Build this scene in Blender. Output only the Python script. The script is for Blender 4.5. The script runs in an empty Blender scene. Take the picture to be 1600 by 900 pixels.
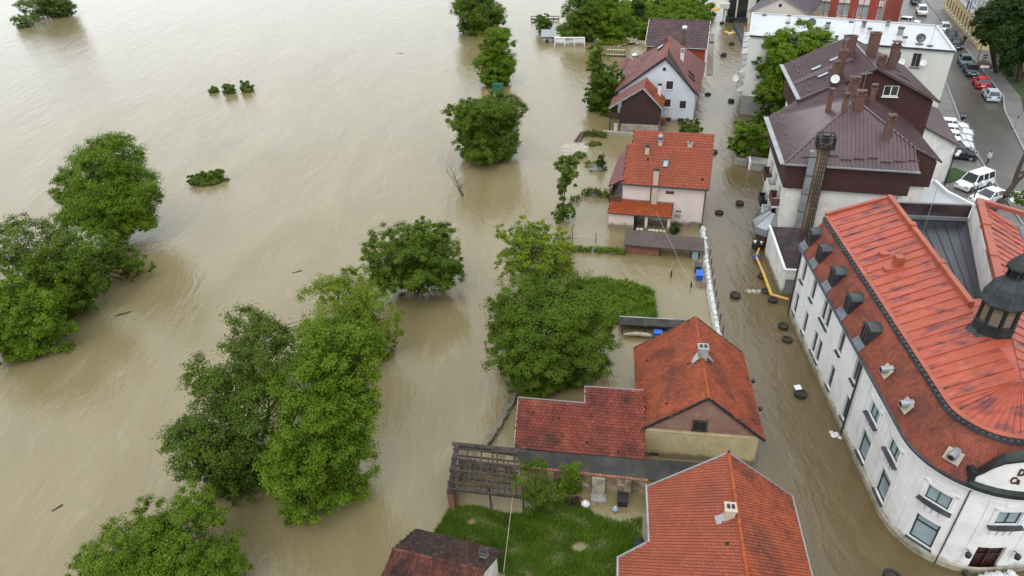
import bpy, bmesh, math, random
import numpy as np
from mathutils import Vector, Matrix
random.seed(7); RNG = np.random.default_rng(11)
S = bpy.context.scene
COL = S.collection
R = math.radians

# ------------------------------------------------------------------ camera
cam_d = bpy.data.cameras.new('camera'); cam = bpy.data.objects.new('camera', cam_d); COL.objects.link(cam)
cam_d.sensor_width = 36.0; cam_d.lens = 24.0; cam_d.clip_start = 0.5; cam_d.clip_end = 4000
_p, _r = R(34.0), R(3.4)
_r0 = Vector((1, 0, 0)); _u0 = Vector((0, math.sin(_p), math.cos(_p))); _fw = Vector((0, math.cos(_p), -math.sin(_p)))
_R = math.cos(_r) * _r0 - math.sin(_r) * _u0; _U = math.sin(_r) * _r0 + math.cos(_r) * _u0
M3 = Matrix((_R, _U, -_fw)).transposed()
cam.matrix_world = Matrix.Translation((0, 0, 38.0)) @ M3.to_4x4()
S.camera = cam

# ------------------------------------------------------------------ sky: thin overcast
SUN_EL, SUN_AZ = R(58), R(200)
w = bpy.data.worlds.new('World'); S.world = w; w.use_nodes = True
nt = w.node_tree; nt.nodes.clear()
sky = nt.nodes.new('ShaderNodeTexSky'); sky.sky_type = 'NISHITA'; sky.sun_disc = False
sky.sun_elevation = SUN_EL; sky.sun_rotation = SUN_AZ; sky.air_density = 1.0; sky.dust_density = 3.0; sky.ozone_density = 1.0
tc = nt.nodes.new('ShaderNodeTexCoord')
nz = nt.nodes.new('ShaderNodeTexNoise'); nz.inputs['Scale'].default_value = 2.2; nz.inputs['Detail'].default_value = 4
nt.links.new(tc.outputs['Generated'], nz.inputs['Vector'])
cr = nt.nodes.new('ShaderNodeValToRGB')
cr.color_ramp.elements[0].position = 0.3; cr.color_ramp.elements[0].color = (8.9, 9.6, 10.2, 1)
cr.color_ramp.elements[1].position = 0.7; cr.color_ramp.elements[1].color = (11.1, 11.6, 11.9, 1)
mx = nt.nodes.new('ShaderNodeMix'); mx.data_type = 'RGBA'; mx.inputs[0].default_value = 0.88
bg = nt.nodes.new('ShaderNodeBackground'); bg.inputs['Strength'].default_value = 0.1
out = nt.nodes.new('ShaderNodeOutputWorld')
nt.links.new(nz.outputs['Fac'], cr.inputs['Fac'])
nt.links.new(sky.outputs['Color'], mx.inputs[6]); nt.links.new(cr.outputs['Color'], mx.inputs[7])
nt.links.new(mx.outputs[2], bg.inputs['Color']); nt.links.new(bg.outputs['Background'], out.inputs['Surface'])

sd = bpy.data.lights.new('sun', 'SUN'); sd.energy = 0.6; sd.angle = R(25); sd.color = (1.0, 0.97, 0.93)
sun = bpy.data.objects.new('sun', sd); COL.objects.link(sun)
_d = Vector((math.sin(SUN_AZ) * math.cos(SUN_EL), math.cos(SUN_AZ) * math.cos(SUN_EL), math.sin(SUN_EL)))
sun.rotation_euler = _d.to_track_quat('Z', 'Y').to_euler()

S.view_settings.view_transform = 'Standard'; S.view_settings.look = 'None'
S.view_settings.exposure = 0.8; S.view_settings.gamma = 1.0; S.view_settings.use_curve_mapping = False
S.render.engine = 'CYCLES'
try:
    S.cycles.max_bounces = 5; S.cycles.diffuse_bounces = 2; S.cycles.glossy_bounces = 3; S.cycles.transmission_bounces = 3
    S.cycles.transparent_max_bounces = 6; S.cycles.use_denoising = True
except Exception: pass

# ------------------------------------------------------------------ materials
def mat(name, col, rough=0.8, var=0.0, scale=3.0, col2=None, amt=0.0, s2=0.6, bump=0.0, bscale=None, island=0.0, spec=0.4, metal=0.0,
        thr=(0.45, 0.62), stretch=None, col3=None, amt3=0.0, s3=2.0, tide=0.0):
    """procedural principled: base colour + value noise, patches of col2 (weathering), col3 spots, per-piece tint, bump"""
    m = bpy.data.materials.new(name); m.use_nodes = True
    t = m.node_tree; N = t.nodes; L = t.links
    b = N['Principled BSDF']; b.inputs['Roughness'].default_value = rough; b.inputs['Metallic'].default_value = metal
    b.inputs['Specular IOR Level'].default_value = spec
    co = N.new('ShaderNodeTexCoord'); vec = co.outputs['Object']
    if stretch:
        mp = N.new('ShaderNodeMapping'); mp.inputs['Scale'].default_value = stretch; L.new(vec, mp.inputs['Vector']); vec = mp.outputs['Vector']
    def noise(s, d=4):
        n = N.new('ShaderNodeTexNoise'); n.inputs['Scale'].default_value = s; n.inputs['Detail'].default_value = d
        n.inputs['Roughness'].default_value = 0.6; L.new(vec, n.inputs['Vector']); return n.outputs['Fac']
    rgb = N.new('ShaderNodeRGB'); rgb.outputs[0].default_value = (*col, 1); cur = rgb.outputs[0]
    def mixin(cur, c, fac):
        x = N.new('ShaderNodeMix'); x.data_type = 'RGBA'; L.new(fac, x.inputs[0]); L.new(cur, x.inputs[6]); x.inputs[7].default_value = (*c, 1); return x.outputs[2]
    def ramp(f, a, bb, top):
        x = N.new('ShaderNodeMapRange'); x.inputs[1].default_value = a; x.inputs[2].default_value = bb; x.inputs[4].default_value = top
        L.new(f, x.inputs[0]); return x.outputs[0]
    if col2 and amt: cur = mixin(cur, col2, ramp(noise(s2, 6), thr[0], thr[1], amt))
    if col3 and amt3: cur = mixin(cur, col3, ramp(noise(s3, 5), 0.55, 0.68, amt3))
    if tide:      # mud line left by the flood, ragged, just above the water
        sx = N.new('ShaderNodeSeparateXYZ'); L.new(co.outputs['Object'], sx.inputs[0]); ma = N.new('ShaderNodeMath'); ma.operation = 'MULTIPLY_ADD'; ma.inputs[1].default_value = -1.25; L.new(noise(1.6, 6), ma.inputs[0]); L.new(sx.outputs[2], ma.inputs[2])
        cur = mixin(cur, (0.115, 0.088, 0.048), ramp(ma.outputs[0], 0.12, -0.28, tide))
    if var or island:
        h = N.new('ShaderNodeHueSaturation'); L.new(cur, h.inputs['Color']); val = None
        if var: val = ramp(noise(scale, 5), 0.25, 0.75, 1.0); mr = val.node; mr.inputs[3].default_value = 1 - var; mr.inputs[4].default_value = 1 + var
        if island:
            g = N.new('ShaderNodeNewGeometry'); mi = N.new('ShaderNodeMapRange'); mi.inputs[3].default_value = 1 - island; mi.inputs[4].default_value = 1 + island
            L.new(g.outputs['Random Per Island'], mi.inputs[0])
            if val:
                mu = N.new('ShaderNodeMath'); mu.operation = 'MULTIPLY'; L.new(val, mu.inputs[0]); L.new(mi.outputs[0], mu.inputs[1]); val = mu.outputs[0]
            else: val = mi.outputs[0]
        L.new(val, h.inputs['Value']); cur = h.outputs['Color']
    L.new(cur, b.inputs['Base Color'])
    if bump:
        bp = N.new('ShaderNodeBump'); bp.inputs['Strength'].default_value = bump; bp.inputs['Distance'].default_value = 0.05
        L.new(noise(bscale or scale * 3, 5), bp.inputs['Height']); L.new(bp.outputs['Normal'], b.inputs['Normal'])
    return m

def leaf_mat(name, c1, c2, trans=0.42, scale=0.35):
    m = bpy.data.materials.new(name); m.use_nodes = True
    t = m.node_tree; N = t.nodes; L = t.links; N.clear()
    o = N.new('ShaderNodeOutputMaterial'); co = N.new('ShaderNodeTexCoord'); n = N.new('ShaderNodeTexNoise')
    n.inputs['Scale'].default_value = scale; n.inputs['Detail'].default_value = 3; L.new(co.outputs['Object'], n.inputs['Vector'])
    g = N.new('ShaderNodeNewGeometry')
    ad = N.new('ShaderNodeMath'); ad.operation = 'MULTIPLY_ADD'; ad.inputs[1].default_value = 0.55; L.new(g.outputs['Random Per Island'], ad.inputs[0])
    mr = N.new('ShaderNodeMapRange'); mr.inputs[1].default_value = 0.3; mr.inputs[2].default_value = 0.7; mr.inputs[4].default_value = 0.5; L.new(n.outputs['Fac'], mr.inputs[0])
    L.new(mr.outputs[0], ad.inputs[2])
    x = N.new('ShaderNodeMix'); x.data_type = 'RGBA'; x.inputs[6].default_value = (*c1, 1); x.inputs[7].default_value = (*c2, 1); L.new(ad.outputs[0], x.inputs[0])
    d = N.new('ShaderNodeBsdfPrincipled'); d.inputs['Roughness'].default_value = 0.55; d.inputs['Specular IOR Level'].default_value = 0.12
    tr = N.new('ShaderNodeBsdfTranslucent'); ms = N.new('ShaderNodeMixShader'); ms.inputs[0].default_value = trans
    L.new(x.outputs[2], d.inputs['Base Color']); L.new(x.outputs[2], tr.inputs['Color'])
    L.new(d.outputs[0], ms.inputs[1]); L.new(tr.outputs[0], ms.inputs[2]); L.new(ms.outputs[0], o.inputs['Surface'])
    return m

def water_mat(name='muddy_water', c1=(0.166, 0.130, 0.060), c2=(0.214, 0.174, 0.094), foam=0.42, chop=1.15):
    m = bpy.data.materials.new(name); m.use_nodes = True
    t = m.node_tree; N = t.nodes; L = t.links; b = N['Principled BSDF']
    b.inputs['Roughness'].default_value = 0.07; b.inputs['IOR'].default_value = 1.52; b.inputs['Specular IOR Level'].default_value = 0.5
    co = N.new('ShaderNodeTexCoord')
    def mapped(rot, sc):
        mp = N.new('ShaderNodeMapping'); mp.inputs['Rotation'].default_value = (0, 0, rot); mp.inputs['Scale'].default_value = sc
        L.new(co.outputs['Object'], mp.inputs['Vector']); return mp.outputs['Vector']
    def noise(v, s, d, dist=0.0, rough=0.55):
        n = N.new('ShaderNodeTexNoise'); n.inputs['Scale'].default_value = s; n.inputs['Detail'].default_value = d
        n.inputs['Distortion'].default_value = dist; n.inputs['Roughness'].default_value = rough; L.new(v, n.inputs['Vector']); return n.outputs['Fac']
    flow = mapped(R(12), (1.0, 0.30, 1.0)); iso = mapped(0, (1, 1, 1)); cross = mapped(R(35), (1.0, 0.45, 1))
    # silt streaks in the colour of the water itself
    x = N.new('ShaderNodeMix'); x.data_type = 'RGBA'; x.inputs[6].default_value = (*c1, 1); x.inputs[7].default_value = (*c2, 1)
    mr = N.new('ShaderNodeMapRange'); mr.inputs[1].default_value = 0.3; mr.inputs[2].default_value = 0.7
    L.new(noise(flow, 0.09, 7, 1.2), mr.inputs[0]); L.new(mr.outputs[0], x.inputs[0])
    # thin drifting scum and foam lines
    mf = N.new('ShaderNodeMapRange'); mf.inputs[1].default_value = 0.56; mf.inputs[2].default_value = 0.74; mf.inputs[4].default_value = foam
    L.new(noise(mapped(R(20), (1.0, 0.16, 1.0)), 0.42, 9, 2.6, 0.68), mf.inputs[0])
    x2 = N.new('ShaderNodeMix'); x2.data_type = 'RGBA'; x2.inputs[7].default_value = (0.285, 0.245, 0.165, 1); L.new(x.outputs[2], x2.inputs[6]); L.new(mf.outputs[0], x2.inputs[0]); L.new(x2.outputs[2], b.inputs['Base Color'])
    # waves: swirls, ripples, fine chop
    def bump(h, dist, stren, prev=None):
        bp = N.new('ShaderNodeBump'); bp.inputs['Strength'].default_value = stren; bp.inputs['Distance'].default_value = dist
        L.new(h, bp.inputs['Height'])
        if prev: L.new(prev, bp.inputs['Normal'])
        return bp.outputs['Normal']
    n1 = bump(noise(flow, 0.28, 5, 1.5), 0.35, 0.35)
    n2 = bump(noise(cross, 1.3, 4, 0.8), 0.10, 0.42 * chop, n1)
    n3 = bump(noise(iso, 5.5, 4, 0.5), 0.035, 0.5 * chop, n2)
    L.new(n3, b.inputs['Normal'])
    return m

def glass_mat(name, col, rough=0.08):
    m = bpy.data.materials.new(name); m.use_nodes = True; b = m.node_tree.nodes['Principled BSDF']
    N = m.node_tree.nodes; L = m.node_tree.links
    co = N.new('ShaderNodeTexCoord'); n = N.new('ShaderNodeTexNoise'); n.inputs['Scale'].default_value = 0.9; L.new(co.outputs['Object'], n.inputs['Vector'])
    h = N.new('ShaderNodeHueSaturation'); h.inputs['Color'].default_value = (*col, 1); mr = N.new('ShaderNodeMapRange'); mr.inputs[3].default_value = 0.6; mr.inputs[4].default_value = 1.4
    L.new(n.outputs['Fac'], mr.inputs[0]); L.new(mr.outputs[0], h.inputs['Value']); L.new(h.outputs['Color'], b.inputs['Base Color'])
    b.inputs['Roughness'].default_value = rough; b.inputs['Specular IOR Level'].default_value = 0.7
    return m

def brick_mat(name, c1, c2, mortar, scale=1.0, bw=0.25, rh=0.075, plane='xz', ang=0.0, patch=None, pamt=0.0):
    m = bpy.data.materials.new(name); m.use_nodes = True; t = m.node_tree; N = t.nodes; L = t.links; b = N['Principled BSDF']
    co = N.new('ShaderNodeTexCoord'); mp = N.new('ShaderNodeMapping')
    dt = N.new('ShaderNodeVectorMath'); dt.operation = 'DOT_PRODUCT'; dt.inputs[1].default_value = (math.cos(ang), math.sin(ang), 0); L.new(co.outputs['Object'], dt.inputs[0])
    sp = N.new('ShaderNodeSeparateXYZ'); L.new(co.outputs['Object'], sp.inputs[0]); cb = N.new('ShaderNodeCombineXYZ'); L.new(dt.outputs['Value'], cb.inputs[0]); L.new(sp.outputs[2], cb.inputs[1]); L.new(cb.outputs[0], mp.inputs['Vector'])
    br = N.new('ShaderNodeTexBrick'); br.inputs['Scale'].default_value = scale; br.inputs['Color1'].default_value = (*c1, 1); br.inputs['Color2'].default_value = (*c2, 1)
    br.inputs['Mortar'].default_value = (*mortar, 1); br.inputs['Brick Width'].default_value = bw; br.inputs['Row Height'].default_value = rh; br.inputs['Mortar Size'].default_value = 0.012
    L.new(mp.outputs['Vector'], br.inputs['Vector'])
    n = N.new('ShaderNodeTexNoise'); n.inputs['Scale'].default_value = 1.2; n.inputs['Detail'].default_value = 6; L.new(co.outputs['Object'], n.inputs['Vector'])
    cur = br.outputs['Color']
    if patch:
        mr = N.new('ShaderNodeMapRange'); mr.inputs[1].default_value = 0.5; mr.inputs[2].default_value = 0.62; mr.inputs[4].default_value = pamt; L.new(n.outputs['Fac'], mr.inputs[0])
        x = N.new('ShaderNodeMix'); x.data_type = 'RGBA'; L.new(mr.outputs[0], x.inputs[0]); L.new(cur, x.inputs[6]); x.inputs[7].default_value = (*patch, 1); cur = x.outputs[2]
    L.new(cur, b.inputs['Base Color']); b.inputs['Roughness'].default_value = 0.9
    return m

M = {}
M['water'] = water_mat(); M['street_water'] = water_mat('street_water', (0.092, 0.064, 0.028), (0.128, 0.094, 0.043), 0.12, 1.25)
M['stucco_white'] = mat('stucco_white', (0.70, 0.70, 0.69), 0.85, var=0.06, scale=1.5, col2=(0.43, 0.4214, 0.3956), amt=0.3, s2=0.7, bump=0.15, bscale=25, col3=(0.3612, 0.344, 0.3096), amt3=0.12, s3=2.5, tide=0.8)
M['plinth'] = mat('plinth', (0.315, 0.285, 0.2175), 0.9, var=0.25, scale=2.0, col2=(0.15, 0.1425, 0.09), amt=0.8, s2=1.2, bump=0.3)
M['white_render'] = mat('white_render', (0.5676, 0.559, 0.5246), 0.9, var=0.05, scale=0.8, col2=(0.4472, 0.43, 0.387), amt=0.5, s2=0.35, stretch=(1, 1, 0.25), tide=0.8)
M['white_wall'] = mat('white_wall', (0.6364, 0.6192, 0.5848), 0.9, var=0.05, scale=1.0, col2=(0.43, 0.4042, 0.3612), amt=0.5, s2=0.6, col3=(0.258, 0.2494, 0.2322), amt3=0.3, s3=1.4, tide=0.8)
M['blue_white'] = mat('blue_white', (0.5504, 0.5848, 0.6364), 0.9, var=0.04, scale=0.8, col2=(0.473, 0.4902, 0.516), amt=0.4, s2=0.7, tide=0.8)
M['pink'] = mat('pink', (0.6192, 0.516, 0.473), 0.9, var=0.03, scale=1.0, col2=(0.516, 0.43, 0.387), amt=0.35, s2=0.6, tide=0.8)
M['cream'] = mat('cream', (0.4472, 0.3698, 0.215), 0.95, var=0.12, scale=2.0, col2=(0.3096, 0.2408, 0.1376), amt=0.6, s2=1.0, bump=0.3, bscale=12, col3=(0.172, 0.1376, 0.0946), amt3=0.3, s3=3, tide=0.8)
M['yellow_wall'] = mat('yellow_wall', (0.516, 0.4042, 0.215), 0.9, var=0.08, scale=0.8, col2=(0.4128, 0.3268, 0.1892), amt=0.4, s2=0.5)
M['pale_wall'] = mat('pale_wall', (0.516, 0.4816, 0.43), 0.9, var=0.06, scale=0.8)
M['ochre'] = mat('ochre', (0.27, 0.2025, 0.12), 0.95, var=0.35, scale=1.4, col2=(0.0975, 0.075, 0.045), amt=0.9, s2=0.9, bump=0.5, bscale=9, col3=(0.465, 0.405, 0.315), amt3=0.8, s3=1.1)
M['grey_wall'] = mat('grey_wall', (0.22, 0.22, 0.21), 0.9, var=0.15, scale=1.0)
M['concrete'] = mat('concrete', (0.3, 0.2925, 0.2775), 0.9, var=0.15, scale=1.5, col2=(0.1125, 0.105, 0.0975), amt=0.7, s2=0.7, bump=0.2)
M['white_roof'] = mat('white_roof', (0.40, 0.41, 0.42), 0.35, var=0.06, scale=0.4, col2=(0.341, 0.3596, 0.3782), amt=0.6, s2=0.18, col3=(0.2604, 0.2666, 0.2666), amt3=0.25, s3=0.9)
M['brown_clad'] = brick_mat('brown_clad', (0.058, 0.019, 0.017), (0.044, 0.015, 0.014), (0.022, 0.009, 0.008), 1.0, 0.34, 0.17, ang=R(-16))
M['brown_metal'] = mat('brown_metal', (0.08024, 0.0444, 0.0512), 0.33, var=0.2, scale=0.7, col2=(0.051, 0.0252, 0.03008), amt=0.7, s2=0.4, spec=0.6, col3=(0.102, 0.045, 0.0352), amt3=0.4, s3=0.8)
M['zinc'] = mat('zinc', (0.3024, 0.3168, 0.3312), 0.38, var=0.15, scale=2, metal=0.5, col2=(0.18, 0.1944, 0.2016), amt=0.6, s2=1.0)
M['dark_zinc'] = mat('dark_zinc', (0.030, 0.034, 0.038), 0.38, var=0.3, scale=2, metal=0.2, col2=(0.065, 0.08, 0.088), amt=0.5, s2=1.5, spec=0.6)
M['lead'] = mat('lead', (0.12, 0.14, 0.155), 0.45, var=0.25, scale=2.5, metal=0.2, col2=(0.07, 0.08, 0.09), amt=0.6, s2=1.5)
M['copper_dark'] = mat('copper_dark', (0.014, 0.016, 0.017), 0.42, var=0.35, scale=1.5, col2=(0.030, 0.044, 0.042), amt=0.6, s2=1.1, spec=0.32, stretch=(1, 1, 0.4))
M['red_sheet'] = mat('red_sheet', (0.325, 0.06344, 0.035), 0.46, var=0.10, scale=0.9, col2=(0.08245, 0.02684, 0.0325), amt=0.85, s2=0.7, thr=(0.51, 0.64), spec=0.35, island=0.16, stretch=(1, 2.6, 1), col3=(0.3298, 0.1037, 0.06875), amt3=0.5, s3=0.9)
M['red_coping'] = mat('red_coping', (0.3135, 0.0782, 0.0432), 0.5, var=0.15, scale=1.5, spec=0.35, col2=(0.19, 0.05175, 0.036), amt=0.5, s2=0.9)
M['slate_sheet'] = mat('slate_sheet', (0.022, 0.024, 0.031), 0.33, var=0.2, scale=0.6, spec=0.45, col2=(0.012, 0.012, 0.015), amt=0.7, s2=0.5, island=0.15)
M['deck'] = mat('deck', (0.035, 0.018, 0.014), 0.95, var=0.2, scale=2)
M['tile_orange'] = mat('tile_orange', (0.2489, 0.05623, 0.02356), 0.75, var=0.18, scale=0.8, col2=(0.09614, 0.02976, 0.01736), amt=0.75, s2=0.45, island=0.174, spec=0.3, col3=(0.0509, 0.02976, 0.0186), amt3=0.4, s3=1.3)
M['tile_old'] = mat('tile_old', (0.1696, 0.03836, 0.0248), 0.75, var=0.2, scale=0.8, col2=(0.05656, 0.02316, 0.01736), amt=0.85, s2=0.5, island=0.198, spec=0.3, col3=(0.2375, 0.06614, 0.03721), amt3=0.6, s3=0.8)
M['tile_new'] = mat('tile_new', (0.2602, 0.06284, 0.03226), 0.7, var=0.08, scale=0.8, col2=(0.1867, 0.05623, 0.03101), amt=0.5, s2=0.5, island=0.0992, spec=0.3)
M['tile_bright'] = mat('tile_bright', (0.2828, 0.05623, 0.01364), 0.7, var=0.1, scale=0.8, col2=(0.2036, 0.0397, 0.0155), amt=0.5, s2=0.8, island=0.124, spec=0.3, col3=(0.2828, 0.1721, 0.03721), amt3=0.3, s3=2.2)
M['tile_brown'] = mat('tile_brown', (0.0928, 0.0319, 0.0232), 0.85, var=0.25, scale=1.2, col2=(0.0348, 0.0203, 0.0174), amt=0.85, s2=0.8, island=0.4, spec=0.25)
M['tile_moss'] = mat('tile_moss', (0.0493, 0.0261, 0.02088), 0.95, var=0.3, scale=2.0, col2=(0.0261, 0.02204, 0.01914), amt=0.8, s2=1.0, island=0.3, col3=(0.116, 0.0986, 0.087), amt3=0.6, s3=5.0, spec=0.2)
M['tile_dark'] = mat('tile_dark', (0.058, 0.03263, 0.03529), 0.6, var=0.2, scale=0.6, col2=(0.0928, 0.0435, 0.04298), amt=0.6, s2=0.3, island=0.2)
M['tile_wine'] = mat('tile_wine', (0.1433, 0.05206, 0.04698), 0.65, var=0.15, scale=0.7, col2=(0.1873, 0.05512, 0.03445), amt=0.7, s2=0.35, island=0.154, col3=(0.09367, 0.04287, 0.04072), amt3=0.5, s3=0.9)
M['tile_grey'] = mat('tile_grey', (0.087, 0.0754, 0.0812), 0.8, var=0.2, scale=0.8, col2=(0.0522, 0.0464, 0.0493), amt=0.6, s2=0.5, island=0.25)
M['mansard'] = mat('mansard', (0.1923, 0.0463, 0.0248), 0.7, var=0.2, scale=0.8, col2=(0.08484, 0.02646, 0.01736), amt=0.7, s2=0.5, island=0.186, spec=0.35)
M['tar'] = mat('tar', (0.030, 0.028, 0.026), 0.85, var=0.4, scale=0.9, col2=(0.062, 0.054, 0.044), amt=0.8, s2=0.8, bump=0.3, col3=(0.03, 0.035, 0.018), amt3=0.7, s3=1.6)
M['stack'] = mat('stack', (0.17, 0.115, 0.072), 0.9, var=0.35, scale=1.2, col2=(0.075, 0.05, 0.035), amt=0.85, s2=0.9, stretch=(1, 1, 0.3), col3=(0.30, 0.25, 0.18), amt3=0.6, s3=1.3)
M['tar_brown'] = mat('tar_brown', (0.0324, 0.0216, 0.02304), 0.3, var=0.3, scale=0.8, col2=(0.072, 0.0432, 0.0396), amt=0.5, s2=0.8, spec=0.6)
M['eternit'] = mat('eternit', (0.09, 0.0684, 0.06336), 0.9, var=0.2, scale=1.2, col2=(0.0576, 0.0468, 0.0396), amt=0.7, s2=0.6, col3=(0.1584, 0.1368, 0.0936), amt3=0.4, s3=4)
M['brick'] = brick_mat('brick', (0.17, 0.055, 0.035), (0.24, 0.10, 0.07), (0.26, 0.20, 0.16), 1.0, 0.26, 0.085, ang=R(-11.5), patch=(0.30, 0.23, 0.18), pamt=0.25)
M['brick_red'] = mat('brick_red', (0.27, 0.052, 0.035), 0.85, var=0.1, scale=1.0, tide=0.8)
M['brick_old'] = brick_mat('brick_old', (0.30, 0.11, 0.06), (0.16, 0.07, 0.045), (0.10, 0.08, 0.06), 1.0, 0.3, 0.1)
M['chimney_brick'] = mat('chimney_brick', (0.115, 0.058, 0.042), 0.8, var=0.3, scale=1.4, col2=(0.06, 0.034, 0.028), amt=0.7, s2=1.2, stretch=(1, 1, 0.4), col3=(0.16, 0.11, 0.085), amt3=0.4, s3=2)
M['stone'] = mat('stone', (0.33, 0.2925, 0.2325), 0.9, var=0.3, scale=3.0, island=0.3, bump=0.4)
M['rubble'] = mat('rubble', (0.15, 0.1275, 0.0975), 0.95, var=0.4, scale=3.0, island=0.4, col2=(0.0525, 0.06, 0.03), amt=0.7, s2=1.0)
M['dark_wood'] = mat('dark_wood', (0.040, 0.020, 0.018), 0.8, var=0.3, scale=2.0, island=0.3, stretch=(4, 4, 0.4))
M['old_wood'] = mat('old_wood', (0.03, 0.024, 0.02), 0.9, var=0.4, scale=2.0, island=0.35, col2=(0.065, 0.055, 0.045), amt=0.5, s2=1.5)
M['louvre_wood'] = mat('louvre_wood', (0.15, 0.105, 0.066), 0.8, var=0.35, scale=3.0, stretch=(1, 1, 6), island=0.15, col2=(0.09, 0.075, 0.06), amt=0.6, s2=1.0)
M['bark'] = mat('bark', (0.055, 0.042, 0.030), 0.95, var=0.3, scale=3.0, bump=0.4)
M['bark_grey'] = mat('bark_grey', (0.14, 0.115, 0.09), 0.95, var=0.3, scale=3.0)
M['black'] = mat('black', (0.018, 0.018, 0.02), 0.5, var=0.2, scale=3)
M['dark_metal'] = mat('dark_metal', (0.03, 0.032, 0.034), 0.45, var=0.2, scale=3, metal=0.3)
M['grey_metal'] = mat('grey_metal', (0.28, 0.29, 0.30), 0.45, var=0.1, scale=3, metal=0.4)
M['white_paint'] = mat('white_paint', (0.6708, 0.6708, 0.6622), 0.5, var=0.05, scale=2)
M['plastic_white'] = mat('plastic_white', (0.56, 0.57, 0.58), 0.4, var=0.12, scale=3, bump=0.5, bscale=6, col2=(0.38, 0.36, 0.32), amt=0.7, s2=1.5)
M['rubber'] = mat('rubber', (0.020, 0.019, 0.018), 0.75, var=0.35, scale=5, col2=(0.05, 0.045, 0.035), amt=0.6, s2=3)
M['soil'] = mat('soil', (0.05, 0.038, 0.024), 0.9, var=0.4, scale=5)
M['asphalt'] = mat('asphalt', (0.056, 0.049, 0.043), 0.40, var=0.16, scale=0.25, col2=(0.086, 0.074, 0.061), amt=0.85, s2=0.16, spec=0.5, stretch=(1, 0.35, 1), col3=(0.040, 0.037, 0.034), amt3=0.7, s3=0.45, bump=0.1, bscale=8)
M['paving'] = mat('paving', (0.14, 0.133, 0.126), 0.55, var=0.15, scale=0.8, col2=(0.091, 0.0875, 0.084), amt=0.6, s2=0.3, spec=0.45)
M['kerb'] = mat('kerb', (0.238, 0.231, 0.217), 0.8, var=0.15, scale=1.0)
M['lawn_soil'] = mat('lawn_soil', (0.030, 0.055, 0.014), 0.95, var=0.4, scale=1.5, col2=(0.06, 0.055, 0.025), amt=0.5, s2=0.7)
M['park_grass'] = mat('park_grass', (0.027, 0.0595, 0.0108), 0.95, var=0.3, scale=1.0, col2=(0.03, 0.0315, 0.015), amt=0.7, s2=0.25)
M['glass_dark'] = glass_mat('glass_dark', (0.022, 0.026, 0.030))
M['glass_blue'] = glass_mat('glass_blue', (0.24, 0.32, 0.34), 0.15)
M['glass_sky'] = glass_mat('glass_sky', (0.30, 0.34, 0.38), 0.06)
M['door_red'] = mat('door_red', (0.032, 0.010, 0.009), 0.4, var=0.2, scale=2)
M['brown_paint'] = mat('brown_paint', (0.10, 0.042, 0.030), 0.6, var=0.1, scale=2)
M['beige'] = mat('beige', (0.45, 0.375, 0.285), 0.8, var=0.06, scale=2)
M['yellow'] = mat('yellow', (0.50, 0.33, 0.05), 0.5, var=0.1, scale=3)
M['orange_pipe'] = mat('orange_pipe', (0.55, 0.30, 0.10), 0.55, var=0.1, scale=3)
M['blue_plastic'] = mat('blue_plastic', (0.02, 0.10, 0.50), 0.35, var=0.1, scale=3)
M['navy'] = mat('navy', (0.035, 0.05, 0.075), 0.5, var=0.2, scale=2)
M['foam'] = mat('foam', (0.341, 0.319, 0.264), 0.7, var=0.2, scale=2)
M['skin'] = mat('skin', (0.45, 0.27, 0.19), 0.6, var=0.05)
M['leaf_mid'] = leaf_mat('leaf_mid', (0.052, 0.092, 0.01), (0.146, 0.218, 0.022))
M['leaf_dark'] = leaf_mat('leaf_dark', (0.048, 0.084, 0.012), (0.140, 0.204, 0.026))
M['leaf_bright'] = leaf_mat('leaf_bright', (0.066, 0.12, 0.009), (0.178, 0.276, 0.02))
M['leaf_yellow'] = leaf_mat('leaf_yellow', (0.1, 0.145, 0.01), (0.245, 0.325, 0.028))
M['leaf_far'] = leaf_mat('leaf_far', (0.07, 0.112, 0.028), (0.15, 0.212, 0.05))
M['leaf_park'] = leaf_mat('leaf_park', (0.02, 0.044, 0.012), (0.056, 0.098, 0.02))
M['grass'] = leaf_mat('grass', (0.07, 0.135, 0.014), (0.185, 0.3, 0.038), 0.3, 0.6)

# ------------------------------------------------------------------ mesh helpers
OFF = {}
def V3(p): return np.array(p, dtype=float)
def newell(P):
    n = np.zeros(3)
    for i in range(len(P)): n += np.cross(P[i], P[(i + 1) % len(P)])
    return n / (np.linalg.norm(n) + 1e-12)
def nrm(v): v = V3(v); return v / (np.linalg.norm(v) + 1e-12)

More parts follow.
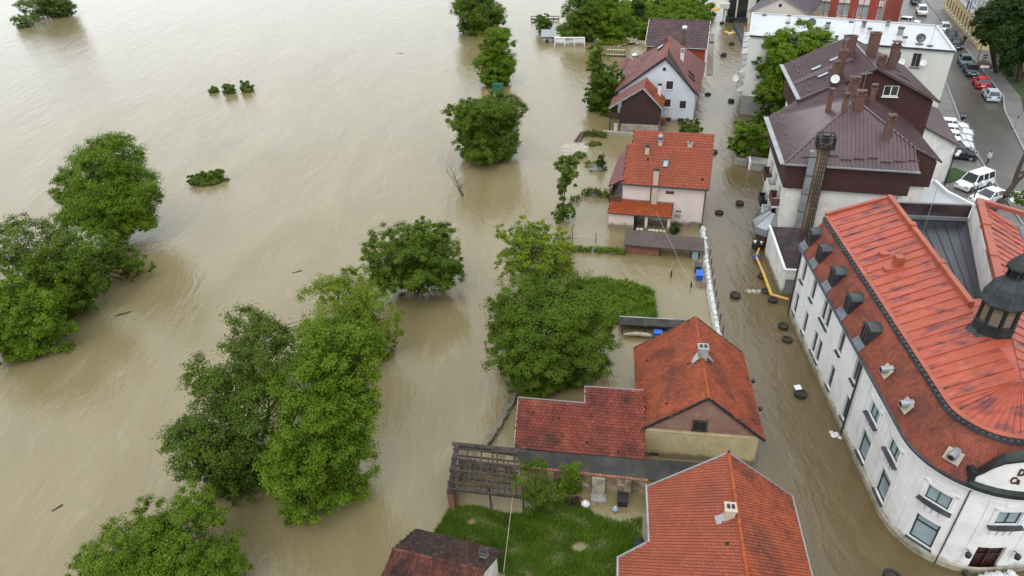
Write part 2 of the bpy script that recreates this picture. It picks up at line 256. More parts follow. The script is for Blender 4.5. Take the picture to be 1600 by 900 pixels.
class MB:
    def __init__(s): s.v = []; s.f = []; s.parts = []
    def add(s, vs, fs):
        o = len(s.v); s.parts.append(([tuple(p) for p in vs], list(fs))); s.v.extend([tuple(p) for p in vs]); s.f.extend([tuple(i + o for i in f) for f in fs]); return s
    def poly(s, pts): return s.add(pts, [tuple(range(len(pts)))])
    def box(s, x0, x1, y0, y1, z0, z1):
        return s.add([(x0,y0,z0),(x1,y0,z0),(x1,y1,z0),(x0,y1,z0),(x0,y0,z1),(x1,y0,z1),(x1,y1,z1),(x0,y1,z1)],
                     [(0,3,2,1),(4,5,6,7),(0,1,5,4),(1,2,6,5),(2,3,7,6),(3,0,4,7)])
    def obox(s, c, hu, hv, hw):
        c, hu, hv, hw = map(V3, (c, hu, hv, hw))
        p = [c - hu - hv - hw, c + hu - hv - hw, c + hu + hv - hw, c - hu + hv - hw, c - hu - hv + hw, c + hu - hv + hw, c + hu + hv + hw, c - hu + hv + hw]
        return s.add(p, [(0,3,2,1),(4,5,6,7),(0,1,5,4),(1,2,6,5),(2,3,7,6),(3,0,4,7)])
    def bar(s, p, q, w, h, up=(0, 0, 1)):
        p, q = V3(p), V3(q); d = nrm(q - p); up = V3(up)
        if abs(d @ nrm(up)) > 0.95: up = V3((0, 1, 0))
        a = nrm(np.cross(d, up)); b = np.cross(a, d)
        return s.obox((p + q) / 2, (q - p) / 2, a * w / 2, b * h / 2)
    def tube(s, pts, rad, n=6, caps=True):
        pts = [V3(p) for p in pts]; rad = rad if hasattr(rad, '__len__') else [rad] * len(pts); rings = []
        for i, p in enumerate(pts):
            d = nrm((pts[min(i + 1, len(pts) - 1)] - pts[max(i - 1, 0)]))
            a = nrm(np.cross(d, (0, 0, 1) if abs(d[2]) < 0.9 else (1, 0, 0))); b = np.cross(d, a)
            rings.append([p + rad[i] * (math.cos(t) * a + math.sin(t) * b) for t in [2 * math.pi * k / n for k in range(n)]])
        vs = [v for r in rings for v in r]; fs = []
        for i in range(len(pts) - 1):
            for k in range(n):
                fs.append((i * n + k, i * n + (k + 1) % n, (i + 1) * n + (k + 1) % n, (i + 1) * n + k))
        if caps: fs.append(tuple(range(n - 1, -1, -1))); fs.append(tuple((len(pts) - 1) * n + k for k in range(n)))
        return s.add(vs, fs)
    def lathe(s, c, prof, n=16, a0=0.0, cap=True):
        vs = []; fs = []
        for r, z in prof:
            for k in range(n):
                t = a0 + 2 * math.pi * k / n; vs.append((c[0] + r * math.cos(t), c[1] + r * math.sin(t), c[2] + z))
        for i in range(len(prof) - 1):
            for k in range(n): fs.append((i * n + k, i * n + (k + 1) % n, (i + 1) * n + (k + 1) % n, (i + 1) * n + k))
        if cap: fs.append(tuple(range(n - 1, -1, -1))); fs.append(tuple((len(prof) - 1) * n + k for k in range(n)))
        return s.add(vs, fs)
    def prism(s, poly, z0, z1):
        n = len(poly); vs = [(p[0], p[1], z0) for p in poly] + [(p[0], p[1], z1) for p in poly]
        fs = [tuple(range(n - 1, -1, -1)), tuple(range(n, 2 * n))] + [(k, (k + 1) % n, n + (k + 1) % n, n + k) for k in range(n)]
        return s.add(vs, fs)
    def slab(s, poly3, th):
        """planar polygon thickened downward by th along its normal"""
        P = [V3(p) for p in poly3]; n = newell(P)
        if n[2] < 0: P = P[::-1]; n = -n
        k = len(P); vs = P + [p - n * th for p in P]
        return s.add(vs, [tuple(range(k)), tuple(range(2 * k - 1, k - 1, -1))] + [((i + 1) % k, i, k + i, k + (i + 1) % k) for i in range(k)])
    def pieces(s, name, m, parent=None, **kw):
        r = []
        for vs, fs in s.parts:
            b = MB(); b.add(vs, fs); r.append(b.build(name, m, parent, **kw))
        return r[0]
    def build(s, name, m, parent=None, smooth=False, kind=None, local=False):
        off = V3((0, 0, 0)) if (parent is None or local) else OFF.get(parent.name, V3((0, 0, 0)))
        me = bpy.data.meshes.new(name); A = np.array(s.v, dtype=float).reshape(-1, 3) - off
        me.from_pydata(A.tolist(), [], s.f); me.validate(); me.update()
        if smooth: me.polygons.foreach_set('use_smooth', [True] * len(me.polygons))
        me.materials.append(M[m] if isinstance(m, str) else m)
        o = bpy.data.objects.new(name, me); COL.objects.link(o)
        if parent is not None: o.parent = parent; OFF[o.name] = off
        if kind: o['kind'] = kind
        return o

def arrays_obj(name, verts, faces4, m, parent=None, kind=None):
    """fast mesh from numpy arrays of verts (n,3) and quads/tris (k,c)"""
    if parent is not None: verts = verts - OFF.get(parent.name, V3((0, 0, 0)))
    me = bpy.data.meshes.new(name); k, c = faces4.shape
    me.vertices.add(len(verts)); me.vertices.foreach_set('co', verts.astype(np.float32).ravel())
    me.loops.add(k * c); me.loops.foreach_set('vertex_index', faces4.astype(np.int32).ravel())
    me.polygons.add(k); me.polygons.foreach_set('loop_start', np.arange(0, k * c, c, dtype=np.int32))
    try: me.polygons.foreach_set('loop_total', np.full(k, c, dtype=np.int32))
    except Exception: pass
    me.update(calc_edges=True); me.materials.append(M[m] if isinstance(m, str) else m)
    o = bpy.data.objects.new(name, me); COL.objects.link(o)
    if parent is not None: o.parent = parent; OFF[o.name] = OFF.get(parent.name, V3((0, 0, 0)))
    if kind: o['kind'] = kind
    return o

def tag(o, label, cat, group=None):
    o['label'] = label; o['category'] = cat
    if group: o['group'] = group
    return o
def thing(name, label, cat, loc=(0, 0, 0), rz=0.0, group=None):
    o = bpy.data.objects.new(name, None); COL.objects.link(o); o.location = loc; o.rotation_euler = (0, 0, rz); o.empty_display_size = 0.5
    OFF[o.name] = V3(loc); return tag(o, label, cat, group)
def struct(o): o['kind'] = 'structure'; return o
def copy_tree(o, parent=None):
    c = o.copy(); COL.objects.link(c); c.parent = parent
    for ch in list(o.children): copy_tree(ch, c)
    return c

def in_poly(x, y, P):
    c = False; j = len(P) - 1
    for i in range(len(P)):
        if (P[i][1] > y) != (P[j][1] > y) and x < (P[j][0] - P[i][0]) * (y - P[i][1]) / (P[j][1] - P[i][1]) + P[i][0]: c = not c
        j = i
    return c

def frame(poly3, e0, e1):
    e0, e1 = V3(e0), V3(e1); U = nrm(e1 - e0); P = [V3(p) for p in poly3]
    n = newell(P); n = n if n[2] > 0 else -n
    Vv = np.cross(n, U); c = sum(P) / len(P)
    if (c - e0) @ Vv < 0: Vv = -Vv
    return e0, U, Vv, n, [((p - e0) @ U, (p - e0) @ Vv) for p in P]

def tiles(poly3, e0, e1, tw=0.25, th=0.34, arch=0.04, lift=0.06, jit=0.008, inset=0.0):
    """courses of single tiles laid over a planar roof polygon, e0-e1 = eave"""
    o, U, W, n, P2 = frame(poly3, e0, e1); mb = MB()
    us = [p[0] for p in P2]; vs = [p[1] for p in P2]; nr = int((max(vs) - min(vs)) / th) + 1; nc = int((max(us) - min(us)) / tw) + 2
    for r in range(nr):
        v0 = min(vs) + r * th
        for c in range(nc):
            u0 = min(us) + (c - (0.5 if r % 2 else 0)) * tw
            if not in_poly(u0 + tw / 2, v0 + th / 2, P2) or random.random() < .002: continue
            j = random.uniform(-jit, jit); k = random.uniform(-jit, jit); vt = v0 + th * 1.0; vb = v0 + j
            def q(u, v, h): return o + U * u + W * v + n * h
            a = lift + k; b = 0.012
            pts = [q(u0 + .014, vb, a), q(u0 + tw / 2, vb, a + arch), q(u0 + tw - .014, vb, a), q(u0 + tw - .014, vt, b), q(u0 + tw / 2, vt, b + arch), q(u0 + .014, vt, b),
                   q(u0 + .014, vb, a - .03), q(u0 + tw - .014, vb, a - .03)]
            mb.add(pts, [(0, 1, 4, 5), (1, 2, 3, 4), (6, 7, 2, 1, 0)])
    return mb

def ribs(poly3, e0, e1, step=0.25, w=0.04, h=0.035):
    """raised ribs running up the slope, clipped to the polygon"""
    o, U, W, n, P2 = frame(poly3, e0, e1); mb = MB(); us = [p[0] for p in P2]; u = min(us) + step / 2
    while u < max(us):
        ys = []
        for i in range(len(P2)):
            a, b = P2[i], P2[(i + 1) % len(P2)]
            if (a[0] > u) != (b[0] > u): ys.append(a[1] + (u - a[0]) / (b[0] - a[0]) * (b[1] - a[1]))
        ys.sort()
        for k in range(0, len(ys) - 1, 2):
            if ys[k + 1] - ys[k] > 0.1:
                mb.obox(o + U * u + W * (ys[k] + ys[k + 1]) / 2 + n * h / 2, U * w / 2, W * (ys[k + 1] - ys[k]) / 2, n * h / 2)
        u += step
    return mb

# straight or bent wall path: list of 2D points, outside on the right-hand side of travel
class Path:
    def __init__(s, pts):
        s.p = [np.array(q, float) for q in pts]; s.s = [0.0]
        for a, b in zip(s.p, s.p[1:]): s.s.append(s.s[-1] + np.linalg.norm(b - a))
        s.L = s.s[-1]; s.n = []
        seg = []
        for a, b in zip(s.p, s.p[1:]): d = (b - a) / np.linalg.norm(b - a); seg.append(np.array([d[1], -d[0]]))
        for i in range(len(s.p)):
            a = seg[max(i - 1, 0)]; b = seg[min(i, len(seg) - 1)]; m = a + b; m = m / np.linalg.norm(m); s.n.append(m / max(0.5, m @ a))
    def at(s, t, off=0.0):
        t = min(max(t, 0), s.L); i = 0
        while i < len(s.s) - 2 and t > s.s[i + 1]: i += 1
        k = (t - s.s[i]) / (s.s[i + 1] - s.s[i]); return s.p[i] * (1 - k) + s.p[i + 1] * k + off * (s.n[i] * (1 - k) + s.n[i + 1] * k)
    def P(s, t, z, off=0.0): q = s.at(t, off); return (q[0], q[1], z)

def wall(mb, path, z0, z1, ops=(), depth=0.18):
    """wall surface with real openings and reveals; ops = (s0, s1, za, zb)"""
    ss = sorted(set([round(x, 4) for x in path.s] + [round(x, 4) for o in ops for x in o[:2]])); zs = sorted(set([z0, z1] + [z for o in ops for z in o[2:4]]))
    for a, b in zip(ss, ss[1:]):
        for c, d in zip(zs, zs[1:]):
            m, k = (a + b) / 2, (c + d) / 2
            if any(o[0] < m < o[1] and o[2] < k < o[3] for o in ops): continue
            mb.poly([path.P(a, c), path.P(b, c), path.P(b, d), path.P(a, d)])
    for s0, s1, a, b in [o[:4] for o in ops]:
        for (p, q) in (((s0, a), (s0, b)), ((s1, b), (s1, a)), ((s0, b), (s1, b)), ((s1, a), (s0, a))):
            mb.poly([path.P(p[0], p[1]), path.P(q[0], q[1]), path.P(q[0], q[1], -depth), path.P(p[0], p[1], -depth)])
    return mb

def window(root, path, s0, s1, z0, z1, depth=0.15, glass='glass_dark', frame_m='white_paint', fw=0.06, mull=1, trans=0, sill='dark_zinc', sill_o=0.16, sill_x=0.08, sill_h=0.05, name='window'):
    a = MB(); a.poly([path.P(s0, z0, -depth + .02), path.P(s1, z0, -depth + .02), path.P(s1, z1, -depth + .02), path.P(s0, z1, -depth + .02)])
    wdw = a.build(name, glass, root)
    f = MB(); o1, o2 = -depth + .025, -depth + .075
    def fr(sa, sb, za, zb):
        p = [path.P(sa, za, o1), path.P(sb, za, o1), path.P(sb, zb, o1), path.P(sa, zb, o1), path.P(sa, za, o2), path.P(sb, za, o2), path.P(sb, zb, o2), path.P(sa, zb, o2)]
        f.add(p, [(4,5,6,7),(0,1,5,4),(1,2,6,5),(2,3,7,6),(3,0,4,7)])
    fr(s0, s0 + fw, z0, z1); fr(s1 - fw, s1, z0, z1); fr(s0 + fw, s1 - fw, z0, z0 + fw); fr(s0 + fw, s1 - fw, z1 - fw, z1)
    for i in range(mull):
        c = s0 + (s1 - s0) * (i + 1) / (mull + 1); fr(c - fw / 2, c + fw / 2, z0 + fw, z1 - fw)
    for i in range(trans):
        c = z1 - (z1 - z0) * 0.3; fr(s0 + fw, s1 - fw, c - fw / 2, c + fw / 2)
    f.build('frame', frame_m, wdw)
    if sill:
        g = MB(); p = []
        for off in (-0.02, sill_o):
            for zz in (z0 - sill_h, z0 - 0.003):
                p += [path.P(s0 - sill_x, zz - (0.03 if off > 0 else 0), off), path.P(s1 + sill_x, zz - (0.03 if off > 0 else 0), off)]
        g.add(p, [(0, 1, 5, 4), (2, 6, 7, 3), (4, 5, 7, 6), (0, 4, 6, 2), (1, 3, 7, 5)]); g.build('sill', sill, wdw)
    return wdw

def ridge_caps(mb, p, q, step=0.4, r=0.11):
    p, q = V3(p), V3(q); L = np.linalg.norm(q - p); n = max(1, int(L / step))
    for i in range(n):
        a = p + (q - p) * i / n; b = p + (q - p) * (i + 1.08) / n
        mb.tube([a, b], [r, r * 0.86], 7)
    return mb
# ================================================================== the setting
wm = MB(); n = 40
wm.poly([(-1500, -300, 0), (1500, -300, 0), (1500, 2500, 0), (-1500, 2500, 0)])
struct(wm.build('flood_water', 'water'))
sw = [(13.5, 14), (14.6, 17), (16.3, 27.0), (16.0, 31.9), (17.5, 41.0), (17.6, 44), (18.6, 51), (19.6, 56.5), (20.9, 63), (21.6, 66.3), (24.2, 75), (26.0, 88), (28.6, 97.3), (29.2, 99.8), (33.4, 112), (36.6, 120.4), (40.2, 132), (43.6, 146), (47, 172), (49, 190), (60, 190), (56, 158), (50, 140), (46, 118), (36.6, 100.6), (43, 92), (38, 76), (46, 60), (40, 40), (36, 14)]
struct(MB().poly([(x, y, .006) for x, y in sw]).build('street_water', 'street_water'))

bank = [(46.5, 47.0), (48.2, 59.6), (47.0, 66.0), (50.5, 78), (54, 88), (57, 97), (62, 108), (66, 120), (70, 132), (76, 146), (80, 170), (90, 230), (420, 260), (420, 20), (60, 20)]
struct(MB().prism(bank, -1.0, 0.30).build('ground', 'paving'))
LE = [(49, 42), (54.7, 62.1), (59.3, 76.3), (62.8, 86.4), (71.8, 107), (79, 127), (86, 148), (92, 165), (112, 222)]
RE = [(56, 46), (60.5, 64), (66, 79), (73, 94.5), (76.3, 100), (82.0, 116), (85.6, 126), (92.5, 146), (98.5, 163), (118, 218)]
def strip(mb, A, B, z):
    mb.poly([(p[0], p[1], z) for p in A] + [(p[0], p[1], z) for p in reversed(B)]); return mb
struct(strip(MB(), LE, RE, 0.306).build('road', 'asphalt'))
def kerb_of(line, side):
    mb = MB()
    for a, b in zip(line, line[1:]):
        a, b = V3((*a, 0)), V3((*b, 0)); d = nrm(b - a); nn = V3((d[1], -d[0], 0)) * side
        mb.obox((a + b) / 2 + nn * 0.1 + V3((0, 0, 0.35)), (b - a) / 2, nn * 0.1, V3((0, 0, 0.075)))
    return mb
struct(kerb_of(RE, 1).build('kerb', 'kerb')); struct(kerb_of(LE[1:], -1).build('kerb', 'kerb'))
# pavement and park on the far side of the road
off = lambda L, k: [(p[0] + k * 0.93, p[1] - k * 0.37) for p in L]
struct(strip(MB(), off(RE, 0.2), off(RE, 2.4), 0.40).build('pavement', 'paving'))
struct(strip(MB(), [p for p in off(RE, 2.4)][:6], [p for p in off(RE, 60)][:6], 0.41).build('park_lawn', 'park_grass'))
zb = MB(); d = nrm((5.2, 14.2, 0)); nn = V3((d[1], -d[0], 0))
for k in range(7): zb.obox(V3((57.2, 68.6, .312)) + nn * (0.2 + k * 1.0) - d * 0.0, d * 1.5, nn * 0.25, V3((0, 0, .002)))
struct(zb.build('zebra_crossing', 'white_paint'))
struct(MB().prism([(51.3, 75.2), (55.6, 76.6), (56.6, 74.0), (52.5, 72.6)], 0.30, 0.38).build('verge', 'park_grass'))
struct(MB().prism([(57.5, 63.5), (56.6, 60.5), (58.0, 59.8), (59.2, 63)], 0.30, 0.38).build('verge', 'park_grass'))

# ================================================================== houses
def quad_inset(q, iu, iv):
    N0, N1, F1, F0 = [np.array(p, float) for p in q]; u = (N1 - N0) / np.linalg.norm(N1 - N0); v = (F0 - N0) / np.linalg.norm(F0 - N0)
    return [N0 + u * iu + v * iv, N1 - u * iu + v * iv, F1 - u * iu - v * iv, F0 + u * iu - v * iv]

def gable_house(root, q, ze, zr, tile_m, wall_m, gable_m=None, rn=None, rf=None, iu=0.35, iv=0.2, z0=-0.6, ops={}, tw=0.25, th=0.34, caps=True, arch=0.03, verge='zinc', plinth=None, cap_m=None):
    N0, N1, F1, F0 = [np.array(p, float) for p in q]
    rn = np.array(rn, float) if rn is not None else (N0 + N1) / 2; rf = np.array(rf, float) if rf is not None else (F0 + F1) / 2
    W = quad_inset(q, iu, iv); slope = (zr - ze) / (np.linalg.norm(N1 - N0) / 2); zw = ze + iu * slope - 0.14
    mb = MB(); paths = [Path([W[i], W[(i + 1) % 4]]) for i in range(4)]
    for i, p in enumerate(paths): wall(mb, p, z0, zw, [o[:4] for o in ops.get(i, [])])
    wl = mb.build('wall', wall_m, root)
    un = (N1 - N0) / np.linalg.norm(N1 - N0); v = (F0 - N0) / np.linalg.norm(F0 - N0)
    g = MB()
    for a, b, r, sg in ((W[0], W[1], rn + v * iv, -1), (W[2], W[3], rf - v * iv, 1)):
        g.poly([(*a, zw), (*b, zw), (*r, zr - 0.16)])
    g.pieces('gable', gable_m or wall_m, root)
    for i, lst in ops.items():
        for o in lst: window(root, paths[i], *o[:4], **(o[4] if len(o) > 4 else {}))
    SL = [(*N0, ze), (*F0, ze), (*rf, zr), (*rn, zr)]; SR = [(*F1, ze), (*N1, ze), (*rn, zr), (*rf, zr)]
    rb = MB(); rb.slab(SL, 0.12); rb.slab(SR, 0.12); roof = rb.build('roof', 'deck', root)
    t = tiles(SL, SL[0], SL[1], tw, th, arch); t2 = tiles(SR, SR[0], SR[1], tw, th, arch); t.add(t2.v, t2.f)
    t.build('roof_tiles', tile_m, roof, kind='stuff')
    if caps:
        ridge_caps(MB(), (*rn, zr + .03), (*rf, zr + .03)).build('ridge_tiles', cap_m or tile_m, roof, kind='stuff')
    vb = MB()
    for r, e in ((rn, N0), (rn, N1), (rf, F0), (rf, F1)): vb.bar((*r, zr - .03), (*e, ze - .03), 0.06, 0.2)
    vb.pieces('verge_board', verge, roof)
    gt = MB()
    for a, b in ((N0, F0), (N1, F1)): gt.tube([(*a, ze - .06), (*b, ze - .06)], 0.075, 6)
    gt.pieces('gutter', 'zinc' if verge != 'dark_wood' else 'dark_metal', roof)
    return roof, paths

def chimney(root, x, y, z0, z1, w=0.6, d=0.6, m='chimney_brick', cap='concrete', flues=2, rz=-R(11), pot=False):
    u = V3((math.cos(rz), math.sin(rz), 0)); v = V3((-math.sin(rz), math.cos(rz), 0)); k = V3((0, 0, 1))
    c = MB().obox((x, y, (z0 + z1) / 2), u * w / 2, v * d / 2, k * (z1 - z0) / 2).build('chimney', m, root)
    cp = MB(); cp.obox((x, y, z1 + 0.05), u * (w / 2 + .07), v * (d / 2 + .07), k * 0.05); cp.build('chimney_cap', cap, c)
    fl = MB()
    for i in range(flues):
        o = u * ((i + .5) / flues - .5) * w
        fl.obox(V3((x, y, z1 + 0.13)) + o, u * w * 0.3 / flues, v * d * 0.25, k * 0.05)
    fl.build('flue', 'black', c)
    if pot:
        for sx in (-1, 1): MB().obox(V3((x, y, z1 + .25)) + u * w * .35 * sx, u * .04, v * d * .35, k * .15).build('cowl_leg', m, c)
        MB().obox((x, y, z1 + .43), u * (w / 2 + .05), v * (d / 2 + .05), k * .035).build('cowl', cap, c)
    return c

def dish(root, p, d, r=0.4, m='white_paint', pole=None):
    d = nrm(d); a = nrm(np.cross(d, (0, 0, 1))); b = np.cross(a, d); mb = MB(); n = 14; rings = [(0.02, -0.12), (0.5, -0.09), (1.0, 0.0)]; vs = []
    for rr, h in rings: vs += [V3(p) + d * h * r * 1.6 + (math.cos(t) * a + math.sin(t) * b) * rr * r for t in [2 * math.pi * k / n for k in range(n)]]
    fs = [(i * n + k, i * n + (k + 1) % n, (i + 1) * n + (k + 1) % n, (i + 1) * n + k) for i in range(2) for k in range(n)] + [tuple(range(n))]
    mb.add(vs, fs); o = mb.build('satellite_dish', m, root, smooth=True)
    arm = MB().tube([V3(p) - b * r * .9, V3(p) + d * r * 1.0 - b * .2 * r], .02, 5); arm.obox(V3(p) + d * r * 1.05 - b * .18 * r, d * .06, a * .04, b * .04); arm.build('feed_arm', 'grey_metal', o)
    if pole is not None: MB().tube([V3(p) - d * .18, V3(pole)], .03, 5).build('dish_pole', 'grey_metal', o)
    return o

def antenna(root, base, h, arms=5, az=0.4, name='antenna'):
    mb = MB().tube([base, V3(base) + V3((0, 0, h))], [.03, .02], 5); o = mb.build(name, 'grey_metal', root)
    if arms:
        e = MB(); dx = V3((math.cos(az), math.sin(az), 0)); dy = V3((-dx[1], dx[0], 0)); top = V3(base) + V3((0, 0, h * .93)); e.tube([top - dx * .6, top + dx * .7], .015, 4)
        for i in range(arms): c = top - dx * .55 + dx * i * 1.2 / arms; e.tube([c - dy * .35, c + dy * .35], .01, 4)
        e.build('antenna_elements', 'grey_metal', o)
    return o

def roof_window(root, c, u, vup, w=0.6, h=0.9, glass='glass_sky', name='skylight'):
    u = nrm(u); vup = nrm(vup); n = np.cross(u, vup); n = n if n[2] > 0 else -n; c = V3(c)
    o = MB().obox(c + n * .08, u * (w / 2 - .05), vup * (h / 2 - .05), n * .03).build(name, glass, root)
    f = MB()
    for s in (-1, 1): f.obox(c + u * s * w / 2 + n * .08, u * .05, vup * (h / 2 + .05), n * .07); f.obox(c + vup * s * h / 2 + n * .08, u * (w / 2 - .05), vup * .05, n * .07)
    f.build('frame', 'dark_zinc', o); return o

# ---- house with brick gable and cream wall
h = thing('brick_gable_house', 'orange tiled house with brick gable over cream plaster, standing in the flooded yard', 'house', (12.5, 37, 0))
q = [(8.18, 33.6), (16.5, 32.0), (17.85, 41.2), (9.55, 42.6)]
roof, pth = gable_house(h, q, 2.72, 6.25, 'tile_orange', 'cream', 'brick', rn=(12.5, 32.75), rf=(13.87, 41.6), tw=.2, th=.26, verge='dark_metal', cap_m='tile_bright',
    ops={0: [(0.55, 1.25, -0.3, 0.42, dict(frame_m='old_wood', sill='dark_wood'))], 1: [(2, 2.9, .2, 1.6, {}), (5.5, 6.4, .2, 1.6, {})]})
a, b = V3((*pth[0].at(3.35), 0)), V3((*pth[0].at(4.2), 0)); nn = V3((*(-pth[0].n[0]), 0)) * -1
gw = MB().obox((a + b) / 2 + V3((0, 0, 3.5)) + nn * .02, (b - a) / 2, nn * .03, V3((0, 0, .38))).build('attic_window', 'glass_dark', h)
f = MB()
for s in (0, .5, 1): f.obox(a + (b - a) * s + V3((0, 0, 3.5)) + nn * .05, nrm(b - a) * .05, nn * .04, V3((0, 0, .42)))
f.obox((a + b) / 2 + V3((0, 0, 3.95)) + nn * .05, (b - a) * .62, nn * .05, V3((0, 0, .06))); f.obox((a + b) / 2 + V3((0, 0, 3.08)) + nn * .06, (b - a) * .62, nn * .08, V3((0, 0, .05)))
f.build('frame', 'old_wood', gw)
MB().obox(V3((*pth[0].at(3.8, .01), 2.66)), V3((*(pth[0].at(7) - pth[0].at(.1)), 0)) * .53, nn * .05, V3((0, 0, .05))).build('string_course', 'cream', h)
ch = chimney(roof, 13.18, 37.0, 5.6, 7.05, 0.62, 0.55, 'concrete', 'concrete', 2, R(-9))
fl = MB(); 
for s in (-1, 1): fl.poly([(13.18 + s * .3, 36.7, 6.35), (13.18 + s * .75, 36.6, 5.92), (13.18 + s * .75, 36.95, 5.97), (13.18 + s * .3, 37.3, 6.4)])
fl.pieces('flashing', 'zinc', ch)
MB().tube([(16.62, 32.02, 2.62), (16.3, 32.1, 2.2), (16.28, 32.12, -.3)], .05, 6).build('downpipe', 'zinc', h)
for y in (36.2, 39.2):
    x = 17.3 + (y - 36.5) * .15
    MB().tube([(x, y, 1.6), (x + .5, y - .05, 1.75)], .025, 5).build('lamp_bracket', 'dark_metal', h); MB().lathe((x + .5, y - .05, 1.45), [(.05, .3), (.16, .22), (.13, 0)], 8).build('wall_lamp', 'dark_metal', h)
# ---- its low annex
h = thing('roofed_annex', 'long low annex with weathered red tiles and stepped back edge beside brick gabled house', 'annex', (4, 34, 0))
P = [(-.53, 33.37, 2.0), (8.33, 31.63, 2.0), (9.0, 36.2, 4.05), (4.87, 37.0, 4.03), (4.73, 35.82, 3.51), (-.01, 36.8, 3.53)]
roof = MB().slab(P, .12).build('roof', 'deck', h)
tiles(P, P[0], P[1], .2, .23, .035).build('roof_tiles', 'tile_old', roof, kind='stuff')
e = MB()
for a, b in ((P[0], P[5]), (P[5], P[4]), (P[4], P[3]), (P[3], P[2])): e.bar(a, b, .06, .12)
e.pieces('verge_board', 'kerb', roof)
mb = MB(); wall(mb, Path([(-.3, 33.5), (8.2, 31.9)]), -.6, 1.95); wall(mb, Path([(8.6, 35.9), (4.8, 36.7), (4.6, 35.6), (.15, 36.5), (-.3, 33.5)]), -.6, 1.95); mb.build('wall', 'cream', h)
mb = MB(); mb.poly([(-.3, 33.5, 1.9), (.15, 36.5, 1.9), (.15, 36.5, 3.35)]); mb.pieces('gable', 'cream', h)

# ---- garden wall with dark roofing felt on top
h = thing('garden_wall', 'stained ochre plaster garden wall with a broad dark felt top below the annex', 'wall', (2, 32, 0))
fp = [(-4.55, 33.9), (-.44, 33.2), (8.2, 31.5), (10.0, 31.3), (10.0, 29.9), (8.14, 30.16), (-.05, 31.95), (-4.6, 32.8)]
MB().prism([(p[0], p[1]) for p in [(-4.5, 33.8), (-.44, 33.1), (12.4, 30.7), (12.2, 29.4), (8.1, 30.3), (-.05, 32.1), (-4.55, 32.95)]], -.6, 1.62).build('masonry', 'ochre', h)
MB().slab([(-.44, 33.25, 2.0), (12.6, 30.95, 2.0), (12.4, 29.2, 1.72), (8.14, 30.12, 1.72), (-.05, 31.92, 1.72)], .08).build('felt_top', 'tar', h)
mb = MB()
for i in range(34):
    t = i / 33; p = V3((-.05, 31.93, 1.70)) * (1 - t) + V3((8.14, 30.13, 1.70)) * t
    mb.obox(p + V3((0, -.03, random.uniform(-.02, .02))), V3((.11, -.025, 0)), V3((.02, .09, 0)), V3((0, 0, .05)))
mb.build('coping_bricks', 'brick_old', h, kind='stuff')
mb = MB(); mb.obox((5.05, 30.62, .75), V3((.42, -.09, 0)), V3((.02, .1, 0)), V3((0, 0, .85)))
mb.build('doorway', 'plinth', h)
MB().obox((5.0, 30.2, .06), V3((.5, -.1, 0)), V3((.05, .3, 0)), V3((0, 0, .09))).build('doorstep', 'concrete', h)
for x in (1.9, 3.6, 7.0): MB().obox((x, 32.06 - (x + .05) * .2157 - .12, .7), V3((.22, -.05, 0)), V3((.04, .18, 0)), V3((0, 0, .92))).build('buttress', 'ochre', h)

# ---- ruined pergola
h = thing('ruined_shed_frame', 'ruined shed with a bare dark timber roof frame and brick pier at the water edge', 'ruin', (-2.5, 31, 0))
c00, c10, c01, c11 = V3((-4.86, 29.93, 2.25)), V3((.15, 28.85, 2.25)), V3((-4.5, 33.3, 2.55)), V3((-.05, 32.35, 2.5))
for k, t in enumerate((0, .28, .55, .8, 1)):
    a, b = c00 * (1 - t) + c01 * t, c10 * (1 - t) + c11 * t
    a = a + V3((-.2 * random.random(), 0, 0)); MB().bar(a, b + V3((random.uniform(-.5, .2), 0, random.uniform(-.1, .05))), .16 if k in (0, 4) else .09, .16 if k in (0, 4) else .08).build('beam', 'old_wood', h)
for k in range(13):
    t = (k + .2) / 12.8; a, b = c00 * (1 - t) + c10 * t, c01 * (1 - t) + c11 * t; s = random.choice((1, 1, .75, 1))
    MB().bar(a + V3((0, -.15, .1)), a + (b - a) * s + V3((random.uniform(-.1, .1), .1, .12)), .1, .09).build('rafter', 'old_wood', h)
MB().bar(c01 + V3((-.3, .15, .15)), c11 + V3((.4, .1, .1)), .3, .06).build('roof_board', 'old_wood', h)
for t in (.12, .4, .68, .9): MB().bar(c00 * (1 - t) + c01 * t + V3((-.2, 0, .2)), (c10 * (1 - t) + c11 * t) * .8 + (c00 * (1 - t) + c01 * t) * .2 + V3((0, random.uniform(-.2, .2), .2)), .14, .05).build('batten', 'old_wood', h)
MB().bar(c00 + V3((.1, 1.2, .2)), c01 + V3((.1, 0, .2)), .35, .05).build('roof_board', 'old_wood', h)
for p in ((-2.28, 30.0), (-.1, 29.5)): MB().bar((*p, -.3), (*p, 2.2), .12, .12).build('post', 'old_wood', h)
MB().obox((-4.85, 30.3, .85), V3((.2, -.04, 0)), V3((.06, .42, 0)), V3((0, 0, 1.25))).build('brick_pier', 'brick_old', h)
MB().obox((-4.72, 31.8, .6), V3((.14, -.03, 0)), V3((.14, 1.1, 0)), V3((0, 0, 1.1))).build('side_wall', 'plinth', h)
MB().bar((-4.9, 29.7, 2.0), (-4.5, 33.2, 2.45), .3, .08).build('wall_plate', 'old_wood', h)

# ---- near house, right foreground
h = thing('red_tiled_house', 'nearest house with bright red tiled roof, stepped left eave and pale chimney', 'house', (11, 22, 0))
PL = [(7.86, 28.52, 3.03), (7.19, 24.59, 3.04), (5.45, 24.62, 1.62), (5.2, 23.2, 1.60), (4.15, 17.0, 1.6), (10.3, 16.9, 6.7), (12.19, 27.58, 6.7)]
PR = [(16.42, 27.19, 2.98), (12.19, 27.58, 6.7), (10.3, 16.9, 6.7), (14.65, 16.5, 2.98)]
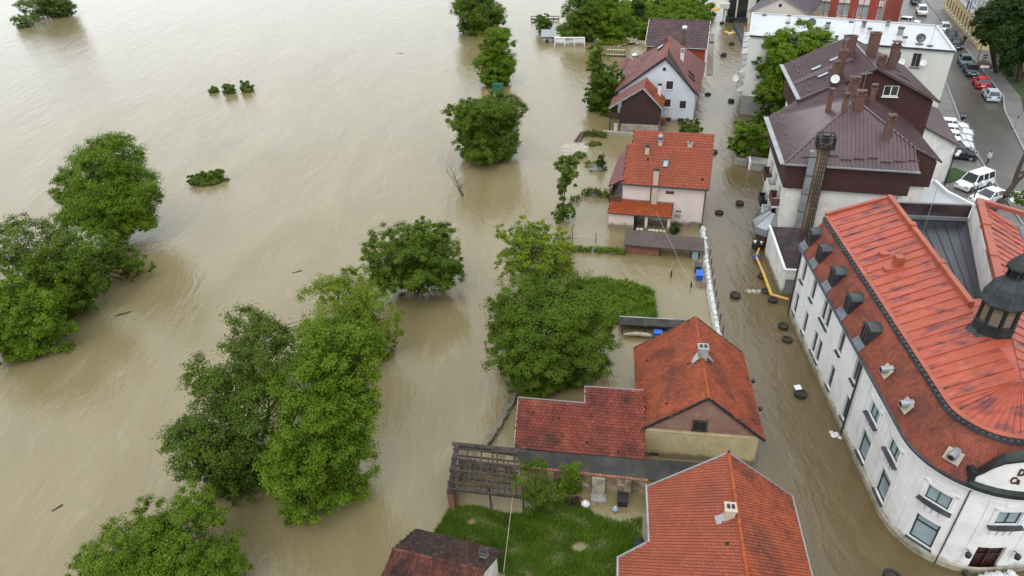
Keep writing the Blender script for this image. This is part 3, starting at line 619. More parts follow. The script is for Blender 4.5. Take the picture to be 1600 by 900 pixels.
# keep the left slope planar: heights from the plane through eave and ridge
a, b, c = V3(PL[0]), V3(PL[1]), V3(PL[6]); nn = np.cross(b - a, c - a); zf = lambda x, y: a[2] - (nn[0] * (x - a[0]) + nn[1] * (y - a[1])) / nn[2]
PL = [(x, y, zf(x, y)) for x, y, z in PL]
a2, b2, c2 = V3(PR[0]), V3(PL[6]), V3(PL[5]); n2 = np.cross(b2 - a2, c2 - a2); zf2 = lambda x, y: a2[2] - (n2[0] * (x - a2[0]) + n2[1] * (y - a2[1])) / n2[2]
PR = [PR[0], PL[6], PL[5], (14.65, 16.5, zf2(14.65, 16.5))]
rb = MB().slab(PL, .13); rb.slab(PR, .13); roof = rb.build('roof', 'deck', h)
t = tiles(PL, (4.15, 17.0, PL[4][2]), (5.2, 23.2, PL[3][2]), .2, .25, .035); t.build('roof_tiles', 'tile_new', roof, kind='stuff')
tiles(PR, PR[3], PR[0], .2, .25, .035).build('roof_tiles', 'tile_orange', roof, kind='stuff')
ridge_caps(MB(), V3(PL[6]) + V3((0, 0, .04)), V3(PL[5]) + V3((0, 0, .04)), .38, .12).build('ridge_tiles', 'tile_bright', roof, kind='stuff')
e = MB(); e.bar(PL[0], PL[6], .1, .16); e.bar(PR[0], PR[1], .1, .16); e.bar(PL[1], PL[2], .1, .14); e.pieces('verge_board', 'grey_metal', roof)
g = MB(); g.tube([V3(PL[0]) + V3((-.1, .1, -.02)), V3(PL[1]) + V3((-.1, -.1, -.02))], .09, 6); g.tube([V3(PL[1]) + V3((0, -.06, 0)), V3(PL[2]) + V3((-.1, -.05, 0))], .06, 6); g.tube([V3(PL[2]) + V3((-.1, 0, 0)), V3(PL[4]) + V3((-.1, 0, 0))], .09, 6)
g.tube([V3(PR[0]) + V3((.08, 0, -.02)), V3(PR[3]) + V3((.08, 0, -.02))], .08, 6); g.pieces('gutter', 'zinc', roof)
mb = MB(); wall(mb, Path([(14.3, 16.8), (16.05, 26.95), (8.2, 28.2), (7.55, 24.7), (5.9, 24.4), (4.6, 17.1)]), -.6, 1.5)
wall(mb, Path([(16.05, 26.95), (8.2, 28.2), (7.55, 24.7)]), 1.5, 2.9); mb.poly([(16.05, 26.95, 2.85), (8.2, 28.2, 2.85), (12.15, 27.35, 6.4)]); mb.build('wall', 'cream', h)
MB().tube([(7.75, 28.45, 2.95), (7.95, 28.3, 2.5), (7.95, 28.3, -.3)], .05, 6).build('downpipe', 'white_paint', h)
ch = chimney(roof, 11.04, 23.45, 5.7, 7.1, .5, .5, 'beige', 'beige', 2, R(-10))
MB().poly([(10.4, 23.3, 5.92), (10.85, 23.2, 6.28), (10.85, 23.75, 6.30), (10.4, 23.85, 5.94)]).pieces('flashing', 'zinc', ch)
dish(h, (6.75, 25.1, 2.0), (-.4, -.8, .45), .42, 'dark_zinc', (7.4, 25.2, 1.6))
MB().tube([(12.18, 27.5, 6.75), (12.18, 27.5, 7.05)], .05, 6).build('vent_pipe', 'dark_metal', roof)

# ---- old dark shed at the bottom edge
h = thing('old_tiled_shed', 'old shed with mossy dark brown tiled roof at the bottom edge beside the lawn', 'shed', (-5, 24, 0))
r0, r1 = V3((-7.86, 24.73, 3.5)), V3((-2.48, 22.93, 3.5)); f0, f1 = V3((-6.86, 26.95, 2.3)), V3((-1.5, 25.05, 2.3)); n0, n1 = V3((-9.6, 20.9, 1.5)), V3((-4.2, 19.1, 1.5))
rb = MB().slab([f1, f0, r0, r1], .1); rb.slab([n0, n1, r1, r0], .1); roof = rb.build('roof', 'deck', h)
tiles([f1, f0, r0, r1], f1, f0, .2, .24, .012, .03).build('roof_tiles', 'tile_moss', roof, kind='stuff')
tiles([n0, n1, r1, r0], n0, n1, .16, .42, .04, .07, .012).build('roof_tiles', 'tile_brown', roof, kind='stuff')
ridge_caps(MB(), r0 + V3((0, 0, .04)), r1 + V3((0, 0, .04)), .35, .1).build('ridge_tiles', 'tile_brown', roof, kind='stuff')
mb = MB(); wall(mb, Path([(-4.3, 19.4), (-2.7, 22.9), (-1.85, 24.7), (-6.9, 26.5), (-9.3, 21)]), -.6, 1.6); mb.poly([(-4.3, 19.4, 1.6), (-1.85, 24.7, 1.6), (-1.85, 24.7, 2.15), (-2.65, 22.98, 3.35), (-4.3, 19.4, 1.5)]); mb.build('wall', 'white_wall', h)
c = chimney(roof, -2.55, 24.35, 2.6, 3.25, .42, .42, 'concrete', 'tar', 1, R(-18))
MB().bar((-3.0, 22.6, 2.2), (-.9, 21.9, 2.1), .5, .05).build('porch_roof', 'old_wood', h)

# ---- pink house
h = thing('pink_house', 'pale pink house with red tiled roof and outside flue, next to the sandbag barrier', 'house', (17, 68, 0))
u = V3((.9537, -.3007, 0)); v = V3((.3007, .9537, 0)); NL = V3((12.95, 68.72, 0)); NR = V3((21.45, 66.05, 0)); Wd = np.linalg.norm(NR - NL)
def ph(a, b, z): return tuple(NL + u * a + v * b + V3((0, 0, z)))
pf = Path([ph(0, 0, 0)[:2], ph(Wd, 0, 0)[:2]]); pr = Path([ph(Wd, 0, 0)[:2], ph(Wd, 9, 0)[:2]]); pb = Path([ph(Wd, 9, 0)[:2], ph(0, 9, 0)[:2], ph(0, 0, 0)[:2]])
mb = MB(); ops = [(4.7, 5.6, 3.8, 4.2)]; wall(mb, pf, -.6, 5.0, ops); wall(mb, pr, -.6, 5.0, [(1.5, 2.4, 2.9, 4.2), (4.5, 5.4, 2.9, 4.2)]); wall(mb, pb, -.6, 5.0)
mb.poly([ph(Wd, 0, 5), ph(Wd, 6.6, 5), ph(Wd, 3.3, 7.9)]); mb.poly([ph(0, 0, 5), ph(0, 6.6, 5), ph(0, 3.3, 7.9)]); mb.poly([ph(Wd, 3, 5), ph(Wd, 9, 5), ph(Wd, 5, 8.7)]); mb.poly([ph(0.5, 3, 5), ph(.5, 9, 5), ph(.5, 5, 8.7)]); mb.build('wall', 'pink', h)
window(h, pf, *ops[0], frame_m='brown_paint', mull=0, sill=None, glass='brown_paint')
for s in (1.5, 4.5): window(h, pr, s, s + .9, 2.9, 4.2)
F = [ph(-.1, -.35, 4.85), ph(Wd + .3, -.35, 4.85), ph(Wd + .3, 3.2, 8.0), ph(-.1, 3.2, 8.0)]; B = [ph(Wd + .3, 4.4, 6.9), ph(-.1, 4.4, 6.9), F[3], F[2]]
B2 = [ph(.35, 3.5, 7.75), ph(Wd + .2, 3.5, 7.75), ph(Wd + .2, 4.9, 8.95), ph(.35, 4.9, 8.95)]; B3 = [ph(Wd + .2, 9.4, 4.9), ph(.35, 9.4, 4.9), B2[3], B2[2]]
rb = MB()
for p in (F, B, B2, B3): rb.slab(p, .12)
roof = rb.build('roof', 'deck', h)
tb = MB()
for p in (F, B2, B3): t = tiles(p, p[0], p[1], .25, .32, .03); tb.add(t.v, t.f)
tb.build('roof_tiles', 'tile_new', roof, kind='stuff')
rc = ridge_caps(MB(), F[3], F[2], .4, .1); ridge_caps(rc, B2[3], B2[2], .4, .1); rc.build('ridge_tiles', 'tile_new', roof, kind='stuff')
g = MB().tube([ph(-.1, -.42, 4.8), ph(Wd + .3, -.42, 4.8)], .08, 6); g.tube([ph(Wd + .05, -.4, 4.75), ph(Wd - .02, -.06, 4.4), ph(Wd - .02, -.06, -.2)], .05, 6); g.pieces('gutter', 'dark_metal', roof)
e = MB()
for a, b in ((F[0], F[3]), (F[1], F[2]), (B2[1], B2[2])): e.bar(a, b, .08, .18)
e.pieces('verge_board', 'brown_paint', roof)
fl = MB().obox(V3(ph(3.55, -.18, 4.3)), u * .27, v * .17, V3((0, 0, 2.35))).build('outside_flue', 'beige', h)
MB().obox(V3(ph(3.55, -.18, 6.72)), u * .33, v * .22, V3((0, 0, .06))).build('flue_cap', 'dark_metal', fl)
MB().tube([ph(3.1, -.06, 5), ph(3.1, -.06, 2.2)], .05, 6).build('downpipe', 'dark_metal', h)
roof_window(roof, ph(4.35, 1.65, 6.62), u, V3(F[3]) - V3(F[0]), .55, .8)
chimney(roof, *ph(2.2, 2.55, 0)[:2], 6.8, 8.15, .45, .45, 'beige', 'dark_metal', 1, R(-17.5)); chimney(roof, *ph(6.7, 3.35, 0)[:2], 7.4, 8.5, .5, .4, 'beige', 'concrete', 1, R(-17.5))
c = chimney(roof, *ph(3.5, 3.35, 0)[:2], 7.4, 8.6, .4, .4, 'beige', 'concrete', 1, R(-17.5)); MB().lathe(ph(3.5, 3.35, 8.75), [(.1, 0), (.32, .12), (.34, .35), (.2, .55), (.05, .6)], 12).build('dome_cowl', 'zinc', c, smooth=True)
# lower porch roof, posts, boxes
LP = [ph(-1.35, -1.95, 1.95), ph(5.65, -1.95, 1.95), ph(5.65, -.02, 2.75), ph(-1.35, -.02, 2.75)]
lr = MB().slab(LP, .12).build('porch_roof', 'deck', h); tiles(LP, LP[0], LP[1], .25, .3, .03).build('porch_tiles', 'tile_bright', lr, kind='stuff')
MB().bar(V3(LP[2]) + V3((0, -.05, .08)), V3(LP[3]) + V3((0, -.05, .08)), .12, .12).pieces('flashing', 'zinc', lr); MB().tube([V3(LP[0]) - v * .06, V3(LP[1]) - v * .06], .06, 6).pieces('gutter', 'dark_metal', lr)
mb = MB(); wall(mb, Path([ph(-1.2, 0, 0)[:2], ph(-1.2, -1.75, 0)[:2], ph(1.6, -1.75, 0)[:2], ph(1.6, 0, 0)[:2]]), -.6, 1.95); mb.build('porch_wall', 'pink', h)
MB().obox(ph(1.75, -1.2, .6), u * .05, v * .75, V3((0, 0, 1.2))).build('porch_door', 'door_red', h)
for s in (2.95, 5.4): MB().obox(ph(s, -1.7, .8), u * .15, v * .12, V3((0, 0, 1.15))).build('porch_post', 'pink', h)
for s0, s1 in ((1.9, 2.75), (3.2, 5.2)):
    sb = MB(); k = int((s1 - s0) / .4)
    for i in range(k): sb.lathe(ph(s0 + .2 + i * .4, -1.75 + random.uniform(-.08, .08), .02), [(.05, .0), (.2, .06), (.22, .16), (.12, .25)], 7)
    sb.build('sandbags', 'plastic_white', h, kind='stuff')
MB().obox(ph(4.5, -.08, 1.4), u * .75, v * .04, V3((0, 0, .25))).build('porch_window', 'glass_dark', h)
for i in range(3): MB().obox(ph(6.05 + i * .2, -.05, 1.85), u * .06, v * .05, V3((0, 0, .1))).build('meter_box', 'black', h)
MB().obox(ph(6.2, -.05, 1.3), u * .32, v * .05, V3((0, 0, .2))).build('meter_cabinet', 'kerb', h)
dr = MB(); dr.tube([ph(7.6, -.15, -.2), ph(7.6, -.15, .65), ph(8.1, -.15, .75), ph(8.7, -.15, .62), ph(8.7, -.15, -.2)], .035, 5); dr.build('railing', 'dark_metal', h)
# veranda on the river side
VR = [ph(-1.55, 8.6, 4.5), ph(-1.55, -.5, 4.5), ph(.0, -.3, 5.25), ph(.0, 8.6, 5.25)]
vr = MB().slab(VR, .1).build('veranda_roof', 'deck', h); tiles(VR, VR[0], VR[1], .3, .38, .02).build('veranda_tiles', 'tile_wine', vr, kind='stuff')
for b in (-.2, 3.0, 6.2): MB().bar(ph(-1.35, b, -.3), ph(-1.35, b, 4.5), .12, .12).build('veranda_post', 'brown_paint', h)
MB().obox(ph(-.75, 3, 2.3), u * .75, v * 3.4, V3((0, 0, .1))).build('veranda_floor', 'concrete', h); MB().obox(ph(-1.4, 3, 2.85), u * .05, v * 3.4, V3((0, 0, .45))).build('balustrade', 'brown_paint', h)
MB().obox(ph(-.75, -.35, 2.85), u * .7, v * .05, V3((0, 0, .45))).build('balustrade', 'brown_paint', h)

h = thing('low_brick_shed', 'low shed with grey sheet roof and half drowned brick front below the pink house', 'shed', (16, 61.5, 0))
SR = [(11.95, 61.35, 1.25), (19.75, 59.05, 1.25), (20.3, 61.3, 1.5), (12.5, 63.8, 1.5)]
rr = MB().slab(SR, .1).build('roof', 'eternit', h); ribs(SR, SR[0], SR[1], .35, .12, .03).build('roof_corrugation', 'eternit', rr, kind='stuff')
wp = Path([(12.15, 61.7), (19.65, 59.45)]); MB().obox(V3((*wp.at(1.8), .3)), V3((*(wp.at(3.5) - wp.at(0)), 0)) * .5, V3((.02, .06, 0)), V3((0, 0, .9))).build('brick_wall', 'brick_old', h)
mb = MB(); wall(mb, Path([(19.6, 59.8), (20.1, 61.2), (12.6, 63.5), (12.2, 61.9)]), -.6, 1.2); wall(mb, Path([wp.at(3.6, -.5), wp.at(7.6, -.5)]), -.6, 1.2); mb.build('wall', 'cream', h)
for s in (.1, 3.6, 6.9): MB().bar((*wp.at(s), -.3), (*wp.at(s), 1.2), .12, .12).build('post', 'dark_wood', h)
MB().bar((*wp.at(3.6), 1.1), (*wp.at(7.7), 1.1), .1, .12).build('lintel', 'dark_wood', h)
MB().obox((*wp.at(7.2), .55), V3((.3, -.09, 0)), V3((.02, .06, 0)), V3((0, 0, .6))).build('shed_door', 'glass_blue', h)

# ---- white house with steep roof
h = thing('white_gable_house', 'tall pale blue-white house with steep wine red roof, hipped at the back', 'house', (24, 104, 0))
th = R(-17); u = V3((math.cos(th), math.sin(th), 0)); v = V3((-u[1], u[0], 0)); O = V3((28.4, 97.5, 0))
def wh(a, b, z): return tuple(O + u * a + v * b + V3((0, 0, z)))
pf = Path([wh(-11.2, 0, 0)[:2], wh(0, 0, 0)[:2]]); X = 11.2
wo = [(X - 4.25, X - 3.3, 4.95, 6.15), (X - 2.1, X - 1.2, 2.15, 3.3), (X - 4.35, X - 3.45, 2.3, 3.45), (X - 2.2, X - 1.3, -.3, .65), (X - 4.1, X - 3.2, -.3, .7)]
mb = MB(); wall(mb, pf, -.6, 4.3, wo[1:]); A_, B_ = wh(-11.2, 0, 4.3), wh(0, 0, 4.3); ap = wh(-4.57, 0, 9.25)
w0 = wo[0]; zz = lambda s: 4.3 + (9.25 - 4.3) * (s / (X - 4.57) if s < X - 4.57 else (X - s) / 4.57)
def gp(s, z, o=0): q_ = pf.at(s, o); return (q_[0], q_[1], z)
a0, a1, b0, b1 = w0
mb.poly([gp(0, 4.3), gp(a0, 4.3), gp(a0, zz(a0) if a0 < X - 4.57 else zz(a0)), gp(X - 4.57, 9.25)] if a0 < X - 4.57 else [gp(0, 4.3), gp(X - 4.57, 4.3), gp(X - 4.57, 9.25)])
if a0 >= X - 4.57: mb.poly([gp(X - 4.57, 4.3), gp(a0, 4.3), gp(a0, zz(a0)), gp(X - 4.57, 9.25)])
mb.poly([gp(a0, 4.3), gp(a1, 4.3), gp(a1, b0), gp(a0, b0)]); mb.poly([gp(a0, b1), gp(a1, b1), gp(a1, zz(a1)), gp(a0, zz(a0))]); mb.poly([gp(a1, 4.3), gp(X, 4.3), gp(a1, zz(a1))])
for (p, q_) in (((a0, b0), (a0, b1)), ((a1, b1), (a1, b0)), ((a0, b1), (a1, b1)), ((a1, b0), (a0, b0))): mb.poly([gp(*p), gp(*q_), gp(*q_, -.18), gp(*p, -.18)])
wall(mb, Path([wh(0, 0, 0)[:2], wh(.4, 15.5, 0)[:2], wh(-11, 15.5, 0)[:2], wh(-11.2, 0, 0)[:2]]), -.6, 4.3); mb.build('wall', 'blue_white', h)
for o in wo: window(h, pf, *o, frame_m='brown_paint', trans=1, sill='white_paint', sill_o=.1)
MB().lathe((0, 0, 0), [(.24, 0), (.24, .06)], 14).build('round_vent', 'black', h, local=True)
rv = h.children[-1] if h.children[-1].name.startswith('round_vent') else [c for c in h.children if c.name.startswith('round_vent')][0]
rv.matrix_local = Matrix.Translation(Vector(wh(-4.7, -.03, 7.9)) - h.location) @ Matrix.Rotation(th, 4, 'Z') @ Matrix.Rotation(R(90), 4, 'X')
SLp = [wh(-11.6, 15.7, 4.2), wh(-11.7, -.35, 4.25), wh(-4.57, -.3, 9.5), wh(-5.0, 11.2, 9.5)]; SRp = [wh(.5, -.35, 4.25), wh(.9, 15.9, 4.2), wh(-5.0, 11.2, 9.5), wh(-4.57, -.3, 9.5)]; HB = [SRp[1], SLp[0], SRp[2]]
rb = MB().slab(HB, .12)
for a in ((SLp[0], SLp[1], SLp[2]), (SLp[0], SLp[2], SLp[3]), (SRp[0], SRp[1], SRp[2]), (SRp[0], SRp[2], SRp[3])): rb.slab(a, .12)
roof = rb.build('roof', 'deck', h)
t = tiles([SLp[0], SLp[1], SLp[2], SLp[3]], SLp[0], SLp[1], .3, .36, .02); t2 = tiles(SRp, SRp[0], SRp[1], .3, .36, .02); t3 = tiles(HB, HB[0], HB[1], .3, .36, .02)
t.build('roof_tiles', 'tile_wine', roof, kind='stuff'); t2.add(t3.v, t3.f); t2.build('roof_tiles', 'tile_wine', roof, kind='stuff')
rc = ridge_caps(MB(), SLp[2], SLp[3], .45, .13); ridge_caps(rc, SLp[3], SRp[1], .45, .11); rc.build('ridge_tiles', 'tile_bright', roof, kind='stuff')
e = MB(); e.bar(SLp[1], SLp[2], .1, .22); e.bar(SRp[0], SRp[3], .1, .22); e.pieces('verge_board', 'dark_zinc', roof)
up = nrm(V3(SLp[2]) - V3(SLp[1])); sg = MB()
for b_, k in ((4.5, .3), (7, .42), (9.5, .5)): c_ = V3(wh(-11.6, b_, 4.25)) + (V3(wh(-4.7, b_, 9.5)) - V3(wh(-11.6, b_, 4.25))) * k; sg.bar(c_ - up * 1.2 + V3((0, 0, .1)), c_ + up * 1.2 + V3((0, 0, .1)), .12, .1)
sg.pieces('snow_guard', 'dark_metal', roof)
roof_window(roof, wh(-6.0, 8.3, 8.75), v, up, 1.3, 1.0, 'glass_sky', 'roof_light')
upr = nrm(V3(SRp[3]) - V3(SRp[0]))
for k, b_ in enumerate((1.6, 3.2)): roof_window(roof, V3(wh(-.8, b_ + 1.5, 5.75)) + upr * k * .2, v, upr, .35, 1.2)
chimney(roof, *wh(-2.6, 6.5, 0)[:2], 6.6, 8.6, .55, .55, 'white_paint', 'concrete', 1, th, pot=True)
# ---- timber barn in front of it
h = thing('timber_gable_barn', 'barn with dark timber gable on a pale stone base, leaning against the white house', 'barn', (19, 95, 0))
O2 = V3((17.2, 95.2, 0))
def bn(a, b, z): return tuple(O2 + u * a + v * b + V3((0, 0, z)))
mb = MB(); wall(mb, Path([bn(0, 4, 0)[:2], bn(0, 0, 0)[:2], bn(5.4, 0, 0)[:2], bn(5.4, 4, 0)[:2]]), -.5, 1.5); mb.build('stone_base', 'stone', h)
st = MB()
for i in range(18):
    for j in range(5):
        a = .15 + i * .29 + (j % 2) * .14
        if a < 5.3: st.obox(bn(a, -.04, -.1 + j * .33), u * .125, v * .05, V3((0, 0, .14)))
st.build('stones', 'stone', h, kind='stuff')
zt = lambda a: 6.65 - abs(a - 2.95) * (2.65 / (2.75 if a > 2.95 else 4.57))
for i in range(22):
    a = .02 + i * .245; b_ = a + .235
    MB().add([bn(a, -.02 + (i % 2) * .03, 1.5), bn(b_, -.02 + (i % 2) * .03, 1.5), bn(b_, -.02 + (i % 2) * .03, zt(b_)), bn(a, -.02 + (i % 2) * .03, zt(a)), bn(a, .1, 1.5), bn(b_, .1, 1.5), bn(b_, .1, zt(b_)), bn(a, .1, zt(a))],
             [(0, 1, 2, 3), (0, 4, 5, 1), (1, 5, 6, 2), (2, 6, 7, 3), (3, 7, 4, 0)]).build('plank', 'dark_wood', h)
mb = MB(); mb.poly([bn(5.4, .1, 1.5), bn(5.4, 4, 1.5), bn(5.4, 4, 4.1), bn(5.4, .1, 4.1)]); mb.poly([bn(0, .1, 1.5), bn(0, 4, 1.5), bn(0, 4, 4), bn(0, .1, 4)]); mb.build('side_wall', 'dark_wood', h)
BL = [bn(-1.75, 4.6, 3.75), bn(-1.75, -.3, 3.75), bn(2.95, -.3, 6.85), bn(2.95, 4.6, 6.85)]; BR = [bn(5.85, -.3, 3.95), bn(5.85, 4.6, 3.95), bn(2.95, 4.6, 6.85), bn(2.95, -.3, 6.85)]
rb = MB().slab(BL, .12); rb.slab(BR, .12); roof = rb.build('roof', 'deck', h)
tiles(BL, BL[0], BL[1], .28, .34, .02).build('roof_tiles', 'tile_wine', roof, kind='stuff'); tiles(BR, BR[0], BR[1], .28, .34, .02).build('roof_tiles', 'tile_orange', roof, kind='stuff')
ridge_caps(MB(), BL[2], BL[3], .4, .11).build('ridge_tiles', 'tile_bright', roof, kind='stuff')
e = MB(); e.bar(BL[1], BL[2], .1, .2); e.bar(BR[0], BR[3], .1, .2); e.pieces('verge_board', 'concrete', roof)
chimney(roof, *bn(5.0, 3.2, 0)[:2], 4.6, 6.3, .45, .45, 'white_paint', 'dark_metal', 1, th)
for a in (-1.55, -.05): MB().bar(bn(a, -.1, -.3), bn(a, -.1, 3.8), .14, .14).build('porch_post', 'dark_wood', h)
MB().obox(bn(-.8, -.05, 2.6), u * .75, v * .06, V3((0, 0, .5))).build('porch_boarding', 'dark_wood', h); MB().obox(bn(-.8, .8, .5), u * .25, v * .05, V3((0, 0, .7))).build('white_door', 'white_paint', h)
MB().obox(bn(6.2, -.6, .2), u * .35, v * .9, V3((0, 0, .35))).build('stair_block', 'door_red', h)
sm = MB()
for i in range(7): sm.obox(bn(5.95, .3 + i * .28, 2.6 - i * .3), u * .42, v * .15, V3((0, 0, .06)))
sm.build('stairs', 'brick_old', h)
tarp = tag(MB().obox(bn(7.6, -.25, .25), u * 1.1, v * .35, V3((0, 0, .12))).build('blue_tarp', 'blue_plastic'), 'folded blue tarpaulin lying at the foot of the white gabled house', 'tarpaulin')
low = thing('red_garden_wall', 'low red capped wall between the white house and the pink house', 'wall', (25, 95.5, 0))
MB().obox(bn(8.3, -1.1, .1), u * 2.3, v * .12, V3((0, 0, .3))).build('wall_body', 'brick_old', low); MB().obox(bn(8.3, -1.1, .44), u * 2.35, v * .2, V3((0, 0, .05))).build('wall_cap', 'tile_new', low)
stw = thing('stone_terrace_wall', 'pale rubble stone terrace wall beside the clipped hedge and timber barn', 'wall', (18, 94, 0))
for i in range(16):
    for j in range(3):
        MB().obox(bn(-2.2 + i * .48 + (j % 2) * .2, -.75 - i * .02, -.1 + j * .26), u * .22, v * (.25 + .05 * random.random()), V3((0, 0, .12))).build('stone', 'stone', stw)

# ---- dark roofed house and little roofs behind
h = thing('dark_roofed_house', 'long house with dark brown tiled roof and red brick wall behind the white house', 'house', (32, 126, 0))
q = [(36.3, 120.3), (40.0, 132.5), (29.9, 136.6), (26.3, 124.6)]
roof, _ = gable_house(h, q, 4.4, 7.6, 'tile_dark', 'brick_red', 'brick_red', rn=(38.2, 126.4), rf=(28.1, 130.6), iu=.4, iv=.3, tw=.45, th=.5, verge='white_paint', arch=.02)
h = thing('small_red_outbuilding', 'small outbuilding with purple red roof and tall beige chimney left of the white house', 'outbuilding', (21.5, 118, 0))
q = [(19.6, 117.5), (23.0, 116.3), (24.6, 121.5), (21.2, 122.7)]
roof, _ = gable_house(h, q, 2.3, 3.2, 'tile_wine', 'beige', tw=.3, th=.4)
c = chimney(roof, 23.1, 117.4, 2.0, 4.6, .55, .55, 'beige', 'concrete', 1, R(-17)); MB().lathe((23.1, 117.4, 4.75), [(.1, 0), (.45, .1), (.45, .3), (.1, .42)], 10).build('chimney_cowl', 'white_paint', c)
h = thing('dark_lean_to', 'small dark lean-to with a metal chimney cowl touching the dark roofed house', 'shed', (26.5, 122, 0))
MB().box(24.8, 28.6, 120.2, 123.6, -.5, 2.4).build('wall', 'dark_wood', h); MB().slab([(24.6, 120, 2.4), (28.8, 120, 2.4), (28.8, 123.9, 3.0), (24.6, 123.9, 3.0)], .1).build('roof', 'tar', h)
c = chimney(h, 31.2, 117.2, 4, 8.6, .5, .5, 'chimney_brick', 'concrete', 1, R(-17)); MB().lathe((31.2, 117.2, 8.8), [(.1, 0), (.42, .1), (.42, .35), (.1, .5)], 10).build('metal_cowl', 'white_paint', c)
h = thing('timber_jetty_frame', 'low white railing frame standing in the flood left of the dark lean-to', 'railing', (23, 136, 0))
a, b = V3((21.2, 135.6, 0)), V3((24.5, 134.4, 0))
for z in (.3, 1.2): MB().bar(a + V3((0, 0, z)), b + V3((0, 0, z)), .1, .1).build('rail', 'white_paint', h)
for i in range(8): p = a + (b - a) * i / 7; MB().bar(p + V3((0, 0, -.3)), p + V3((0, 0, 1.25)), .07, .07).build('baluster', 'old_wood', h)
MB().bar(a + V3((0, -.4, .1)), b + V3((.3, -.4, .1)), .5, .15).build('floating_plank', 'old_wood', h)
# huts by the river
h = thing('white_hut', 'tiny white hut with a dark door opening and tin roof standing in the river', 'hut', (10.4, 148.5, 0))
p1 = Path([(9.35, 147.8), (11.6, 147.3)]); mb = MB(); wall(mb, p1, -.5, 1.2, [(.8, 1.4, -.4, .75)]); wall(mb, Path([(11.6, 147.3), (12.1, 149.4), (9.85, 149.9), (9.35, 147.8)]), -.5, 1.2); mb.build('wall', 'white_wall', h)
MB().poly([(10.1, 147.75, -.4), (10.8, 147.6, -.4), (10.8, 147.6, .8), (10.1, 147.75, .8)]).build('doorway', 'black', h)
MB().slab([(9.1, 147.5, 1.25), (11.9, 146.9, 1.25), (12.3, 149.5, 2.2), (9.6, 150.1, 2.2)], .08).build('roof', 'grey_metal', h); MB().bar((9.1, 147.6, 1.15), (11.9, 147.0, 1.15), .1, .3).build('fascia', 'dark_metal', h)
h = thing('white_garden_wall', 'white rendered garden wall with flaking top standing in the flood beside the tiny hut', 'wall', (15, 144.5, 0))
MB().obox((14.85, 144.7, .5), V3((3.0, -.67, 0)), V3((.03, .14, 0)), V3((0, 0, 1.0))).build('wall_body', 'white_wall', h); MB().obox((14.85, 144.75, 1.53), V3((3.05, -.68, 0)), V3((.06, .3, 0)), V3((0, 0, .05))).build('wall_top', 'white_paint', h)
for i in (-1, -.33, .33, 1): MB().obox((14.85 + i * 3.0, 144.52 - i * .67, .5), V3((.1, -.02, 0)), V3((.02, .08, 0)), V3((0, 0, .99))).build('pilaster', 'white_paint', h)
for k in range(3): MB().obox((14.2 + k * .5, 144.6, 1.3), V3((.18, 0, 0)), V3((0, .3, 0)), V3((0, 0, .05))).build('break', 'rubble', h)
h = thing('river_footbridge', 'low plank footbridge on posts in the flood above the tiny hut', 'bridge', (11, 166, 0))
for z in (.4, 1.1): MB().bar((8.2, 167.5, z), (14.6, 166.0, z), .12, .14).build('rail', 'old_wood', h)
for i in range(6): MB().bar((8.2 + i * 1.28, 167.5 - i * .3, -.4), (8.2 + i * 1.28, 167.5 - i * .3, 1.15), .12, .12).build('post', 'old_wood', h)
MB().bar((8.2, 168.3, .35), (14.6, 166.8, .35), 1.2, .08).build('deck', 'old_wood', h)
# ================================================================== the brown-roofed blocks
def P2(p): return (p[0], p[1])
h = thing('brown_hip_roof_block', 'white apartment block with brown clad top floor and hipped brown metal roof', 'apartment block', (34, 64, 0))
NLc, Ac, Sc, Wc = (27.1, 60.1), (37.6, 56.8), (38.25, 59.0), (40.5, 58.35); FRc, FLc = (43.4, 71.6), (29.7, 71.9)
ring = [NLc, Ac, Sc, Wc, FRc, FLc]
cl = MB(); wall(cl, Path([FLc, NLc]), 7.4, 10.0, [(1.8, 2.7, 8.1, 9.3), (7.6, 8.8, 7.9, 9.4)], .5); wall(cl, Path([NLc, Ac, Sc, Wc, FRc]), 7.4, 10.0)
cl.poly([(*Ac, 10.0), (*Sc, 10.0), (38.3, 59.0, 11.25)]); cl.poly([(*Sc, 10.0), (*Wc, 10.0), (38.3, 59.05, 11.25)]); cl.poly([(p[0], p[1], 7.4) for p in reversed(ring)]); clad = cl.build('cladding', 'brown_clad', h)
lp = Path([FLc, NLc])
for a, b, c_, d_ in ((1.8, 2.7, 8.1, 9.3), (7.6, 8.8, 7.9, 9.4)): window(h, lp, a, b, c_, d_, .5, sill=None, mull=1)
low = [(27.55, 60.3), (37.4, 57.25), (38.05, 59.35), (40.3, 58.7), (43.0, 71.3), (30.0, 71.7)]
mb = MB(); lo = [(2.2, 3.4, 4.4, 6.2), (5.2, 6.4, 4.4, 6.2), (8.2, 9.4, 4.4, 6.2), (2.2, 3.4, 1.2, 3.0), (5.2, 6.4, 1.2, 3.0), (8.2, 9.4, 1.2, 3.0)]
lpath = Path([low[5], low[0]]); wall(mb, lpath, -.6, 7.42, lo, .2); wall(mb, Path(low), -.6, 7.42); mb.build('wall', 'white_wall', h)
for o in lo: window(h, lpath, *o, .2)
dl = V3((*(lpath.at(1) - lpath.at(0)), 0)); nl = V3((*lpath.n[0], 0))
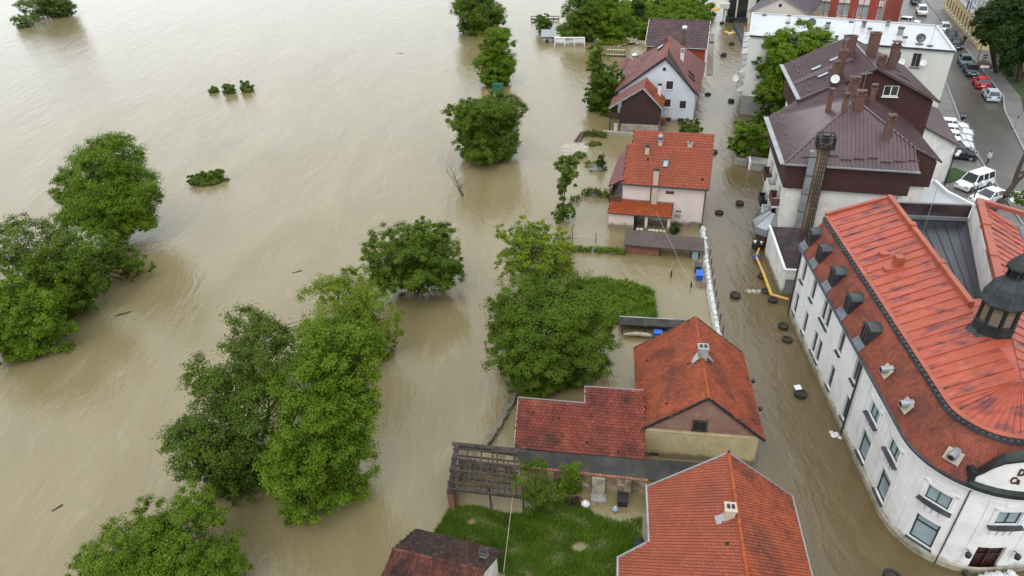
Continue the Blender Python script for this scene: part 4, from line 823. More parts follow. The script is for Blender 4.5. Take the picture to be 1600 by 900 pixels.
for z in (1.0, 4.2):
    for s in (2.8, 5.8, 8.8):
        c_ = V3((*lpath.at(s), z)); bal = MB().obox(c_ + nl * .35, dl * 1.0, nl * .38, V3((0, 0, .08))).build('balcony', 'white_paint', h)
        r_ = MB().obox(c_ + nl * .72 + V3((0, 0, .5)), dl * 1.0, nl * .03, V3((0, 0, .42)))
        for k in (-1, 1): r_.obox(c_ + nl * .36 + dl * k * .98 + V3((0, 0, .5)), dl * .03, nl * .34, V3((0, 0, .42)))
        r_.build('balcony_railing', random.choice(['white_paint', 'dark_metal', 'brown_paint']), bal)
        MB().obox(c_ + nl * .3 + dl * random.uniform(-.5, .5) + V3((0, 0, .35)), dl * .2, nl * .2, V3((0, 0, .27))).build('balcony_clutter', random.choice(['yellow', 'blue_plastic', 'grey_metal', 'old_wood', 'plastic_white']), bal)
zE = 10.05; E0, E1, T_, W_ = (26.75, 59.95, zE), (37.85, 56.45, zE), (38.35, 58.95, 11.33), (40.85, 58.1, zE); aL, aR = (34.45, 64.75, 13.8), (35.2, 64.35, 13.8); rF = (37.2, 73.0, 13.8); LF, RF = (29.4, 72.2, zE), (43.8, 71.9, zE)
fr_ = [E0, E1, T_, aR, aL]; lf_ = [LF, E0, aL, rF]; rb = MB()
for t in ((E0, E1, aL), (E1, aR, aL), (E1, T_, aR), (LF, E0, aL), (LF, aL, rF), (T_, W_, aR), (W_, RF, rF), (W_, rF, aR), (aL, aR, rF)): rb.slab(t, .1)
roof = rb.build('roof', 'brown_metal', h)
for poly, e0, e1 in ((fr_, E0, E1), (lf_, LF, E0), ([T_, W_, RF, rF, aR], W_, RF)): ribs(poly, e0, e1, .36, .10, .07).build('roof_ribs', 'brown_metal', roof, kind='stuff')
hb = MB()
for a, b in ((E0, aL), (aL, aR), (aR, T_), (aR, rF)): hb.bar(V3(a) + V3((0, 0, .05)), V3(b) + V3((0, 0, .05)), .24, .09)
hb.pieces('hip_cap', 'brown_metal', roof)
gb = MB(); gb.bar(V3(LF) + V3((-.25, 0, 0)), V3(E0) + V3((-.25, -.2, 0)), .5, .1); gb.bar(V3(E0) + V3((0, -.15, -.03)), V3(E1) + V3((0, -.15, -.03)), .22, .12); gb.pieces('gutter', 'zinc', roof)
sg = MB(); fn = nrm(V3(E1) - V3(E0)); fu = nrm(V3((34.8, 64.5, 13.8)) - (V3(E0) + V3(E1)) / 2)
for k in range(9):
    if k == 1: continue
    c_ = V3(E0) + fn * (1.4 + k * 1.15) + fu * (.75 + .18 * (k % 3)); sg.bar(c_ + V3((0, 0, .1)), c_ + fn * .95 + V3((0, 0, .1)), .05, .16)
fn2 = nrm(V3(E0) - V3(LF)); fu2 = nrm(V3((35.8, 68.8, 13.8)) - (V3(E0) + V3(LF)) / 2)
for k in range(8): c_ = V3(LF) + fn2 * (.8 + k * 1.35) + fu2 * (1.1 + .35 * (k % 2)); sg.bar(c_ + V3((0, 0, .1)), c_ + fn2 * .95 + V3((0, 0, .1)), .05, .16)
sg.pieces('snow_guard', 'brown_metal', roof)
for x, y, z0, z1, w_, d_ in ((32.8, 65.9, 12, 14.6, .45, .45), (33.6, 64.3, 12.2, 14.6, .48, .48), (34.8, 64.0, 13, 14.9, .8, .6), (37.4, 66.6, 11.8, 14.5, .48, .48), (36.4, 60.6, 10.6, 13.6, .65, .6), (35.6, 67.2, 13, 15.2, .9, .6)):
    chimney(roof, x, y, z0, z1, w_, d_, 'chimney_brick', 'chimney_brick', 1, R(-17.5), pot=True)
antenna(roof, (36.4, 66.9, 13.6), 2.6, 5, .3)
MB().tube([(37.3, 57.0, 9.9), (36.9, 57.15, 9.5), (36.9, 57.2, 3.6)], .06, 6).build('downpipe', 'zinc', h)
stk = thing('boiler_stack', 'tall stained concrete boiler stack with iron cage top and zinc duct beside the brown block', 'chimney', (29.6, 59.0, 0))
u_ = V3((.954, -.3, 0)); v_ = V3((.3, .954, 0)); k_ = V3((0, 0, 1))
MB().obox((29.75, 58.95, 5.9), u_ * .48, v_ * .45, k_ * 6.5).build('shaft', 'stack', stk)
mb = MB()
for s in (-.3, -.1, .1, .3): mb.obox(V3((29.75, 58.48, 6)) + u_ * s, u_ * .035, v_ * .03, k_ * 6.2)
for i in range(26): mb.obox((29.75, 58.47, .6 + i * .45), u_ * .33, v_ * .02, k_ * .02)
mb.build('ladder', 'dark_metal', stk)
MB().obox((28.85, 58.95, 5.6), u_ * .3, v_ * .28, k_ * 6.0).build('duct', 'zinc', stk)
for i in range(6): MB().obox((28.85, 58.95, 1.6 + i * 1.9), u_ * .33, v_ * .31, k_ * .04).build('duct_joint', 'dark_zinc', stk)
cg = MB(); c0 = V3((29.75, 58.9, 12.55))
for i in range(7):
    for sg_ in (-1, 1): cg.obox(c0 + u_ * (-.75 + i * .25) + v_ * .7 * sg_, u_ * .03, v_ * .03, k_ * .55); cg.obox(c0 + v_ * (-.7 + i * .233) + u_ * .75 * sg_, u_ * .03, v_ * .03, k_ * .55)
for z in (-.55, -.15, .2, .55):
    for sg_ in (-1, 1): cg.obox(c0 + v_ * .7 * sg_ + k_ * z, u_ * .78, v_ * .035, k_ * .035); cg.obox(c0 + u_ * .75 * sg_ + k_ * z, u_ * .035, v_ * .73, k_ * .035)
cg.obox(c0 - k_ * .58, u_ * .78, v_ * .73, k_ * .03); cg.build('cage', 'black', stk); MB().lathe((29.75, 58.9, 12.4), [(.28, 0), (.28, .7), (.35, .72), (.35, .8)], 10).build('flue_pipe', 'dark_metal', stk)

h = thing('brown_gable_block', 'rear apartment block with wide brown clad gable, window with air conditioner and brown metal roof', 'apartment block', (40, 76, 0))
nlc, rc_, flc = np.array((32.8, 71.9)), np.array((45.5, 68.7)), np.array((35.4, 84.25)); frc = rc_ + flc - nlc; qi = quad_inset([nlc, rc_, frc, flc], .25, .1)
gpath = Path([qi[0], qi[1]]); mb = MB(); GL = gpath.L
wop = (7.55, 9.05, 12.4, 13.55); wall(mb, gpath, 8.4, 12.0); zg = lambda s: 12.0 + 3.3 * (1 - abs(s - GL / 2) / (GL / 2))
def gq(s, z): q_ = gpath.at(s); return (q_[0], q_[1], z)
mb.poly([gq(0, 12), gq(wop[0], 12), gq(wop[0], zg(wop[0])), gq(GL / 2, zg(GL / 2))]); mb.poly([gq(wop[0], 12), gq(wop[1], 12), gq(wop[1], wop[2]), gq(wop[0], wop[2])]); mb.poly([gq(wop[0], wop[3]), gq(wop[1], wop[3]), gq(wop[1], zg(wop[1])), gq(wop[0], zg(wop[0]))]); mb.poly([gq(wop[1], 12), gq(GL, 12), gq(wop[1], zg(wop[1]))])
lp2 = Path([qi[3], qi[0]]); lops = [(4.0, 5.2, 10.3, 11.7), (9.3, 10.6, 9.2, 11.4)]
wall(mb, lp2, 8.4, 12.0, lops, .6); wall(mb, Path([qi[1], qi[2], qi[3]]), 8.4, 12.0); mb.poly([(*p, 8.4) for p in reversed(qi)]); mb.build('cladding', 'brown_clad', h)
window(h, gpath, *wop, .15, sill='white_paint', fw=.1)
for o in lops: window(h, lp2, *o, .6, sill=None)
q2 = quad_inset([nlc, rc_, frc, flc], .7, .5); mb = MB(); wl2 = Path([q2[3], q2[0]]); wo2 = [(2 + i * 3.2, 3.3 + i * 3.2, z, z + 1.8) for i in range(3) for z in (1.3, 5)]
wall(mb, wl2, -.6, 8.4, wo2, .2); wall(mb, Path([q2[0], q2[1], q2[2], q2[3]]), -.6, 8.4); mb.build('wall', 'white_wall', h)
for o in wo2: window(h, wl2, *o, .2)
ze, zr = 12.0, 15.45; rn, rf = (nlc + rc_) / 2, (flc + frc) / 2; v2 = (flc - nlc) / np.linalg.norm(flc - nlc); rn = rn - v2 * .3
a0, a1 = nlc - v2 * .3, rc_ - v2 * .3; u2 = (rc_ - nlc) / np.linalg.norm(rc_ - nlc)
SLb = [(*(flc - u2 * .3), ze), (*(a0 - u2 * .3), ze), (*rn, zr), (*rf, zr)]; SRb = [(*(a1 + u2 * .3), ze), (*(frc + u2 * .3), ze), (*rf, zr), (*rn, zr)]
rb = MB().slab(SLb, .12); rb.slab(SRb, .12); roof = rb.build('roof', 'brown_metal', h)
for p in (SLb, SRb): ribs(p, p[0], p[1], .4, .10, .07).build('roof_ribs', 'brown_metal', roof, kind='stuff')
e = MB(); e.bar(SLb[1], SLb[2], .12, .26); e.bar(SRb[0], SRb[3], .12, .26); e.bar(SLb[2], SLb[3], .3, .1); e.pieces('verge_board', 'brown_metal', roof)
MB().bar(V3(SLb[0]) + V3((-.2, 0, 0)), V3(SLb[1]) + V3((-.2, 0, 0)), .5, .1).pieces('gutter', 'zinc', roof)
upb = nrm(V3(SLb[2]) - V3(SLb[1])); vb_ = V3((*v2, 0)); mid = V3(SLb[1]) * .5 + V3(SLb[2]) * .5
MB().obox(V3(SLb[1]) + vb_ * 5.2 + upb * 3.2 + V3((0, 0, .1)), upb * 3.1, vb_ * .55, V3((0, 0, .06))).build('roof_valley', 'tile_dark', roof)
for a, b in ((3.1, 4.1), (2.9, 7.0), (4.7, 5.0), (5.0, 7.4)): roof_window(roof, V3(SLb[1]) + vb_ * b + upb * a, vb_, upb, .7, 1.1)
for k in range(2): roof_window(roof, V3(SRb[0]) + vb_ * (3 + 3 * k) + nrm(V3(SRb[3]) - V3(SRb[0])) * 3.5, vb_, nrm(V3(SRb[3]) - V3(SRb[0])), .6, 1.2, 'glass_dark')
sg = MB()
for k in range(7): c_ = V3(SLb[1]) + vb_ * (1 + k * 1.7) + upb * (1.0 + .4 * (k % 2)); sg.bar(c_ + V3((0, 0, .1)), c_ + vb_ * 1.1 + V3((0, 0, .1)), .05, .16)
sg.pieces('snow_guard', 'brown_metal', roof)
for x, y, z0, z1, w_, d_ in ((36.6, 72.9, 13, 16.6, .75, .6), (35.4, 71.4, 12.6, 15.6, .6, .6), (41.3, 75.9, 14, 17.4, 1.0, .8), (39.4, 77.5, 14.5, 16.8, 1.3, .6), (43.4, 75.0, 13, 16.2, .8, .7), (40.2, 71.5, 14.6, 15.9, .7, .6)):
    chimney(roof, x, y, z0, z1, w_, d_, 'chimney_brick', 'chimney_brick', 1, R(-14), pot=(z1 < 16.5))
ac = MB().obox((37.25, 70.62, 13.45), V3((.4, -.1, 0)), V3((.04, .16, 0)), V3((0, 0, .3))).build('air_conditioner', 'white_paint', h); MB().lathe((0, 0, 0), [(.2, 0), (.2, .02)], 12).build('fan_grille', 'black', ac, local=True)
[c for c in ac.children][0].matrix_local = Matrix.Translation(Vector((37.15, 70.44, 13.45)) - h.location) @ Matrix.Rotation(R(-14), 4, 'Z') @ Matrix.Rotation(R(90), 4, 'X')
dish(roof, (35.35, 70.9, 14.3), (-.2, -.9, .35), .45, 'white_paint', (35.4, 71.2, 14.3))
antenna(roof, (36.9, 73.3, 15.5), 2.4, 4, .9)
# right wing of the rear block
MB().add([(45.6, 69.3, -.5), (52.0, 72.6, -.5), (56.0, 84.0, -.5), (48.2, 81, -.5), (45.6, 69.3, 8.9), (52.0, 72.6, 5.2), (56, 84, 5.2), (48.2, 81, 8.9)], [(0, 1, 5, 4), (1, 2, 6, 5), (2, 3, 7, 6), (3, 0, 4, 7)]).build('side_wing', 'white_wall', h)
MB().slab([(45.5, 68.9, 9.05), (52.3, 72.3, 5.2), (56.3, 84.2, 5.2), (48.0, 81.3, 9.05)], .12).build('wing_roof', 'tile_dark', h)

# low annex with the dark roof, between the corner building and the brown block
h = thing('low_flat_annex', 'low white annex with dark sheet roof and mould stained wall by the corner building', 'annex', (27, 56, 0))
fpn = [(25.36, 52.6), (28.6, 51.9), (29.4, 58.9), (26.26, 59.6)]; mb = MB(); wall(mb, Path([fpn[3], fpn[0]]), -.6, 2.6); wall(mb, Path([fpn[0], fpn[1], fpn[2], fpn[3]]), -.6, 2.6, [(.25, 1.6, -.4, 1.7)])
mb.poly([(*fpn[3], 2.6), (*fpn[0], 2.6), (*fpn[0], 2.75), (*fpn[3], 3.5)]); mb.poly([(*fpn[0], 2.6), (*fpn[1], 2.6), (*fpn[1], 2.75), (*fpn[0], 2.75)]); mb.build('wall', 'white_wall', h)
MB().poly([(25.5, 52.75, -.4), (27.3, 52.35, -.4), (27.3, 52.35, 1.75), (25.5, 52.75, 1.75)]).build('doorway', 'grey_wall', h)
MB().slab([(25.5, 52.7, 2.72), (28.6, 52.0, 2.72), (29.4, 58.9, 3.42), (26.4, 59.5, 3.42)], .1).build('roof', 'tar_brown', h)
e = MB(); e.bar((25.36, 52.6, 2.8), (26.26, 59.6, 3.52), .22, .16); e.bar((25.36, 52.55, 2.8), (28.6, 51.85, 2.8), .2, .14); e.pieces('parapet', 'white_paint', h); MB().bar((25.55, 52.7, 2.86), (26.45, 59.5, 3.58), .14, .1).build('roof_edge', 'dark_metal', h)
# grey metal bay roof at street level
h = thing('metal_bay_canopy', 'rounded grey sheet metal canopy over a shop bay at street level', 'canopy', (26.6, 63, 0))
pts = [(27.9, 60.9), (26.6, 60.7), (25.7, 61.7), (25.9, 63.3), (27.2, 64.4), (28.6, 64.4)]; cx_, cy_ = 28.3, 62.6; mb = MB(); N_ = len(pts)
for i in range(N_ - 1):
    a, b = pts[i], pts[i + 1]; mb.poly([(*a, 2.3), (*b, 2.3), (b[0] * .35 + cx_ * .65, b[1] * .35 + cy_ * .65, 3.5), (a[0] * .35 + cx_ * .65, a[1] * .35 + cy_ * .65, 3.5)]); mb.poly([(*a, 1.5), (*b, 1.5), (*b, 2.3), (*a, 2.3)])
mb.build('canopy_sheet', 'zinc', h); e = MB()
for a in pts: e.bar((*a, 2.3), (a[0] * .35 + cx_ * .65, a[1] * .35 + cy_ * .65, 3.5), .05, .05)
e.pieces('seam', 'dark_zinc', h); mb = MB(); wall(mb, Path([(28.1, 61.3), (26.7, 61.2), (26.2, 62), (26.4, 63), (27.4, 63.9)][::-1]), -.6, 1.6); mb.build('bay_wall', 'brown_paint', h)

# white flat terrace behind the corner building
h = thing('white_flat_terrace', 'low building with bright white flat roof and raised edge behind the corner building', 'building', (43, 58, 0))
tp = [(38.2, 50.8), (45.2, 50.2), (48.2, 59.5), (46.8, 64.4), (47.0, 67.2), (45.8, 67.0), (42.2, 62.2), (40.8, 58.0), (38.8, 57.2)]
MB().prism(tp, -.5, 3.3).build('building_body', 'white_wall', h); MB().prism([(p[0] * .99 + .43, p[1] * .99 + .58) for p in tp], 3.3, 3.36).build('roof', 'white_roof', h)
e = MB()
for a, b in zip(tp, tp[1:] + tp[:1]): e.bar((*a, 3.5), (*b, 3.5), .3, .4)
e.pieces('parapet', 'white_paint', h)

# ================================================================== white block with the flat white roof
h = thing('white_flat_block', 'long pale apartment block with flat white membrane roof and scattered vents', 'apartment block', (50, 100, 0))
LN, RN, RFb, LFb = (36.3, 100.3), (58.2, 87.2), (62.7, 99.6), (41.0, 113.6); ZR = 11.4
pn = Path([LN, RN]); nops = [(21.0, 22.0, 9.1, 10.9), (13.1, 14.6, 9.5, 10.9), (10.2, 11.5, 9.6, 10.9), (18.6, 19.6, 9.1, 10.9), (21.2, 22.1, 5.6, 7.3), (1.3, 2.1, 2.95, 3.6), (2.3, 3.1, 2.95, 3.6), (3.3, 4.1, 2.95, 3.6), (4.3, 5.1, 2.95, 3.6), (5.5, 6.4, -.1, 1.2)]
mb = MB(); wall(mb, pn, -.6, ZR, nops, .2); wall(mb, Path([RN, RFb, LFb]), -.6, ZR)
pl = Path([LFb, LN]); sops = [(1.2 + i * 3.2, 2.8 + i * 3.2, z, z + 1.6) for i in range(4) for z in (3.4, 6.2, 9.0)]; wall(mb, pl, -.6, ZR, sops, .2); mb.build('wall', 'white_render', h)
for o in nops: window(h, pn, *o, .2, frame_m='white_paint' if o[2] < 5 else 'grey_metal', fw=.07, sill='dark_metal' if o[2] > 5 else 'white_paint', sill_x=.12)
for o in sops: window(h, pl, *o, .2, sill='white_paint')
a, b = V3((*pn.at(.0, .03), .75)), V3((*pn.at(9.5, .03), .75)); nb_ = V3((*pn.n[0], 0)); MB().obox((a + b) / 2 + V3((0, 0, .45)), (b - a) / 2, nb_ * .04, V3((0, 0, 1.65))).build('grey_basement', 'grey_wall', h)
gd = MB().obox(V3((*pn.at(4.2, .09), .6)), nrm(b - a) * 1.3, nb_ * .03, V3((0, 0, .8))).build('garage_door', 'brown_clad', h)
rq = [(*LN, ZR), (*RN, ZR), (*RFb, ZR), (*LFb, ZR)]; MB().slab([(p[0], p[1], ZR + .08) for p in rq], .1).build('roof', 'white_roof', h); e = MB()
for i in range(4): e.bar(V3(rq[i]) + V3((0, 0, .12)), V3(rq[(i + 1) % 4]) + V3((0, 0, .12)), .35, .22)
e.pieces('parapet', 'white_roof', h); e = MB(); e.bar(V3((*pn.at(0, .2), ZR + .12)), V3((*pn.at(pn.L, .2), ZR + .12)), .06, .24); e.build('roof_edge', 'dark_zinc', h)
for z in (3.1, 5.9, 8.7):
    for s in (2, 5.2, 8.4, 11.6):
        c_ = V3((*pl.at(s), z)); n_ = V3((*pl.n[0], 0)); d_ = V3((*(pl.at(2) - pl.at(1)), 0)); MB().obox(c_ + n_ * .45, d_ * 1.1, n_ * .5, V3((0, 0, .08))).build('balcony', 'white_paint', h); MB().obox(c_ + n_ * .93 + V3((0, 0, .5)), d_ * 1.1, n_ * .03, V3((0, 0, .45))).build('balcony_railing', 'concrete', h)
def onblock(a, b): return V3(rq[0]) * (1 - a) * (1 - b) + V3(rq[1]) * a * (1 - b) + V3(rq[2]) * a * b + V3(rq[3]) * (1 - a) * b + V3((0, 0, .1))
for a, b, s in ((.2, .45, .5), (.235, .12, .35), (.34, .62, .5), (.42, .55, .55), (.45, .08, .4), (.615, .72, .55), (.63, .45, .5), (.64, .25, .6), (.745, .85, .5), (.785, .5, .7), (.785, .2, .5), (.21, .8, .45)):
    c_ = onblock(a, b); vv = MB().obox(c_ + V3((0, 0, s * .6)), V3((s * .45, -s * .25, 0)), V3((s * .25, s * .45, 0)), V3((0, 0, s * .6))).build('roof_vent', random.choice(['concrete', 'kerb', 'white_wall']), h)
    MB().obox(c_ + V3((0, 0, s * 1.35)), V3((s * .55, -s * .3, 0)), V3((s * .3, s * .55, 0)), V3((0, 0, .06))).build('vent_cap', 'dark_metal', vv)
c_ = onblock(.37, .3); MB().obox(c_ + V3((0, 0, .3)), V3((.9, -.5, 0)), V3((.25, .4, 0)), V3((0, 0, .3))).build('roof_hatch', 'white_roof', h)
for a, b, m_ in ((.855, .17, 'dark_zinc'), (.33, .5, 'dark_zinc')):
    c_ = onblock(a, b); dish(h, c_ + V3((0, 0, .8)), (-.3, -.8, .5), .6, m_, c_ + V3((0, 0, .05))); MB().lathe(c_, [(.5, 0), (.5, .06)], 8).build('dish_foot', 'dark_metal', h)
for a, b, hh in ((.07, .93, 2.8), (.9, .13, 4.0), (.53, .15, 2.5), (.56, .9, 2.0)):
    c_ = onblock(a, b); antenna(h, c_, hh, 0, name='mast'); MB().lathe(c_, [(.4, 0), (.4, .08)], 8).build('mast_foot', 'dark_metal', h)
for s, z in ((19.9, 9.8), (22.4, 9.9)): dish(h, V3((*pn.at(s, .45), z)), (-.2, -.9, .3), .42, 'white_paint', V3((*pn.at(s + .3, .02), z)))
dish(h, V3((*pl.at(11.5, 1.2), 4.6)), (-.7, -.6, .3), .55, 'white_paint', V3((*pl.at(11.5, .5), 4.4)))
antenna(h, (58.6, 89.0, 6.5), 2.6, 3, .5, 'wall_mast')

# buildings at the back
h = thing('grey_gable_house', 'grey slate roofed house with cream gable and round hole behind the flat block', 'house', (52, 134, 0))
q = [(47.4, 134.2), (57.0, 128.2), (63.5, 138.6), (53.9, 144.6)]
roof, pt_ = gable_house(h, q, 7.0, 9.9, 'tile_grey', 'cream', 'pale_wall', iu=.4, iv=.3, tw=.35, th=.4, arch=.015)
nn = V3((*pt_[0].n[0], 0)); c_ = V3((*pt_[0].at(pt_[0].L * .5), 8.4)) + nn * .06; a_ = V3((*(pt_[0].at(1) - pt_[0].at(0)), 0))
mb = MB(); mb.poly([c_ + a_ * .3 * math.cos(t) + V3((0, 0, .3 * math.sin(t))) for t in [2 * math.pi * k / 14 for k in range(14)]]); mb.build('round_hole', 'black', h)
antenna(roof, (51.6, 135.5, 8.5), 2.5, 3, .4)
h = thing('red_brick_office', 'red brick office building with white panels and tall windows beyond the flat white roof', 'building', (68, 140, 0))
Lb, Rb = np.array((63.0, 142.0)), np.array((72.6, 132.9)); pb_ = Path([Lb, Rb]); LL = pb_.L; kx = LL / 580.0; cells = [(65, 150), (215, 310), (375, 465), (535, 575)]
wops = []; 
for a, b in cells:
    for z in (.8, 4.3, 7.9, 11.5): wops.append((a * kx, (a + b) / 2 * kx - .06, z, z + 2.2)); wops.append(((a + b) / 2 * kx + .06, b * kx, z, z + 2.2))
mb = MB(); wall(mb, pb_, -.5, 15, wops, .25); nv = np.array((.69, .72)); R2, L2 = Rb + nv * 12, Lb + nv * 12; wall(mb, Path([Rb, R2, L2, Lb]), -.5, 15); mb.poly([(*Lb, 15), (*Rb, 15), (*R2, 15), (*L2, 15)]); mb.build('wall', 'brick_red', h)
for o in wops: window(h, pb_, *o, .25, glass='glass_blue', frame_m='white_paint', mull=0, sill=None, fw=.08)
for a, b in cells:
    for z in (3.05, 6.6, 10.2): 
        for k in (0, 1): p0_, p1_ = V3((*pb_.at(a * kx + k * (b - a) / 2 * kx + .06, .06), z + .6)), V3((*pb_.at(a * kx + (k + 1) * (b - a) / 2 * kx - .06, .06), z + .6)); MB().obox((p0_ + p1_) / 2, (p1_ - p0_) / 2, V3((*pb_.n[0], 0)) * .05, V3((0, 0, .52))).build('spandrel_panel', 'pale_wall', h)
MB().obox(V3((*pb_.at(3.6, .3), 3.4)), V3((*(pb_.at(1) - pb_.at(0)), 0)) * .45, V3((*pb_.n[0], 0)) * .2, V3((0, 0, .35))).build('air_conditioner', 'white_paint', h)
MB().obox(V3((*pb_.at(LL + .2, .0), 7)), V3((.12, -.1, 0)), V3((.1, .12, 0)), V3((0, 0, 8))).build('corner_downpipe', 'kerb', h)
h = thing('street_end_house', 'pale house with dark glazing and white posts at the far end of the flooded street', 'house', (54, 158, 0))
pp = Path([(50.2, 157.5), (60.5, 153.0)]); oo = [(.9, 2.6, -.3, 5.5), (2.9, 5.0, -.3, 5.5), (6.6, 10.0, -.3, 5.0)]
mb = MB(); wall(mb, pp, -.6, 9, oo, .6); wall(mb, Path([(60.5, 153), (65, 163), (54.7, 167.5), (50.2, 157.5)]), -.6, 9); mb.poly([(50.2, 157.5, 9), (60.5, 153, 9), (65, 163, 9), (54.7, 167.5, 9)]); mb.build('wall', 'pale_wall', h)
for o in oo: window(h, pp, *o, .6, frame_m='dark_metal', mull=2, trans=1, sill=None)
MB().obox(V3((*pp.at(4.5, 1.2), .5)), V3((*(pp.at(4) - pp.at(0)), 0)), V3((*pp.n[0], 0)) * .06, V3((0, 0, .6))).build('terrace_fence', 'dark_zinc', h)
for s in (.6, 5.6): MB().bar((*pp.at(s, 1.3), -.3), (*pp.at(s, 1.3), 3.4), .22, .22).build('white_post', 'white_paint', h)
MB().obox(V3((*pp.at(.3, .9), 3.4)), V3((.9, -.4, 0)), V3((.3, .7, 0)), V3((0, 0, .5))).build('folded_parasol', 'pale_wall', h)

h = thing('yellow_town_building', 'ornate yellow building with white upper storey and flag, on the corner by the park', 'building', (92, 132, 0))
fy = Path([(98.0, 155.2), (87.0, 124.2)]); fx = Path([(87.0, 124.2), (101, 117.5)]); yo = [(2 + i * 2.55, 3.1 + i * 2.55, 1.2, 3.2) for i in range(12)]; yu = [(1.8 + i * 2.55, 3.3 + i * 2.55, 5.9, 8.9) for i in range(12)]
mb = MB(); wall(mb, fy, -.2, 4.7, yo, .25); wall(mb, fx, -.2, 4.7, [(2, 3, 1.2, 3.2), (6, 7, 1.2, 3.2)], .25); mb.build('ground_storey', 'yellow_wall', h)
mb = MB(); wall(mb, fy, 4.7, 12.5, yu, .3); wall(mb, fx, 4.7, 12.5); wall(mb, Path([(101, 117.5), (112, 148.5), (98, 155.2)]), -.2, 12.5); mb.poly([(98, 155.2, 12.5), (87, 124.2, 12.5), (101, 117.5, 12.5), (112, 148.5, 12.5)]); mb.build('upper_storey', 'pale_wall', h)
for o in yo: window(h, fy, *o, .25, frame_m='louvre_wood', sill='white_paint')
for o in yu: window(h, fy, *o, .3, frame_m='white_paint', sill='white_paint', sill_o=.3, sill_x=.3)
for o in ((2, 3, 1.2, 3.2), (6, 7, 1.2, 3.2)): window(h, fx, *o, .25, frame_m='louvre_wood')
cb = MB()
for z, k in ((4.7, .3), (12.4, .5)):
    for p_ in (fy, fx): a, b = V3((*p_.at(0, k / 2), z)), V3((*p_.at(p_.L, k / 2), z)); cb.obox((a + b) / 2, (b - a) / 2 , V3((*p_.n[0], 0)) * k / 2, V3((0, 0, .18)))
cb.build('cornice', 'white_paint', h)
for i in range(13): c_ = V3((*fy.at(1.25 + i * 2.55, .1), 8.2)); MB().obox(c_, V3((*(fy.at(1) - fy.at(0)), 0)) * .22, V3((*fy.n[0], 0)) * .12, V3((0, 0, 3.3))).build('pilaster', 'white_paint', h)
fp_ = V3((*fy.at(24.6, .2), 6.2)); fn_ = V3((*fy.n[0], 0)); MB().tube([fp_, fp_ + fn_ * 1.6 + V3((0, 0, 1.4))], .04, 5).build('flag_pole', 'white_paint', h)
fd = V3((*(fy.at(1) - fy.at(0)), 0)); p0_ = fp_ + fn_ * 1.55 + V3((0, 0, 1.35)); 
for k, m_ in enumerate(('door_red', 'white_paint', 'blue_plastic')):
    mb = MB(); m0 = p0_ - nrm(fn_ * 1.6 + V3((0, 0, 1.4))) * (.05 + k * .3); m1 = m0 - nrm(fn_ * 1.6 + V3((0, 0, 1.4))) * .3
    for j in range(4): 
        w0_, w1_ = .08 * math.sin(j * 1.7), .08 * math.sin((j + 1) * 1.7); mb.poly([m0 + V3((0, 0, -.5 * j)) + fd * w0_, m1 + V3((0, 0, -.5 * j)) + fd * w0_, m1 + V3((0, 0, -.5 * (j + 1))) + fd * w1_, m0 + V3((0, 0, -.5 * (j + 1))) + fd * w1_])
    mb.build('flag_stripe', m_, h)

# ================================================================== the corner building
h = thing('corner_building', 'white corner building with rounded facade, red metal roof, mansard dormers and dark cupola', 'building', (28, 38, 0))
A0 = np.array((25.09, 49.49)); C1, C2, RR = np.array((26.95, 27.35)), np.array((28.6, 27.35)), 4.1
pts = [A0, C1 + RR * np.array((math.cos(R(174.2)), math.sin(R(174.2))))]
for k in range(1, 17): t = R(174.2 + (270 - 174.2) * k / 16); pts.append(C1 + RR * np.array((math.cos(t), math.sin(t))))
for k in range(0, 12): t = R(270 + 66 * k / 11); pts.append(C2 + RR * np.array((math.cos(t), math.sin(t))))
dE = np.array((.4067, .9135)); pts.append(pts[-1] + dE * 22); cp = Path(pts); S1 = cp.s[1]; S2 = cp.s[17]; S3 = cp.s[18]; S4 = cp.s[29]
ups = [(s - .40, s + .40, 4.35, 6.4) for s in (1.28, 3.99, 6.83, 7.81, 10.89, 14.06)]; los = [(s - .40, s + .40, .8, 2.95) for s in (1.05, 3.85, 6.5, 7.64, 10.77, 14.18)]
cu = [(s - .66, s + .66, 4.35, 5.5) for s in (17.75, 21.0, 24.85, 28.45)]; clo = [(s - .68, s + .68, .85, 3.0) for s in (17.85, 21.2, 24.9)]; door = (27.65, 29.25, -.4, 2.35); more = [(s - .62, s + .62, z, z + dz) for s in (32.2, 36, 40, 44) for z, dz in ((4.3, .95), (.85, 2.15))]
mb = MB(); wall(mb, cp, -.6, 6.95, ups + los + cu + clo + [door] + more, .22)
E_ = (31.4, 49.75); wall(mb, Path([(41.0, 47.2), E_, tuple(A0)]), -.6, 6.95); mb.build('facade', 'stucco_white', h)
def sweep(prof, s0, s1, name, m_, parent, closed=False, step=.8):
    ss = sorted(set([s0, s1] + [x for x in cp.s if s0 < x < s1] + [s0 + k * step for k in range(int((s1 - s0) / step))])); mb = MB(); vs = []
    for s in ss: vs += [cp.P(s, z, o) for o, z in prof]
    n_ = len(prof); fs = []
    for i in range(len(ss) - 1):
        for k in range(n_ if closed else n_ - 1): fs.append((i * n_ + k, (i + 1) * n_ + k, (i + 1) * n_ + (k + 1) % n_, i * n_ + (k + 1) % n_))
    if closed: fs.append(tuple(range(n_))); fs.append(tuple((len(ss) - 1) * n_ + k for k in range(n_ - 1, -1, -1)))
    mb.add(vs, fs); return mb.build(name, m_, parent)
for o in ups: window(h, cp, *o, .22, frame_m='grey_metal', fw=.05, sill_o=.18, sill_x=.06, sill_h=.06)
for o in los: window(h, cp, *o, .22, frame_m='grey_metal', fw=.05, sill_o=.12, sill_x=.06)
for o in cu + [m for m in more if m[2] > 3]: window(h, cp, *o, .22, glass='glass_blue', frame_m='dark_zinc', fw=.05, sill=None)
